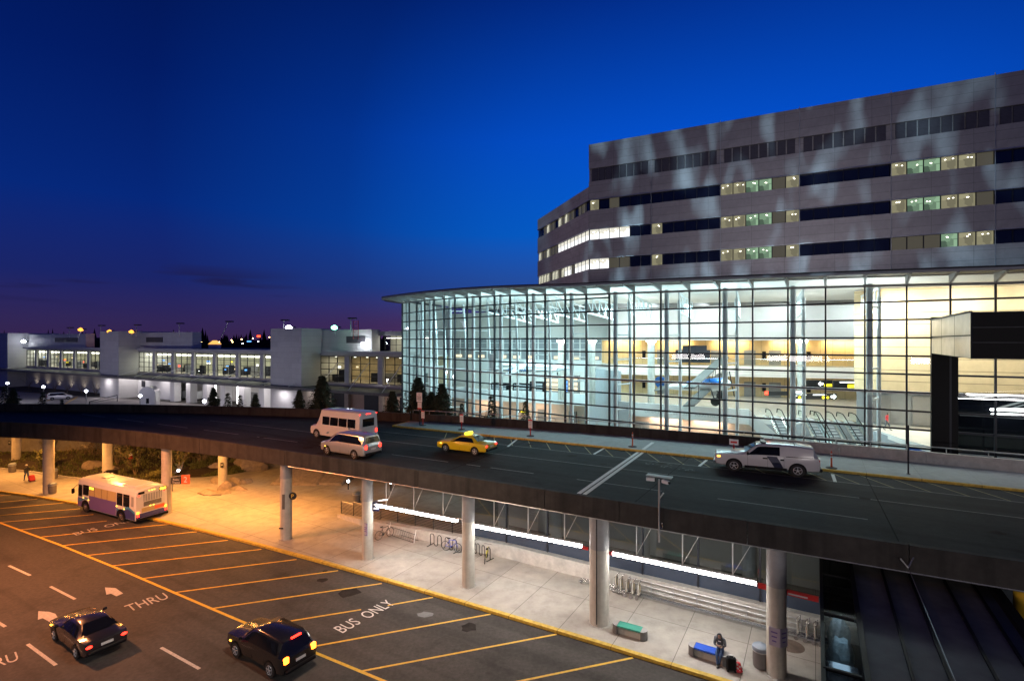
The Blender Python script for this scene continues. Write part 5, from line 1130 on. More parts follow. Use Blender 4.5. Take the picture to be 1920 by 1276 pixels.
# amber panelled block on the right
AW=[(30.2,45.2),(30.9,43.0),(48,33.0)]
for a,b in zip(AW,AW[1:]): m=WB(); m.wall(B(*a),B(*b),8.55*S,17.1*S,.3,'wood'); m.build('amber_wall',hall)
m=WB(); m.poly([B(30.2,45.2,8.55),B(30.9,43,8.55),B(48,33,8.55),B(50,40,8.55)],'plaster'); m.build('amber_soffit',hall)
m=WB(); m.wall(B(31.2,46.5),B(48.5,36.5),FZ,8.55*S,.3,'greyp'); m.build('shop_front',hall)
for x,y,w_ in ((32.6,45.4,1.6),(35.2,43.8,2.2),(38.5,42.0,1.5)): c=B(x,y); m=WB(); m.box((c.x,c.y-.15,FZ+1.6),(w_,.1,3.0),'doorg',ANG); m.build('shop_door',hall)
m=WB(); c=B(36,43.0); m.box((c.x,c.y-.2,FZ+1.3),(1.6,.5,.9),'plaster',ANG); m.build('counter',hall)
# dark vestibule right of the bright glass
m=WB(); p=pend; q=p-N3*0+T3*2.0; m.wall(p+T3*.1,p+T3*1.75,.2,ZTm[K1]-2.6,.5,'black'); m.build('dark_pier',hall)
m=WB(); a=p+T3*1.9+N3*1.6; b=a+T3*16; m.wall(a,b,.2,9.3*S,.2,'blackgl'); m.build('dark_screen',hall)
for z in (8.0,6.9,9.4): 
    m=WB(); a=p+T3*1.9+N3*.1; m.bar(V(a.x,a.y,z*S),V((a+T3*14).x,(a+T3*14).y,z*S),.06,.06,'greyp'); m.build('dark_transom',hall)
for ul,ur,v0,v1 in ((1783,1960,738,742.5),(1850,1985,767,770)):  # glowing bars put in for garage tubes mirrored in the dark glass
    Y=(p.y-.6); a=PY(ul,v0,Y+.2); b=PY(ur,v1,Y-4.6)
    t=thing('light_tube_run','twin lit tubes inside the dark vestibule, %s pair'%('upper, longer' if ul<1800 else 'lower, brighter'),'light fixture',a)
    for dz,r in ((0,.05 if ul<1800 else .11),(-.33,.03 if ul<1800 else .05)): m=WB(); m.tube([a+Z3*dz,b+Z3*dz],r,MT.setdefault('e_reflect',emi('vestibule_reflection',(1,.98,.95),9)),8); m.build('tube',t)
    m=WB(); m.bar(a+Z3*.12+N3*.1,b+Z3*.12+N3*.1,.1,.05,'black'); m.build('housing',t)
# canopy box over the road
cbx=thing('canopy_box','big black boxed canopy with a brushed metal flank over the upper road','canopy')
p0=B(27.55,33.75); p1=B(21.3,23.85); d=(p1-p0); z0,z1=11.97*S,14.1*S
for j,(za,zb_) in enumerate(((z0,(z0+z1)/2-.04),((z0+z1)/2+.04,z1))):
    for i in range(3): a,b=p0+d*(i/3+.004),p0+d*((i+1)/3-.004); m=WB(); m.quad(V(a.x,a.y,za),V(b.x,b.y,za),V(b.x,b.y,zb_),V(a.x,a.y,zb_),'brushed'); m.build('flank_panel',cbx)
e_=.03; ins=V(.85,-.53,0); A=[p0+ins*e_,p1+ins*e_,p1+T3*20,p0+T3*20]; m=WB(); m.prism([(q.x,q.y) for q in A],z0-.02,z1+.02,'black'); m.build('box_body',cbx)
m=WB(); 
for zz in (z0,z0+.9,z0+1.75,z1): m.bar(p1-N3*.03+Z3*zz,p1+T3*20-N3*.03+Z3*zz,.05,.05,'frame')
for q in range(8): m.bar(p1+T3*(q*2.4+.03)-N3*.03+Z3*z0,p1+T3*(q*2.4+.03)-N3*.03+Z3*z1,.05,.05,'frame')
m.build('front_seam',cbx)
m=WB(); m.bar(V(p0.x,p0.y,z1+.05),V(p1.x,p1.y,z1+.05),.16,.1,'roofdark'); m.build('roof_edge',cbx)
# ------------------------------------------------------------------ things inside the hall
for u,v,Yb,l in ((1110,643,58,'fat grey column with a bright uplight, leftmost in the hall'),(1221,643,56,'fat grey column with a bright uplight behind the blue aircraft tail'),(1503,643,50,'fat grey column with a bright uplight, rightmost in the hall'),(1052,645,64,'slim grey column with an uplight near the white aircraft')):
    c=PY(u,v,Yb*S); t=thing('hall_column',l,'column',(c.x,c.y,FZ),0,'uplit columns inside the hall'); hz=12.55*S-FZ; m=MB(); m.lathe((0,0,0),[(.47,0),(.47,hz)],'conc',18); m.build('shaft',t); m=MB(); m.lathe((0,0,hz),[(.3,0),(.62,.12),(.62,.34),(0,.36)],'e_up',16); m.build('uplight',t)
def escal(p,l):
    t=thing('escalator',l,'escalator',p,rad(-8),'escalators between the hall floors'); m=MB()
    # descends towards -y: top landing at origin
    for i in range(15): m.box((0,-.7-.4*i,-.22-.27*i),(1.0,.42,.1),'greyp'); 
    m.build('steps',t)
    for x in (-.62,.62):
        m=MB(); P_=[(x,.9,.95),(x,.2,.98),(x,-.5,.92),(x,-6.6,-3.1),(x,-7.4,-3.15)]; m.tube([(x,1.0,.5)]+P_,.05,'black',6); m.build('handrail',t)
        m=MB(); lo=[V(a,b,c-.85) for a,b,c in P_]; m.strip(lo,[V(*a) for a in P_],'glassr'); m.build('glass_balustrade',t)
        m=MB(); 
        for a,b in zip(lo,lo[1:]): m.bar(a,b,.22,.12,'chrome')
        m.build('deck_skirt',t)
for i,(u,v,l) in enumerate(((1452,783,'escalator beside the sloping white stair wall'),(1515,787,'escalator second from the white stair wall'),(1545,789,'escalator third from the white stair wall'),(1588,791,'escalator nearest the amber panelled block'))): escal(PZ(u,v,FZ+.02),l)
# wayfinding signs
def board(u0,v0,u1,v1,Yb,label,items):
    a,b=PY(u0,v0,Yb*S),PY(u1,v1,Yb*S); w_=b.x-a.x; h=a.z-b.z; t=thing('wayfinding_sign',label,'sign',((a.x+b.x)/2,a.y,(a.z+b.z)/2)); m=MB(); m.box((0,0,0),(w_,.15,h),'signk'); m.build('panel',t)
    m=MB()
    for kind,fx,fz,fw,fh,mt in items:
        x=(fx-.5)*w_; z=(fz-.5)*h; y=-.09
        if kind=='bar': m.box((x,y,z),(fw*w_,.02,fh*h),mt)
        elif kind=='disc': m.lathe((x,y,z),[(fh*h/2,-.01),(fh*h/2,.01)],mt,14,'Y')
        else:
            r=fh*h/2; q={'left':math.pi,'right':0,'up':math.pi/2}[kind]; pts=[(r,0),(0,r),(0,r*.4),(-r,r*.4),(-r,-r*.4),(0,-r*.4),(0,-r)]; c_,s2=math.cos(q),math.sin(q)
            m.add([(x+px*c_-py*s2,y,z+px*s2+py*c_) for px,py in pts],[(6,5,4,3,2,1,0)],mt)
    m.build('lit_markings',t); return t
board(1502,712,1560,726,52,'dark hanging sign with a white left arrow and a yellow tag',[('left',.62,.5,.2,.7,'e_sign'),('bar',.86,.3,.25,.35,'e_signy')])
board(1562,713,1615,729,51,'dark hanging sign with a long white text bar above a yellow tag',[('bar',.6,.8,.75,.14,'e_sign'),('bar',.75,.35,.5,.4,'e_signy')])
board(1434,733,1476,741,50,'small dark hanging sign with red lit marks, left of the escalators',[('bar',.06,.6,.15,.8,'e_red')])
board(1484,737,1568,748,46,'long dark sign over the escalators with up and right arrows',[('up',.06,.5,.1,.95,'e_sign'),('disc',.17,.3,.1,.5,'e_signy'),('bar',.22,.75,.2,.14,'e_sign'),('bar',.62,.75,.3,.14,'e_sign'),('disc',.70,.3,.1,.5,'e_signy'),('disc',.8,.3,.1,.45,'e_signy'),('right',.93,.45,.1,.95,'e_sign')])
board(1489,731,1510,754,47,'blue framed lit information screen over the escalators',[('bar',.5,.78,.8,.3,'e_sign'),('bar',.5,.22,.8,.4,'e_sign'),('bar',.5,.5,.96,.08,'e_signb')])
board(1044,697,1058,703,66,'blue lit oval shop sign in the far left of the hall',[('disc',.5,.5,.5,.95,'e_signb'),('bar',.5,.5,.6,.3,'e_sign')])
board(1123,699,1136,704,60,'small dark hanging screen beside the fat grey column',[('bar',.75,.5,.3,.6,'e_sign')])
board(968,769,992,773,60,'small yellow lit sign low in the hall behind a conifer',[('right',.15,.5,.2,.9,'e_sign'),('bar',.6,.5,.5,.8,'e_signy')])
# shop stands on the upper floor, far left
for u,v,w_,h,mt,l in ((1041,725,3.4,3.0,'e_shop','small glowing shop stand under the blue oval sign'),(1074,724,2.2,3.2,'e_shop','glowing display rack right of the shop stand'),(980,722,3.2,1.9,'black','dark row of seats beneath the white aircraft'),(1008,722,2.4,2.2,'black','dark kiosk right of the seats beneath the white aircraft'),(938,722,3.0,2.0,'black','dark kiosk left of the seats beneath the white aircraft'),(1060,722,1.2,2.6,'e_signb','narrow blue lit screen between the shop stand and the display rack')):
    c=PY(u,v,69.5*S); c=V(c.x,c.y,FZ); t=thing('shop_stand' if mt!='black' else 'seat_row',l,'stand' if mt!='black' else 'seats',c,-.4); m=MB(); m.box((0,0,h/2),(w_,1,h),'doorg' if mt!='black' else 'black'); m.build('body',t); m=MB()
    for z in (.35,.6,.85): m.box((0,-.53,h*z*.95),(w_*.85,.05,h*.17),mt if mt!='black' else 'greyp')
    m.build('lit_shelf' if mt!='black' else 'seat_pad',t)
for k,z,l in ((-9.8,0,'dark stepped departure board on the upper balcony'),): 
    c=wq(-5.6,3.4)*S; t=thing('stacked_crates',l,'display',(c.x,c.y,9.6*S),-.3); m=MB(); m.box((0,0,1.4),(5.2,.8,2.0),'frame'); m.build('base_block',t); m=MB(); m.box((.3,0,2.75),(3.6,.8,.7),'frame'); m.build('upper_block',t)
# light aircraft hung in the hall
def biplane():
    c=PY(1318,722,50*S); t=thing('biplane','blue and white vintage biplane banking to the right, hung in the hall','aircraft',c); t.rotation_euler=(rad(15),rad(-6),rad(-42)); t.scale=(1.2,1.2,1.2); 
    m=MB(); m.lathe((0,0,0),[(.0,-4.6),(.12,-4.5),(.34,-2.8),(.55,-.6),(.6,.9),(.58,2.0),(.42,2.5),(.12,2.72)],'planew',14,'X'); m.build('fuselage',t)
    m=MB(); m.lathe((0,0,.10),[(.05,-4.3),(.22,-2.8),(.50,-.6),(.56,.9),(.54,2.0)],'bluep',14,'X'); m.build('blue_decking',t)
    for z,x in ((1.35,.75),(-.35,.35)): m=MB(); m.rbox((x,0,z),(1.15,9.8,.13),'planeg',.05); m.build('wing',t)
    m=MB()
    for y in (-3.4,3.4):
        for dx in (-.35,.35): m.tube([(.35+dx,y,-.3),(.75+dx,y,1.3)],.035,'frame',5)
    for y in (-.7,.7):
        for dx in (-.35,.35): m.tube([(.5+dx,y*.5,.4),(.75+dx,y,1.3)],.03,'frame',5)
    m.build('strut',t); m=MB(); m.lathe((-4.35,0,.55),[(.02,-.06),(.66,-.04),(.66,.04),(.02,.06)],'bluep',16,'Y'); m.build('rudder',t); m=MB(); m.rbox((-4.1,0,.15),(.9,3.0,.07),'planeg',.02); m.build('tailplane',t)
    for y in (-.85,.85): m=MB(); m.lathe((1.2,y,-1.45),[(.2,-.1),(.42,-.06),(.42,.06),(.2,.1)],'rubber',16,'Y'); m.tube([(1.2,y,-1.45),(.9,y*.5,-.4)],.05,'frame',6); m.tube([(1.2,y,-1.45),(1.7,y*.5,-.4)],.05,'frame',6); m.build('landing_gear',t)
    m=MB(); m.box((2.8,0,0),(.06,.16,2.5),'frame'); m.build('propeller',t)
biplane()
c=PY(985,690,60*S); t=thing('white_aircraft','slim white twin boom aircraft hung high in the left of the hall','aircraft',c); t.rotation_euler=(rad(4),0,rad(-12))
m=MB(); m.lathe((1.5,0,0),[(.02,-4),(.3,-3.2),(.55,-.5),(.5,2.5),(.25,4.2),(.02,4.9)],'planew',12,'X'); m.build('fuselage',t)
for y in (-2.6,2.6): m=MB(); m.lathe((0,y,.05),[(.02,-5),(.22,-4),(.28,0),(.2,4),(.02,5.6)],'planew',10,'X'); m.build('boom',t); m=MB(); m.box((-4.2,y,1.1),(.7,.1,2.4),'planew'); m.build('fin',t)
m=MB(); m.rbox((-.6,0,.25),(.9,18,.12),'planew',.03); m.build('wing',t); m=MB(); m.rbox((4.4,0,.15),(.5,7,.1),'planew',.02); m.build('canard',t)
m=MB(); m.text('N269VA',.75,'bluep',frameM(V(-.6,-2.91,-.2),(1,0,0),Z3)); m.build('registration',t)
# ------------------------------------------------------------------ office block above the hall
TA=V(10.2,68.3,0); TD=V(.900,-.436,0).normalized(); LD=V(-.299,.954,0).normalized(); TN=V(TD.y,-TD.x,0); LN=V(-LD.y,LD.x,0)*1
if LN.dot(V(-1,-1,0))<0: LN=-LN
tw=thing('office_block','big grey panelled office block with ribbon windows rising behind the glass hall','building')
tz=lambda z:z*S
BANDS=[(30.05,31.4),(26.15,27.5),(22.25,23.6)]
def fpt(base,d,k,z,n,o=0): p=base+d*k+n*o; return V(p.x*S,p.y*S,z*S)
def fwall(base,d,n,k0,k1,z0,z1,mt,name,o=0,par=tw,th=.4):
    a=fpt(base,d,k0,0,n,o);b=fpt(base,d,k1,0,n,o); m=MB(); L_=(b-a).length
    t_=bpy.data.objects.new(name,None); h=(z1-z0)*S
    m.box((L_/2,th/2,h/2),(L_,th,h),mt); bpy.data.objects.remove(t_)
    o_=m.build(name,par); q=(b-a); o_.location=V(a.x,a.y,z0*S); o_.rotation_euler=(0,0,math.atan2(q.y,q.x)); return o_
KE=60
def flipwall(*a,**k): return fwall(*a,**k)
edges=[0,8.16,16.26,24.5,32.9,41.25,49.7,60]
zl=[17]+[z for b in BANDS[::-1] for z in b]+[33.85]
for k0,k1 in zip(edges,edges[1:]):
    for z0,z1 in ((17,22.25),(23.6,26.15),(27.5,30.05),(31.4,33.85),(35.55,38.8)): fwall(TA,TD,TN,k0+.015,k1-.015,z0,z1,'tower','spandrel')
    n=8; a_=k0+.35
    for i in range(n): w_=(k1-k0-.7)/n; fwall(TA,TD,TN,a_+w_*i+.07,a_+w_*(i+1)-.07,33.9,35.5,'towerl','louver',-.12)
    fwall(TA,TD,TN,k0,k1,33.85,35.55,'tower','louver_back',-.3)
m=WB(); 
for k in edges[1:-1]: m.bar(fpt(TA,TD,k,17,TN,.05),fpt(TA,TD,k,39,TN,.05),.06,.06,'greyp')
m.build('joint_strip',tw)
m=WB()
for z0,z1 in BANDS: m.bar(fpt(TA,TD,0,z1+.03,TN,.06),fpt(TA,TD,KE,z1+.03,TN,.06),.08,.08,'galv')
m.build('window_head_trim',tw)
lit={}
def setw(b,k,seq): lit[(b,k)]=seq
G,TN_,D,W,C,K='w_green','w_tan','w_dim','w_white','w_cream','w_dark'
for b in range(3): setw(b,2,[TN_,TN_,G,G,D,TN_]); setw(b,4,[TN_,G,G,TN_,TN_,D])
lit[(1,4)]=[TN_,G,G,TN_,TN_,D]; lit[(2,4)]=[D,D,D,G,TN_,TN_]
lit[(0,0)]=[TN_,K,D,K,K,K]; lit[(1,0)]=[W,W,W,W,K,K]; lit[(2,0)]=[W,W,D,D,K,K]; lit[(1,1)]=[TN_,K,K,K,K,K]; lit[(2,1)]=[TN_,K,K,K,K,K]; lit[(0,1)]=[K]*6
rn=random.Random(3)
for b,(z0,z1) in enumerate(BANDS):
    for e,(k0,k1) in enumerate(zip(edges,edges[1:])):
        seq=lit.get((b,e),[K]*6); n=len(seq); fr=WB()
        for i in range(n+1): k=k0+(k1-k0)*i/n; fr.bar(fpt(TA,TD,k,z0,TN,-.22),fpt(TA,TD,k,z1,TN,-.22),.08,.1,'frame')
        f_=fr.build('window_frame',tw)
        for i,s_ in enumerate(seq):
            a=k0+(k1-k0)*i/n; c=k0+(k1-k0)*(i+1)/n; m=MB(); A=fpt(TA,TD,a,z0,TN,-.3);Cc=fpt(TA,TD,c,z0,TN,-.3); L_=(Cc-A).length
            m.quad((0,0,0),(L_,0,0),(L_,0,(z1-z0)*S),(0,0,(z1-z0)*S),s_); o_=m.build('window_pane',f_); o_.location=A; q=Cc-A; o_.rotation_euler=(0,0,math.atan2(q.y,q.x))
            if s_ in (G,TN_,W):
                for _ in range(2): 
                    t_=rn.random(); p=fpt(TA,TD,a+(c-a)*(.2+.6*t_),z1-rn.uniform(.2,.45),TN,-.27); m=WB(); m.lathe(p,[(0,-.06),(.09,-.03),(.09,.03),(0,.06)],MT.setdefault('e_office',emi('office_lamp',(1,.95,.8),5)),8); m.build('office_lamp',f_)
# chamfered left face
for z0,z1 in ((17,22.25),(23.6,26.15),(27.5,30.05),(31.4,33.2)):
    a=fpt(TA,LD,19.6,0,LN); b=fpt(TA,LD,0,0,LN); m=MB(); L_=(b-a).length; m.box((L_/2,.2,(z1-z0)*S/2),(L_,.4,(z1-z0)*S),'tower'); o_=m.build('spandrel',tw); o_.location=V(a.x,a.y,z0*S); q=b-a; o_.rotation_euler=(0,0,math.atan2(q.y,q.x))
for b,(z0,z1) in enumerate(BANDS):
    n=16; fr=WB()
    for i in range(n+1): k=19.6*i/n; fr.bar(fpt(TA,LD,k,z0,LN,-.15),fpt(TA,LD,k,z1,LN,-.15),.1,.1,'frame')
    fr.bar(fpt(TA,LD,0,z1+.03,LN,.06),fpt(TA,LD,19.6,z1+.03,LN,.06),.1,.1,'galv'); f_=fr.build('window_frame',tw)
    for i in range(n):
        r_=rn.random(); s_=[(C if r_>.75 else D if r_>.3 else K),(W if i<9 and r_>.12 else C if r_>.35 else D),(W if i<7 and r_>.1 else C if r_>.45 else D)][b]
        a=fpt(TA,LD,19.6*(i+1)/n,z0,LN,-.25);c=fpt(TA,LD,19.6*i/n,z0,LN,-.25); m=MB(); L_=(c-a).length; m.quad((0,0,0),(L_,0,0),(L_,0,(z1-z0)*S),(0,0,(z1-z0)*S),s_); o_=m.build('window_pane',f_); o_.location=a; q=c-a; o_.rotation_euler=(0,0,math.atan2(q.y,q.x))
# roofs and the sides away from view
Bq=TA+LD*19.6; m=WB(); m.poly([(p.x*S,p.y*S,33.15*S) for p in (TA-TN*.3,TA+TD*8,Bq+TD*18,Bq)],'roofdark'); m.build('lower_roof',tw)
m=WB(); P_=[TA-TN*.25,TA+TD*60-TN*.25,TA+TD*60-TN*14,TA-TN*14]; m.prism([(p.x*S,p.y*S) for p in P_],33.2*S,38.7*S,'tower'); m.build('top_storey',tw)
m=WB(); P_=[TA-TN*.5-TD*-.2,TA+TD*60-TN*.5,TA+TD*60-TN*20,Bq+TD*10,Bq-LN*.4-LD*.1,]; m.prism([(p.x*S,p.y*S) for p in P_],17*S,33.1*S,'concdark'); m.build('core',tw)
for i,k in enumerate((6,)): pass
# ------------------------------------------------------------------ concourse on the left
cc=thing('concourse','long low white clad concourse with lit window bays and a deep canopy','building')
CA=V(-135.6,144,0); CD=V(.882,-.472,0).normalized(); CN=V(CD.y,-CD.x,0)
def cpt(k,z,o=0): p=CA+CD*k+CN*o; return V(p.x*S,p.y*S,z*S)
def cwall(k0,k1,z0,z1,mt,name,o=0,th=.3):
    a=cpt(k0,0,o);b=cpt(k1,0,o); m=MB(); L_=(b-a).length; m.box((L_/2,th/2,(z1-z0)*S/2),(L_,th,(z1-z0)*S),mt); o_=m.build(name,cc); o_.location=V(a.x,a.y,z0*S); q=b-a; o_.rotation_euler=(0,0,math.atan2(q.y,q.x)); return o_
def cbox(k0,k1,o0,o1,z0,z1,mt,name):
    m=MB(); a=cpt(k0,0,o1); L_=(k1-k0)*S; W_=(o1-o0)*S; h=(z1-z0)*S; m.box((L_/2,W_/2,h/2),(L_,W_,h),mt); o_=m.build(name,cc); o_.location=V(a.x,a.y,z0*S); q=CD; o_.rotation_euler=(0,0,math.atan2(q.y,q.x)); return o_
PYL=[(-9,-.8),(49.5,57.7),(108.4,116.2)]; GZ0,GZ1=5.7,10.2
for k0,k1 in PYL:
    cbox(k0,k1,-7.4,4.1,0,14.85,'panelw','pylon')
def winbay(k0,k1,warm=False):
    m=WB(); m.quad(cpt(k0,GZ0),cpt(k1,GZ0),cpt(k1,GZ1),cpt(k0,GZ1),'cglass'); m.build('window_pane',cc)
    fr=WB()
    for i in range(4): k=k0+(k1-k0)*i/3; fr.bar(cpt(k,GZ0,.05),cpt(k,GZ1,.05),.12,.15,'frame')
    for z in (5.72,6.9,7.9,8.95,10.15): fr.bar(cpt(k0,z,.05),cpt(k1,z,.05),.1,.12,'frame')
    fr.build('window_frame',cc)
    cwall(k1+.1,k1+1.1,GZ0,GZ1,'panelw','pilaster',.5,.6)
    # interior of the bay: ceiling lights and dark furniture
    m=WB(); m.wall(cpt(k0,0,-7),cpt(k1+1.3,0,-7),GZ0*S,GZ1*S,.2,MT.setdefault('cint',mat('concourse_interior',(.36,.36,.27) ,.7,var=.3,scale=.4)) if not warm else MT.setdefault('cintw',mat('concourse_interior_warm',(.62,.5,.33),.7,var=.25,scale=.5))); m.build('room_wall',cc)
    if not warm:
        for o_ in (-1.5,-3.3,-5.2):
            m=WB(); m.bar(cpt(k0+.3,9.55-.05*o_*0,o_),cpt(k1+.9,9.55,o_),.5,.12,'e_ceil'); m.build('ceiling_light',cc)
    else:
        for k in arr(k0+1,k1-.5,3): m=WB(); m.lathe(cpt(k,9.9,-2.5),[(.25,0),(.25,.06)],'e_ceil',10); m.build('ceiling_light',cc)
    r2=random.Random(int(k0*10))
    for _ in range(4):
        k=r2.uniform(k0,k1); h=r2.uniform(1,2.4); m=WB(); p=cpt(k,0,-r2.uniform(1.5,6)); m.box((p.x,p.y,GZ0*S+h/2),(r2.uniform(1,2.5),.8,h),r2.choice(['doorg','frame','greyp','frame'])); m.build('kiosk',cc)
        if r2.random()<.6: m=WB(); p=cpt(k+.5,7.6+r2.uniform(-1,.8),-r2.uniform(1.2,5)); m.box(p,(r2.uniform(.4,1.0),.1,r2.uniform(.2,.45)),r2.choice(['e_sign','e_signy','e_red','e_signb','e_shop','e_shop'])); m.build('lit_sign',cc)
k=-.8
while k<49: winbay(k,min(k+6.2,48.3)); k+=7.3
k=57.7
while k<107: winbay(k,min(k+6.2,107.2)); k+=7.3
k=116.2
while k<134: winbay(k,k+6.0,True); k+=7.3
cwall(-40,137,GZ0-.02-1.0,GZ0,'panelw','sill_wall',.15,.4)
m=WB(); m.slab([tuple(cpt(-12,0,.3)[:2]),tuple(cpt(138,0,.3)[:2])],[tuple(cpt(-12,0,-7)[:2]),tuple(cpt(138,0,-7)[:2])],GZ1*S,GZ1*S+.5,'panelw'); m.build('ceiling',cc)
m=WB(); m.slab([tuple(cpt(-12,0,.3)[:2]),tuple(cpt(138,0,.3)[:2])],[tuple(cpt(-12,0,-7)[:2]),tuple(cpt(138,0,-7)[:2])],GZ0*S-.4,GZ0*S-.02,'terrazzo'); m.build('floor',cc)
for k0,k1 in ((-.8,49.5),(57.7,108.4),(116.2,137)):
    m=WB(); m.slab([tuple(cpt(k0+2,0,1.6)[:2]),tuple(cpt(k1,0,1.6)[:2])],[tuple(cpt(k0+2,0,0)[:2]),tuple(cpt(k1,0,0)[:2])],GZ1*S+.5,GZ1*S+1.05,'panelw'); m.build('eave',cc)
# set back upper blocks with louvres
for k0,k1,z1,lk,lw_ in ((-60,32.5,14.5,16,12.5),(57.7,78,14.55,60.5,6.5),(116.2,127.8,14.6,122.2,4.2)):
    cbox(k0,k1,-2.0,-.1,GZ1+.42,z1,'panelw','upper_block'); cwall(lk,lk+lw_,12.35 if k0!=57.7 else 12.4,13.5,'towerl','louver',.05 if 0 else 0.0,.2)
cwall(-16,-9,12.3,13.4,'towerl','louver',0,.2)
cbox(33.0,49.3,-14,-5,GZ1+.42,13.35,MT.setdefault('orangepanel',mat('plant_room_cladding',(.45,.38,.32),.7,var=.15)),'plant_room'); cwall(36.5,46.5,12,12.9,'towerl','louver',-4.95,.2)
cbox(78,108.4,-8,-.1,GZ1+.42,GZ1+.95,'concdark','flat_roof')
# right part: roof lantern with lit glazing
cbox(127.8,137,-8,-1.6,13.6,14.3,'roofm','lantern_roof')
for i in range(2):
    k=129.0+i*4.2; m=WB(); m.quad(cpt(k,10.75,-1.8),cpt(k+3.8,10.75,-1.8),cpt(k+3.8,13.6,-1.8),cpt(k,13.6,-1.8),'cglass'); m.build('lantern_pane',cc); m=WB()
    for t in (0,.33,.66,1): m.bar(cpt(k+3.8*t,10.75,-1.75),cpt(k+3.8*t,13.6,-1.75),.1,.1,'frame')
    m.bar(cpt(k,12.1,-1.75),cpt(k+3.8,12.1,-1.75),.08,.08,'frame'); m.build('lantern_frame',cc)
cwall(127.8,137,10.6,13.6,MT.setdefault('lanternw',mat('lantern_wall',(.7,.66,.55),.7,var=.1)),'lantern_wall',-4.5)
m=WB(); m.bar(cpt(128.5,13.2,-3),cpt(137,13.2,-3),.4,.12,'e_ceil'); m.build('ceiling_light',cc)
# canopy over the lower level, hung on white stays
m=WB(); m.slab([tuple(cpt(-45,0,6)[:2]),tuple(cpt(138,0,6)[:2])],[tuple(cpt(-45,0,.2)[:2]),tuple(cpt(138,0,.2)[:2])],4.7*S,5.12*S,'concdark','canopyr'); m.build('canopy',cc)
for k in arr(60,135,12): m=WB(); m.tube([cpt(k,9.2 if k>116 else 6.6,.9),cpt(k,5.15,5.4)],.07,'white',6); m.build('canopy_stay',cc)
# lower level: white walls, piers, openings
cwall(-45,49.5,0,4.7,'panelw','lower_wall',.2); cwall(57.7,72,0,4.7,'white','lower_wall',.3); cwall(57.7,108.4,0,4.7,'plaster','dock_rear_wall',-5)
for k in arr(73,107.5,7): cbox(k,k+1.5,.2,1.6,0,4.7,'white','pier')
for k in arr(77.4,106,5): cwall(k,k+.5,.3,4.0,'e_sign','light_strip',-.8,.1)
for k,h in ((75,3.2),(90,2.2),(97,2.2)): cwall(k,k+2.2,0,h,'doorg','dock_door',-4.8)
cwall(116.2,137,0,4.7,'pink','lower_wall',.2)
for k in arr(119,134,3): cwall(k,k+3.4,.2,3.9,'frame','dark_opening',.3,.2); cbox(k+3.6,k+4.5,.3,.8,0,4.7,'concw','pier')
for k,z,w_,h in ((59.6,2.4,1.2,1.4),(63.2,1.6,.8,.4),(64.8,1.4,1.4,.5)): cwall(k,k+w_,z,z+h,'frame','wall_box',.5,.15)
# carts by the docks
for u,v,mt,w_,l in ((302,744,'bluep',6,'blue baggage container by the loading piers'),(340,747,'greyp',5,'grey covered trolley between the loading piers'),(322,746,'greyp',2.5,'small pale trolley beside the blue container'),(372,749,'planew',2.5,'small white tug by the loading piers')):
    t=thing('baggage_container',l,'container',PZ(u,v,-.02),ANG,'carts at the loading docks'); m=MB(); m.rbox((0,0,1.3),(w_,1.8,2.0),mt,.15); m.build('box_body',t); m=MB(); m.box((0,0,.22),(w_*.8,1.5,.16),'frame'); m.build('chassis',t)
    for x in (-.3,.3): m=MB(); m.lathe((x*w_,-.8,.22),[(.22,-.05),(.22,.05)],'rubber',10,'Y'); m.build('wheel',t)
# shed and lot furniture
t=thing('shed','white hut with a curved roof at the edge of the parking lot','hut',PZ(281,762,0),.2); m=MB(); m.rbox((0,0,1.6),(3.4,2.6,3.2),'buswhite',.25); m.build('walls',t); m=MB(); m.lathe((0,-1.32,3.1),[(1.72,0),(1.72,2.64)],'buswhite',24,'Y'); m.build('curved_roof',t); m=MB(); m.box((.1,-1.32,1.5),(.6,.06,1.2),'blackgl'); m.build('window',t)
t=thing('barrier_frame','long low tubular barrier frame on the parking lot','barrier',PZ(195,755,0)); a,b=PZ(168,757,0),PZ(220,752,0); m=WB(); m.tube([a+Z3*.6,b+Z3*1.6,b],.1,'frame',6); m.tube([a+Z3*.6,a],.1,'frame',6); m.build('frame',t); m=WB(); m.tube([a+Z3*.3,b+Z3*.8],.06,'frame',6); m.build('rail',t)
def line2(a,b): m=MB(); line(m,PZ(*a,-.02),PZ(*b,-.02),.3,'ypaint',-.012); struct(m,'lot_marking')
for a,b in (((122,757),(146,743)),((84,752),(98,748)),((48,738),(90,736)),((10,733),(60,733))): line2(a,b)
def globe(u,v,l,gz=5.0):
    # lamp seen at pixel u,v with its globe gz metres up
    p=PZ(u,v,gz); t=thing('globe_lamp',l,'street lamp',V(p.x,p.y,0),0,'white globe lamps on the parking lot'); m=MB(); m.lathe((0,0,0),[(.09,0),(.07,gz)],'galv',8); m.build('pole',t); m=MB(); m.lathe((0,0,gz),[(.05,-.25),(.25,-.12),(.28,.05),(.16,.23),(0,.28)],'e_cool',14); m.build('globe',t); return p
LOTL=[globe(*a) for a in ((14,718,'globe lamp farthest left on the parking lot'),(81.5,725,'globe lamp left of the white parked van'),(161.5,733,'globe lamp right of the white parked van'),(263,742,'globe lamp beside the white hut'),(383,752,'globe lamp among the small conifers'))]
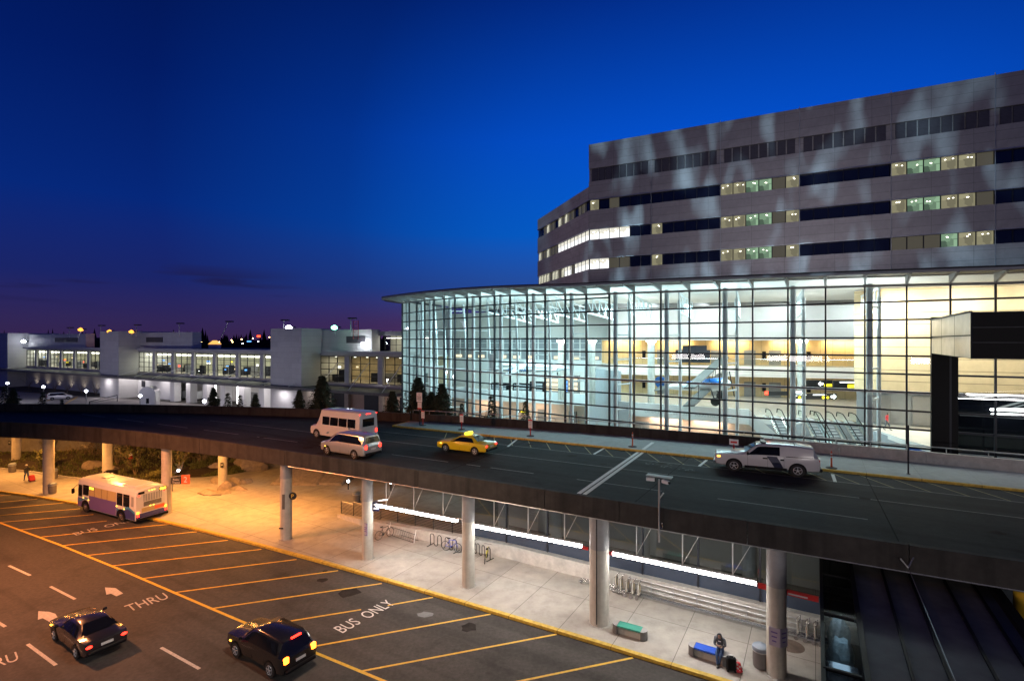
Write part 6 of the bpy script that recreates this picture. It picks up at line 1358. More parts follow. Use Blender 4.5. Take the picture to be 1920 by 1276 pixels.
def mast(u,v,Yb,l,lit=None,lean=0):
    c=PY(u,v,Yb*S); t=thing('lamp_mast',l,'light mast',V(c.x-lean,c.y,13.5*S if c.z>13.6*S else 12*S),0,'lamp masts on the concourse roof'); z0=t.location.z; h=c.z-z0; m=MB(); m.tube([(0,0,0),(lean,0,h)],[.12,.08],'galv',6); m.build('pole',t); m=MB(); m.rbox((lean+.3,0,h),(1.7,.7,.28),'frame',.05); m.build('lamp_head',t)
    if lit: m=MB(); m.lathe((lean,-.3,h-.1),[(0,-.5),(.58,-.25),(.62,.15),(0,.55)],lit,14); m.build('lamp_glow',t)
for a in ((153,617,112,'leaning roof mast with the brightest orange lamp, left','e_sodium',.9),(130,614,125,'unlit roof mast left of the brightest orange lamp'),(189,610,118,'unlit roof mast just right of the brightest orange lamp'),(207,620.5,116,'second orange roof lamp, above the middle pylon','e_sodium'),(248,621,112,'third and smallest orange roof lamp','e_sodium'),(256,609,112,'unlit roof mast beside the smallest orange lamp'),(336,606,104,'unlit roof mast above the louvred middle block'),(428,602.5,98,'tall leaning unlit mast before the distant trees',None,1.6),(532,600,90,'unlit mast on the right pylon',),(658,596.5,84,'unlit mast beside the red roof ladder'),(543,613,88,'small white floodlight on the right pylon','e_cool'),(628,613,84,'small greenish floodlight on the roof edge','e_green'),(46,639,142,'white floodlight on the far left block','e_cool')): mast(*a)
c=PY(667,612,82*S); t=thing('roof_ladder','red caged ladder on the concourse roof','ladder',c); m=MB()
for x in (-.5,.5): m.tube([(x,0,-2.5),(x,0,1.2)],.06,'red',5)
m.build('rail',t); m=MB()
for z in arr(-2.3,1,9): m.tube([(-.5,0,z),(.5,0,z)],.04,'red',4)
m.build('rung',t)
c=cpt(126.2,12.3,.35); t=thing('wall_lamp','bright round wall lamp on the white cladding by the roof lantern','lamp',c); m=MB(); m.lathe((0,0,0),[(0,-.3),(.3,-.1),(.3,.15),(0,.3)],'e_cool',12); m.build('globe',t); m=MB(); m.bar((0,0,0),(.3,.4,.1),.06,.06,'frame'); m.build('bracket',t); WL1=c
# ------------------------------------------------------------------ far land, woods and lights
m=MB(); rn=random.Random(21)
for i in range(640):
    x=-760+i*2.1+rn.uniform(-2,2); y=620+rn.uniform(-60,60); h=rn.uniform(16,24)*(1+.25*(rn.random()<.2)); w_=rn.uniform(4,8)
    for s_ in range(4):
        zz=h*s_*.22; m.add([(x-w_*(1-s_*.22),y,zz),(x+w_*(1-s_*.22),y,zz),(x+rn.uniform(-.4,.4),y,zz+h*.36)],[(0,1,2)],'treefar')
m.build('far_woods',kind='stuff',label='dark distant conifer woods on the horizon')
m=MB(); m.strip([V(x,700,-5) for x in arr(-1200,1200,40)],[V(x,705,17+6*noise.noise(V(x*.006,3,0))) for x in arr(-1200,1200,40)],'hill'); m.build('far_hill',kind='structure')
far_l=[(353,631,'e_farw'),(360,640,'e_far'),(377,641,'e_far'),(411,641,'e_far'),(434,637.5,'e_far'),(436,641,'e_far'),(453,636,'e_far'),(474,634.5,'e_far'),(484,640,'e_farw'),(505,632,'e_far'),(455,644,'e_farw')]
for i,(u,v,mt) in enumerate(far_l):
    c=PY(u,v,420); t=thing('distant_lamp','distant lamp twinkling in front of the dark woods','lamp',V(c.x,c.y,0),0,'distant lamps before the woods'); m=MB(); m.lathe((0,0,0),[(.12,0),(.1,c.z)],'frame',6); m.build('pole',t); m=MB(); m.lathe((0,0,c.z),[(0,-.5),(.45,0),(0,.5)],mt,8); m.build('glow',t)
def farb(u0,v0,u1,v1,Y,mt,name,l,cat,glow=None):
    a,b=PY(u0,v1,Y),PY(u1,v0,Y); t=thing(name,l,cat,V((a.x+b.x)/2,Y,a.z)); w_,h=b.x-a.x,b.z-a.z; m=MB(); m.box((0,.6,h/2),(w_,1,h),mt); m.build('panel',t)
    m=MB(); m.box((0,0.05,h/2),(w_*.8,.1,h*.6),glow or mt); m.build('lit_face',t)
farb(462,638,472,641.5,430,'signk','distant_sign','distant red and blue lit sign board before the woods','sign','e_signb')
farb(481,627,489,633,430,'signk','distant_sign','distant red neon oval sign above the woods edge','sign','e_red')
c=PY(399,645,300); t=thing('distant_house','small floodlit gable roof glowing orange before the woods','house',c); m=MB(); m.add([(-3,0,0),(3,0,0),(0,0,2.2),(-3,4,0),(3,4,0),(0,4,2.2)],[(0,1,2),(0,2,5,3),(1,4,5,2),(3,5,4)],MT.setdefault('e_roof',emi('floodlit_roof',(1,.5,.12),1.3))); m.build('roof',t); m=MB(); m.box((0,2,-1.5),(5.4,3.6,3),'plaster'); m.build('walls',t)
# ------------------------------------------------------------------ trees and shrubs
def conifer_mesh(seed,h,r,dense):
    rn=random.Random(seed); tr=MB(); tr.lathe((0,0,0),[(.05*h*.4,0),(.03*h*.3,h*.5),(.01,h)],'bark',7); fo=MB()
    n=int(26*dense*h/5)
    for i in range(n):
        t=(i+rn.random())/n; z=h*(.06+.93*t); L_=r*(1-t)**.85*rn.uniform(.5,1.2)+.07; a=rn.uniform(0,6.283)
        k=6 if dense>1 else 4
        for q in range(k):
            aa=a+6.283*q/k+rn.uniform(-.35,.35); l=L_*rn.uniform(.7,1.1); d=V(math.cos(aa),math.sin(aa),0); tipz=z-l*rn.uniform(.15,.5)
            tr.tube([(0,0,z),tuple(d*l*.8+V(0,0,tipz))],.012,'bark',3,cap=False)
            for s_ in range(int(5*dense)+3):
                f=rn.uniform(.2,1.0); c=d*l*f+V(0,0,z+(tipz-z)*f); sd=V(-d.y,d.x,0); w_=.16+.2*(1-f); u_=(d*rn.uniform(.1,.5)+sd*rn.uniform(-1,1)+V(0,0,rn.uniform(-.7,.1))).normalized()*rn.uniform(.28,.55); o_=V(rn.uniform(-1,1),rn.uniform(-1,1),rn.uniform(-1,1)).normalized()*w_*.5
                fo.add([c-o_,c+o_,c+u_+o_*.3,c+u_-o_*.3],[(0,1,2,3)],'conif')
    return tr,fo
def conifer(seed,h,r,dense,loc,label):
    t=thing('conifer',label,'tree',loc,random.Random(seed).uniform(0,6),'conifers beyond the elevated road'); tr,fo=conifer_mesh(seed,h,r,dense); tr.build('trunk',t); fo.build('crown',t); return t
def tree_at(proto,u,vtop,Yb,ph,label,base=3.97):
    c=PY(u,vtop,Yb*S); h=c.z-base; s_=h/ph; return dup(proto,V(c.x,c.y,base),random.Random(u).uniform(0,6),label,None,s_)
Pa=conifer(1,9,3.6,1.2,(0,0,0),'x'); Pb=conifer(2,9,4.6,1.9,(0,0,0),'x'); Pc=conifer(3,9,3.0,.75,(0,0,0),'x')
tl=[(Pc,9,721,60,'small conifer at the far left edge beyond the parapet'),(Pa,25,727,60,'small conifer right of the far left one, by the first globe lamp'),(Pc,80,733,59,'small conifer below the second globe lamp'),(Pc,116,748,58,'tiny conifer top right of the white parked van'),
(Pa,400.5,726,56,'conifer in front of the white piers, left of four'),(Pc,427,735,56,'conifer in front of the white piers, second of four'),(Pc,450,739,56,'conifer in front of the white piers, third of four'),(Pa,479,738,56,'conifer in front of the white piers, right of four'),
(Pa,561,730,55,'middle sized conifer left of the biggest one'),(Pb,604,703,55.5,'biggest and densest conifer, before the white cladding'),
(Pb,736,732,53,'dark spreading conifer at the left end of the glass hall'),(Pb,784,706,50,'tall conifer behind the pole with two parking signs'),(Pb,809,733,49.5,'bushy conifer right of the parking sign pole'),(Pb,829,718,49,'pointed conifer before the glass, right of the bushy one'),
(Pc,866,754,47.5,'low conifer before the glass behind a white paper sign'),(Pc,922,738,46,'slender conifer before the glass, above the taxi'),(Pc,985,750,44.6,'slender conifer before the glass nearest the escalators')]
done={}
def terr(u):   # depth (base units) of the terrace along the ray through pixel column u
    t=(u-960)/F; best=min((abs((x/(y))-t),y) for x in arr(-60,30,400) for y in [cP(x)+2.2]); return best[1]
for pr,u,v,Yb,l in tl:
    Yb=terr(u)
    if pr.name not in done: 
        c=PY(u,v,Yb*S); s_=(c.z-3.97)/9; pr.location=V(c.x,c.y,3.97); pr.scale=(s_,)*3; pr['label']=l; done[pr.name]=1
    else: tree_at(pr,u,v,Yb,9,l)
def shrub(seed,h,r,leafm,nl,loc,label,stems=9,name='bush',grp='shrubs on the planted bank'):
    rn=random.Random(seed); t=thing(name,label,'shrub',loc,0,grp); st=MB(); fo=MB()
    for i in range(stems):
        a=rn.uniform(0,6.28); p=V(0,0,0); d=V(math.cos(a)*.35,math.sin(a)*.35,1).normalized(); pts=[p]; 
        for j in range(5): p=p+d*h/5*rn.uniform(.8,1.1); d=(d+V(rn.uniform(-.3,.3),rn.uniform(-.3,.3),.02)+V(math.cos(a),math.sin(a),0)*.1*r/h).normalized(); pts.append(p)
        st.tube(pts,[.035,.028,.022,.016,.011,.006],'bark',5,cap=False)
        for j in range(2,6):
            for q in range(3):
                b=pts[j-1].lerp(pts[j],rn.random()); e=b+V(rn.uniform(-1,1),rn.uniform(-1,1),rn.uniform(.1,.9)).normalized()*rn.uniform(.25,.6)*r*.6; st.tube([b,e],[.012,.004],'bark',3,cap=False)
                for s_ in range(nl):
                    c=b.lerp(e,rn.uniform(.3,1.1))+V(rn.uniform(-.12,.12),rn.uniform(-.12,.12),rn.uniform(-.1,.1)); a2=rn.uniform(0,6.28); x=V(math.cos(a2),math.sin(a2),rn.uniform(-.5,.5))*rn.uniform(.07,.15); y=x.cross(V(rn.uniform(-1,1),rn.uniform(-1,1),1)).normalized()*rn.uniform(.035,.08)
                    fo.add([c-x,c-y,c+x,c+y],[(0,1,2,3)],leafm)
    st.build('stems',t); 
    if nl: fo.build('foliage',t)
    return t
def onbed(u,v,back):   # a point on the bank seen near pixel u,v
    p=PZ(u,v,.15); q=p+N3*back; return V(q.x,q.y,bedz(q.x,q.y)-.05)
sh=[(3,3.2,1.4,'leaf',3,(10,878),4,'tall bare stemmed shrub at the far left behind the first amber column'),(4,3.4,1.5,'blossom',3,(50,886),6,'shrub with pale blossom between the two left amber columns'),(5,1.7,1.6,'leafp',9,(58,886),1.4,'low pale green bush behind the walking person'),(6,2.2,1.5,'leaf',5,(118,893),7,'dark shrub behind the big boulder'),(7,3.2,1.2,'blossom',3,(130,895),4.5,'shrub with pale blossom above the big boulder'),(8,3.4,1.0,'leaf',2,(153,897),3.4,'bare twiggy shrub beside the red hydrant'),
(9,3.3,1.9,'leaf',4,(222,903),1.6,'vase shaped bare shrub right of the bus shelter column'),(10,3.6,2.0,'leaf',5,(262,904),3.2,'broad dark shrub behind the bus roof'),(11,3.4,1.8,'leafp',4,(290,904),2.6,'twiggy shrub left of the number 2 sign column'),(12,3.0,1.7,'leaf',3,(375,893),4.2,'bare shrub between the sign and the boulders'),(13,3.2,1.6,'leaf',4,(398,891),5,'bare shrub behind the boulder ringed column'),(14,1.6,1.6,'leaf',7,(243,905),4.5,'low dark bush behind the vase shaped shrub'),(15,2.4,1.6,'leaf',5,(85,888),7.5,'dark shrub high on the bank at the left'),(16,2.6,1.6,'leaf',6,(180,898),8,'dense dark shrub high on the bank behind the hydrant'),(17,1.0,1.3,'leafp',9,(275,905),.9,'low pale bush at the plaza edge behind the bus'),(18,2.8,1.7,'leaf',5,(330,897),7.5,'dark shrub high on the bank above the number 2 sign')]
for sd_,h,r,lm,nl,(u,v),bk_,l in sh: shrub(sd_,h*1.12,r*1.15,lm,nl*2,onbed(u,v,bk_),l)
def boulder(seed,loc,sc,label,rz=0,grp='granite boulders',cut=True):
    rn=random.Random(seed); bm=bmesh.new(); bmesh.ops.create_icosphere(bm,subdivisions=4,radius=1); m=MB(); pl_=[(V(rn.uniform(-1,1),rn.uniform(-1,1),rn.uniform(-.3,1)).normalized(),rn.uniform(.45,.8)) for _ in range(16)]
    vs=[]
    for v_ in bm.verts:
        p=v_.co.copy()
        for n_,d in pl_:
            e=p.dot(n_)-d
            if e>0: p-=n_*e*.98
        p*=1+.05*noise.noise(p*1.8+V(seed,0,0))+.035*noise.noise(p*6); vs.append(V(p.x*sc[0],p.y*sc[1],max(-.25,p.z)*sc[2]))
    m.add(vs,[[x.index for x in f.verts] for f in bm.faces],'rock'); bm.free(); o_=m.build('boulder',label=label,cat='boulder',group=grp); o_.location=loc; o_.rotation_euler=(0,0,rz); return o_
boulder(31,onbed(124,894,2.6)+V(0,0,.1),(2.0,1.2,1.1),'biggest boulder on the bank between the amber columns',.2); boulder(32,onbed(170,899,1.8),(1.2,.9,.75),'split looking boulder below the red hydrant',.5)
boulder(33,PZ(393,911,.15)+V(0,1.4,.1),(1.0,.8,.85),'rounded boulder left of the ringed column',.4); boulder(34,PZ(420,917,.15)+V(.3,.3,.1),(1.2,.8,1.15),'tall pitted boulder in front of the ringed column',1); boulder(35,PZ(383,927,.15)+V(.3,.2,0),(1.9,.95,.6),'long flat boulder nearest the bus, before the ringed column',-.3)
boulder(36,PZ(409,925,.15),(1.7,.75,.5),'low slab boulder in front, right of the long flat one',.25); boulder(37,PZ(446,917,.15),(1.5,.8,.6),'low boulder at the right end of the ring',-.1); boulder(38,PZ(452,910,.15)+V(0,1,0),(1.0,.9,.95),'leaning boulder at the back right of the ring',.7); boulder(39,PZ(437,909,.15)+V(0,.6,0),(1.0,.8,.8),'middle boulder of the ring, right of the pitted one',.2)
def slab_rock(u,v,w_,l_,h,label,rz):
    c=PZ(u,v,.15); m=MB(); P_=[(-w_,-l_),(w_,-l_*.85),(w_*.9,l_),(-w_*.8,l_)]; vs=[(x,y,0) for x,y in P_]+[(P_[0][0]*.9,P_[0][1]*.9,.25),(P_[1][0]*.9,P_[1][1]*.9,.2),(P_[2][0]*.9,P_[2][1]*.95,h),(P_[3][0]*.9,P_[3][1]*.95,h*1.1)]
    m.add(vs,[(0,3,2,1),(4,5,6,7),(0,1,5,4),(1,2,6,5),(2,3,7,6),(3,0,4,7)],'rock'); o_=m.build('granite_slab',label=label,cat='boulder',group='granite boulders'); o_.location=c; o_.rotation_euler=(0,0,rz)
slab_rock(575,897,2.6,3.0,1.9,'big slanted granite slab left, behind the plaza',-.15); slab_rock(622,902,2.0,1.6,1.0,'smaller slanted granite slab right of the big one',-.2); boulder(41,PZ(430,893,.15)+V(1,3,0),(3.2,1.2,1.9),'broad pale rock wall behind the ringed column',-.2)
boulder(42,onbed(355,895,3.2),(2.0,1.0,1.2),'pale blocky boulder behind the number 2 sign',.1)
c=onbed(168,898,4.0); t=thing('fire_hydrant','small red fire hydrant on the planted bank','hydrant',c+Z3*.25); m=MB(); m.lathe((0,0,-.4),[(.2,0),(.17,.1),(.17,.8),(.2,.84)],'red',14); m.build('body',t); m=MB(); m.lathe((0,0,.44),[(.2,0),(.17,.14),(.06,.2),(.05,.26),(0,.27)],'signw',14); m.build('bonnet',t)
for s_ in (-1,1): m=MB(); m.lathe((s_*.2,0,.15),[(.09,-.06),(.09,.06)],'red',10,'X'); m.build('nozzle',t)
# ornamental bare trees along the concourse wall
def garden(k,o_,l,s_): return shrub(int(k*7),4.2*s_,1.8*s_,'bark',0,cpt(k,0,o_),l,12,'bare_tree','bare trees along the concourse wall')
for i,k in enumerate((8,16,23,30,37,44)): garden(k,2.6,['far left bare tree against the uplit concourse wall','second bare tree against the uplit concourse wall','third bare tree against the uplit concourse wall','fourth bare tree against the uplit concourse wall','fifth bare tree against the uplit concourse wall','bare tree nearest the middle pylon'][i],1.0)
# ------------------------------------------------------------------ people
def person(label,loc,rz,J,clothes,scale=1,extra=None):
    """J: joints, built on one skinned skeleton; clothes maps segment -> material"""
    names=list(J); me=bpy.data.meshes.new('skeleton'); E_=[e for e in BONES if e[0] in J and e[1] in J]
    me.from_pydata([J[n][0] for n in names],[(names.index(a),names.index(b)) for a,b,_ in E_],[]); o_=bpy.data.objects.new('skeleton',me); COL.objects.link(o_)
    sk=o_.modifiers.new('skin','SKIN'); sk.use_smooth_shade=True; sk.branch_smoothing=.3
    for i,n in enumerate(names): me.skin_vertices[0].data[i].radius=J[n][1] if isinstance(J[n][1],tuple) else (J[n][1],)*2; me.skin_vertices[0].data[i].use_root=(n=='pelvis')
    sb=o_.modifiers.new('sub','SUBSURF'); sb.levels=1; sb.render_levels=1
    bpy.context.view_layer.update(); ev=bpy.data.meshes.new_from_object(o_.evaluated_get(bpy.context.evaluated_depsgraph_get()))
    vs=[v_.co.copy() for v_ in ev.vertices]; fs=[tuple(p.vertices) for p in ev.polygons]; bpy.data.objects.remove(o_); bpy.data.meshes.remove(ev); bpy.data.meshes.remove(me)
    mb=MB(); segs=[(V(*J[a][0]),V(*J[b][0]),clothes.get(c,'skin')) for a,b,c in E_]
    mats=[]
    for f in fs:
        c=sum((vs[i] for i in f),V(0,0,0))/len(f); best=(9,None)
        for a,b,mt in segs:
            ab=b-a; t=max(0,min(1,(c-a).dot(ab)/max(ab.length_squared,1e-9))); dd=(c-a-ab*t).length
            if dd<best[0]: best=(dd,mt)
        mats.append(best[1])
    for mt in set(mats): mb.mi(mt)
    mb.v=[p*scale for p in vs]; mb.f=[list(f) for f in fs]; mb.m=[mb.mi(x) for x in mats]; mb.s=[True]*len(fs)
    o2=mb.build('person',label=label,cat='person'); o2.location=loc; o2.rotation_euler=(0,0,rz); return o2
BONES=[('pelvis','waist','top'),('waist','chest','top'),('chest','neck','top'),('neck','chin','skin'),('chin','head','hair'),('head','crown','hair')]
for q in 'LR':
    BONES+=[('chest','sh'+q,'top'),('sh'+q,'el'+q,'top'),('el'+q,'wr'+q,'top'),('wr'+q,'pa'+q,'skin'),('pelvis','hip'+q,'leg'),('hip'+q,'kn'+q,'leg'),('kn'+q,'an'+q,'leg'),('an'+q,'ba'+q,'shoe'),('ba'+q,'to'+q,'shoe')]
    for i in range(5): BONES+=[('pa'+q,'f%d'%i+q,'skin'),('f%d'%i+q,'g%d'%i+q,'skin')]
def hand(J,q,wr,pa,fdir,side,curl):
    J['wr'+q]=(tuple(wr),.027); J['pa'+q]=(tuple(pa),(.036,.022)); fdir=V(*fdir).normalized(); side=V(*side).normalized(); cu=V(*curl)
    for i,(off,l) in enumerate(((-.03,.075),(-.010,.085),(.010,.08),(.028,.062))):
        b=V(*pa)+side*off+fdir*.05; J['f%d'%i+q]=(tuple(b+fdir*l*.35),.010); J['g%d'%i+q]=(tuple(b+fdir*l*.7+cu*l*.6),.008)
    b=V(*pa)-side*.045; J['f4'+q]=(tuple(b+fdir*.02),.011); J['g4'+q]=(tuple(b+fdir*.055-side*.012+cu*.02),.009)
# seated, hooded, arms folded, facing +x
J={'pelvis':((0,0,.56),(.15,.13)),'waist':((.0,0,.72),(.15,.12)),'chest':((.06,0,.95),(.17,.13)),'neck':((.13,0,1.13),.085),'chin':((.19,0,1.19),.095),'head':((.21,0,1.28),.12),'crown':((.17,0,1.38),.085)}
for q,s_ in (('L',1),('R',-1)):
    J['sh'+q]=((.06,.19*s_,1.06),.085); J['el'+q]=((.20,.25*s_,.80),.062); hand(J,q,(.34,.05*s_,.83+.03*s_),(.36,-.03*s_,.83+.03*s_),(0,-1*s_,.05),(0,0,1),(-.5,0,0))
    J['hip'+q]=((.06,.1*s_,.54),.105); J['kn'+q]=((.50,.09*s_,.52),.075); J['an'+q]=((.60 if s_>0 else .66,.03*s_,.10),.05); J['ba'+q]=((.70 if s_>0 else .77,.02*s_,.055),.045); J['to'+q]=((.80 if s_>0 else .86,.02*s_,.05),.036)
face=math.atan2(-NY,-NX)
bp_=PZ(1350,1238,.15)
ps=person('person in a grey hooded top and blue jeans sitting hunched on the blue bench',V(bp_.x,bp_.y,.15)+N3*.12,face,J,{'top':'hoodie','leg':'jeans','shoe':'shoe','hair':'hoodie','skin':'skin'})
m=MB(); m.lathe((.275,0,1.245),[(0,-.09),(.06,-.06),(.075,0),(.06,.06),(0,.09)],'skin',12); 
for y in (-.03,.03): m.lathe((.345,y,1.27),[(0,-.01),(.01,0),(0,.01)],'black',6)
m.bar((.34,0,1.27),(.362,0,1.235),.022,.02,'skin'); m.bar((.335,-.025,1.205),(.335,.025,1.205),.012,.012,'redcloth'); m.build('face',ps)
m=MB(); m.tube([(.29+.02*math.cos(q)*0,.105*math.cos(q),1.26+.13*math.sin(q)) for q in arr(-.6,math.pi+.6,12)],.028,'hoodie',6); m.build('hood_rim',ps)
m=MB(); m.M=Matrix.Identity(4); m.box((.235,0,1.0),(.02,.12,.03),'signw'); m.build('chest_print',ps)
# suitcase and bag by the bench
sp_=PZ(1371,1257,.15); t=thing('suitcase','black upright suitcase beside the seated person','suitcase',sp_,ANG+.3); m=MB(); m.rbox((0,0,.36),(.42,.27,.6),'black',.05); m.build('shell',t); m=MB(); m.tube([(-.1,0,.66),(-.1,0,.76),(.1,0,.76),(.1,0,.66)],.014,'galv',5); m.build('handle',t)
for x in (-.16,.16): m=MB(); m.lathe((x,0,.05),[(.05,-.12),(.05,.12)],'rubber',10,'Y'); m.build('wheel',t)
bg_=PZ(1382,1259,.15); t=thing('shopping_bag','red and white printed bag leaning on the suitcase','bag',bg_+T3*.1,ANG-.2); m=MB(); m.M=Matrix.Rotation(-.3,4,'Y'); 
bagm=mat('bag_red_white',(.7,.68,.66),.5,var=0); nt=bagm.node_tree; b_=nt.nodes['Principled BSDF']; tc=nt.nodes.new('ShaderNodeTexCoord'); wv_=nt.nodes.new('ShaderNodeTexVoronoi'); wv_.inputs['Scale'].default_value=7; nt.links.new(tc.outputs['Object'],wv_.inputs['Vector']); nt.links.new(_ramp(nt,wv_.outputs['Distance'],[(0,(.75,.73,.72)),(.33,(.65,.03,.05))],True),b_.inputs['Base Color'])
m.rbox((0,0,.24),(.34,.14,.46),bagm,.03); m.build('body',t); m=MB(); m.M=Matrix.Rotation(-.3,4,'Y'); m.tube([(-.1,0,.47),(-.05,0,.58),(.05,0,.58),(.1,0,.47)],.01,'red',5); m.build('handle',t)
def standing(step=.28,arm=.25):
    J={'pelvis':((0,0,.95),(.15,.115)),'waist':((.01,0,1.12),(.14,.11)),'chest':((.03,0,1.34),(.165,.12)),'neck':((.04,0,1.52),.065),'chin':((.06,0,1.58),.07),'head':((.05,0,1.67),.10),'crown':((.04,0,1.75),.075)}
    for q,s_ in (('L',1),('R',-1)):
        J['sh'+q]=((.02,.2*s_,1.42),.07); J['el'+q]=((-.05-arm*.3*s_,.26*s_,1.15),.052); w_=(.05-arm*s_,.27*s_,.93); hand(J,q,w_,(w_[0]+.01,w_[1],w_[2]-.08),(.1,0,-1),(1,0,0),(.3,0,0))
        J['hip'+q]=((0,.1*s_,.92),.10); J['kn'+q]=((step*.5*s_+.05,.1*s_,.50),.068); J['an'+q]=((step*s_-.02,.1*s_,.09+(.05 if s_<0 else 0)),.045); J['ba'+q]=((step*s_+.12,.1*s_,.05),.042); J['to'+q]=((step*s_+.2,.1*s_,.045),.034)
    return J
def headbits(o_,cap=None):
    m=MB(); m.lathe((.13,0,1.63),[(0,-.075),(.035,-.05),(.045,0),(.035,.05),(0,.075)],'skin',10)
    for y in (-.03,.03): m.lathe((.17,y,1.655),[(0,-.009),(.009,0),(0,.009)],'black',6)
    m.bar((.17,0,1.65),(.19,0,1.62),.018,.018,'skin'); m.bar((.165,-.022,1.59),(.165,.022,1.59),.01,.01,'redcloth')
    for y in (-.1,.1): m.lathe((.05,y,1.64),[(0,-.03),(.02,0),(0,.03)],'skin',6)
    m.build('face',o_)
    if cap: m=MB(); m.lathe((.05,0,1.69),[(.118,0),(.115,.06),(.07,.115),(0,.13)],cap,14); m.box((.18,0,1.70),(.13,.16,.015),cap); m.build('cap',o_)
w1=person('person in a dark jacket and white cap pulling a red suitcase',PZ(50,901,.15),ANG+math.pi+.1,standing(.26,.3),{'top':'shoe','leg':'jeans','shoe':'shoe','hair':'hair'}); headbits(w1,'capw')
p=PZ(61,902,.15); t=thing('suitcase','bright red wheeled suitcase towed by the walking person','suitcase',p,ANG+math.pi); m=MB(); m.M=Matrix.Rotation(.55,4,'Y'); m.rbox((0,0,.4),(.3,.5,.66),'redcloth',.06); m.build('shell',t); m=MB(); m.M=Matrix.Rotation(.55,4,'Y'); m.tube([(0,-.12,.72),(0,-.12,1.15),(0,.12,1.15),(0,.12,.72)],.014,'galv',5); m.build('handle',t)
for y in (-.2,.2): m=MB(); m.lathe((.02,y,.06),[(.06,-.03),(.06,.03)],'rubber',10,'Y'); m.build('wheel',t)
w2=person('person in dark clothes standing half hidden by the number 2 sign column',PZ(321,921,.15),ANG+2.5,standing(.05,.05),{'top':'shoe','leg':'hoodie','shoe':'shoe','hair':'hair'}); headbits(w2)
w3=person('person in a red top walking inside the hall by the amber panelled block',PZ(1663,806,FZ),rad(-60),standing(.25,.2),{'top':'redcloth','leg':'hoodie','shoe':'shoe','hair':'hair'}); headbits(w3)
# ------------------------------------------------------------------ the garage the picture is taken from
gr=thing('parking_garage','open concrete parking garage facing the terminal','building',(-NX*14,-NY*14,0),ANG)
for i in range(11):
    z=i*3.6-.5
    m=MB(); m.box((0,-15,z),(170,30,.4),'concdark'); m.build('floor_slab',gr)
    if not 2<i<5: m=MB(); m.box((0,-.15,z+.7),(170,.25,1.1),'concw'); m.build('parapet',gr)
m=MB(); m.box((0,-30,20),(170,.4,40),'concdark'); m.build('rear_wall',gr)
for x in range(-80,81,16): m=MB(); m.box((x,-1.2,20),(.8,.8,40),'conc'); m.build('pier',gr)
# ------------------------------------------------------------------ lamps that light the place
cool=(.60,.93,1.0); warm=(1,.72,.38); sod=(1,.40,.085)
# glass hall
for i,(k,pw,c) in enumerate(((4,700,cool),(6,1600,cool),(9,1700,cool),(13,1300,cool),(17,1300,(.62,.93,1)),(20,1300,(.70,.95,1)),(23,1200,(.95,.95,.9)))):
    p=MPm[k]-nrm[k]*9; light('AREA','hall_ceiling_light',V(p.x,p.y,16.2*S),c,pw*HALL,6,5)
for k,c in ((3,cool),(7,cool),(11,cool),(15,cool),(19,(.7,.95,1)),(23,(.9,.97,1))):
    p=MPm[k]-nrm[k]*4.2; light('AREA','hall_truss_light',V(p.x,p.y,13.6*S),c,330*HALL,3,3,target=V(p.x,p.y,30))
for k in (-14,-7,0,7,13):
    for z in (9.3,12.6):
        c=wq(k,1.0)*S; light('AREA','cove_light',V(c.x,c.y,z*S),warm,150*HALL,5,.4,target=V(c.x+1.2,c.y+4,z*S-4))
for k in (-13,-4,5,13): c=wq(k,9)*S; light('AREA','balcony_downlight',V(c.x,c.y,12.3*S),(1,.86,.68),260*HALL,3,3)
for x,y in ((16,54),(20,52),(3,68),(-4,72)): q=B(x,y); light('AREA','lower_hall_light',V(q.x,q.y,4.6*S),(1,.66,.45),150*HALL,4,1.5)
for x,y in ((30.6,40),(34,37.5),(38,34)): q=B(x,y); light('AREA','amber_wall_light',V(q.x,q.y,16.4*S),(1,.91,.78),360*HALL,3,1,target=V(q.x+1.6,q.y+3,11*S))
for x,y in ((33.5,41.5),(38,39)): q=B(x,y); light('AREA','shop_light',V(q.x,q.y,8.2*S),(1,.85,.65),120*HALL,3,2)
# deck wash from the entrance canopy on the right
q=B(31,28); light('AREA','entrance_light',V(q.x,q.y,11.5*S),(.86,.88,1),170,5,4)
# sodium street lighting of the plaza and the lower road
for u,v,pw,h in ((455,962,1700,5.8),(545,972,1300,5.8),(375,940,1700,5.8),(300,930,1300,5.8),(215,927,1300,5.8),(125,917,1700,5.8),(40,893,1700,5.8),(-70,888,1400,5.8)):
    c=PZ(u,v,0); light('AREA','sodium_lamp',V(c.x,c.y,h),sod,pw*SODIUM*.32,1.2,1.2,target=V(c.x,c.y,0))
c=PZ(160,1060,0); light('SPOT','road_lamp',V(c.x-6,c.y-4,15),(1,.33,.11),ROADL*1.7,spot=150,blend=.8,soft=.4,target=V(c.x,c.y,0))
c=PZ(640,1160,0); light('SPOT','road_lamp',V(c.x,c.y-4,15),(1,.72,.5),ROADL*.35,spot=150,blend=.8,soft=.4,target=V(c.x,c.y,0))
# room behind the lower glazing
c=along(wg,d0+18)+N3*3; light('AREA','lower_room_light',V(c.x,c.y,5.6),(1,.82,.55),40,8,1)
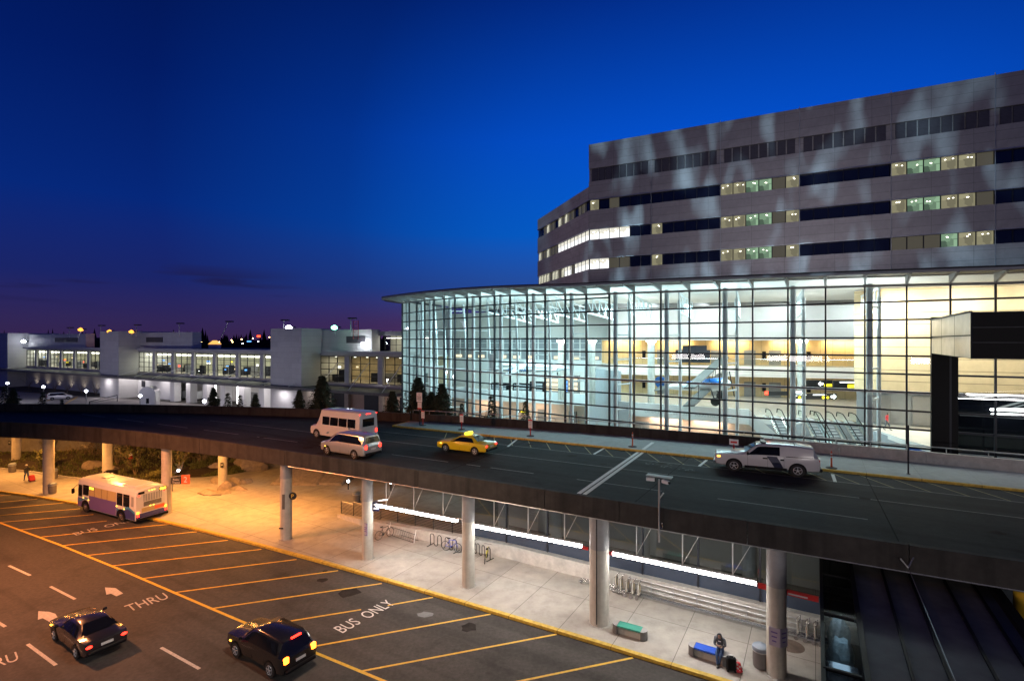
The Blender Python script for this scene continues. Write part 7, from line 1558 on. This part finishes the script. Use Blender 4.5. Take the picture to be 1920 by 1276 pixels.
# concourse: soffit lights on the lower level, uplights on the wall, lamp pools
for k in arr(60,106,6): c=cpt(k,4.5,2.6); light('AREA','soffit_light',c,(1,.9,.92),300*LOTP,5,5)
for k in arr(118,133,2): c=cpt(k,4.5,2.0); light('AREA','soffit_light',c,(1,.8,.72),60*LOTP,4,1)
for k in (53.5,112): c=cpt(k,4.4,5.4); light('AREA','soffit_light',c,(1,.92,.96),260*LOTP,2,.6)
for k in arr(6,46,7): c=cpt(k,.3,1.3); light('SPOT','wall_uplight',c,(1,.8,.62),260*LOTP,spot=115,blend=1.0,target=cpt(k,6,.6))
for p in LOTL: light('POINT','globe_light',V(p.x,p.y,5.6),(.93,.88,1),1200*LOTP,soft=.4)
c=cpt(25,8,40); light('AREA','apron_light',V(c.x,c.y,22),(.84,.76,1),800*LOTP,6,6,target=cpt(40,0,20))
c=cpt(41,12.9,-3.1); light('POINT','roof_sodium',c,(1,.42,.12),300*LOTP,soft=.4)
for k in arr(0,46,5): c=cpt(k,9.9,-2.5); light('AREA','concourse_light',c,(1,1,.82),300*LOTP,4,3)
for k in arr(60,105,5): c=cpt(k,9.9,-2.5); light('AREA','concourse_light',c,(1,1,.82),330*LOTP,4,3)
for k in arr(119,134,3): c=cpt(k,9.8,-3); light('AREA','concourse_light',c,(1,.85,.55),220*LOTP,4,3)
for k in arr(130,135,2): c=cpt(k,13.3,-2.9); light('AREA','lantern_light',c,(1,.93,.75),70*LOTP,4,1)
light('POINT','cladding_lamp',WL1+V(-.3,-1.2,0),(.9,.95,1),420*LOTP,soft=.3)
# unseen spots added for glass-reflected streaks on the office block, plus a wash
def gobo(loc,tgt,pw,sc,seed,spot=70):
    o_=light('SPOT','reflected_streak_spot',loc,(.5,.8,1),pw*.62,spot=spot,blend=.3,soft=.05,target=tgt); l=o_.data; l.use_nodes=True; nt=l.node_tree; L=nt.links; e=[n for n in nt.nodes if n.type=='EMISSION'][0]
    tc=nt.nodes.new('ShaderNodeTexCoord'); mp=nt.nodes.new('ShaderNodeMapping'); mp.inputs['Scale'].default_value=(sc,sc*.36,1); mp.inputs['Rotation'].default_value=(0,0,rad(62)); mp.inputs['Location'].default_value=(seed,seed*.37,seed); L.new(tc.outputs['Normal'],mp.inputs[0])
    nz=nt.nodes.new('ShaderNodeTexNoise'); nz.inputs['Scale'].default_value=1; nz.inputs['Detail'].default_value=1.5; L.new(mp.outputs[0],nz.inputs[0]); L.new(_ramp(nt,nz.outputs['Fac'],[(.52,(0,0,0)),(.70,(1,1,1))]),e.inputs['Strength'])
q=TA+TD*22+TN*40; gobo(V(q.x*S,q.y*S,24*S),fpt(TA,TD,24,30.5,TN),GOBO*3.0,15,3.1,72)
q=TA+TD*0+TN*34; gobo(V(q.x*S,q.y*S,24*S),fpt(TA,TD,3,29,TN),GOBO*2.0,13,8.7,62)
q=TA+TD*24+TN*17; light('AREA','facade_wash',V(q.x*S,q.y*S,19.2*S),(.92,.86,.94),WASH*.8,14,3,target=fpt(TA,TD,24,30,TN))
q=TA-LD*-6+LN*20; light('AREA','facade_wash',V(q.x*S,q.y*S,21*S),(1,.76,.78),WASH*.5,10,3,target=fpt(TA,LD,9,28,LN))

for k in (-13,-5,3,11): # wash on the white bulkhead
    p=wq(k,9)*S; q=wq(k,4.8)*S; light('AREA','bulkhead_wash',V(p.x,p.y,16.6*S),(.9,.97,1),190*HALL,4,1,target=V(q.x,q.y,14.6*S))
for a in (-30,-8,14,34): # strip lights inside the garage the picture is taken from
    p=T3*a-N3*14.4; light('AREA','garage_light',V(p.x,p.y,11.9),(1,.90,.86),GARAGE,9,1.2,target=V(p.x+NX*20,p.y+NY*20,6))
q=wp(.55,2.6,zr-.35); light('AREA','walkway_light',q,(.65,.85,1),14,.5,6)
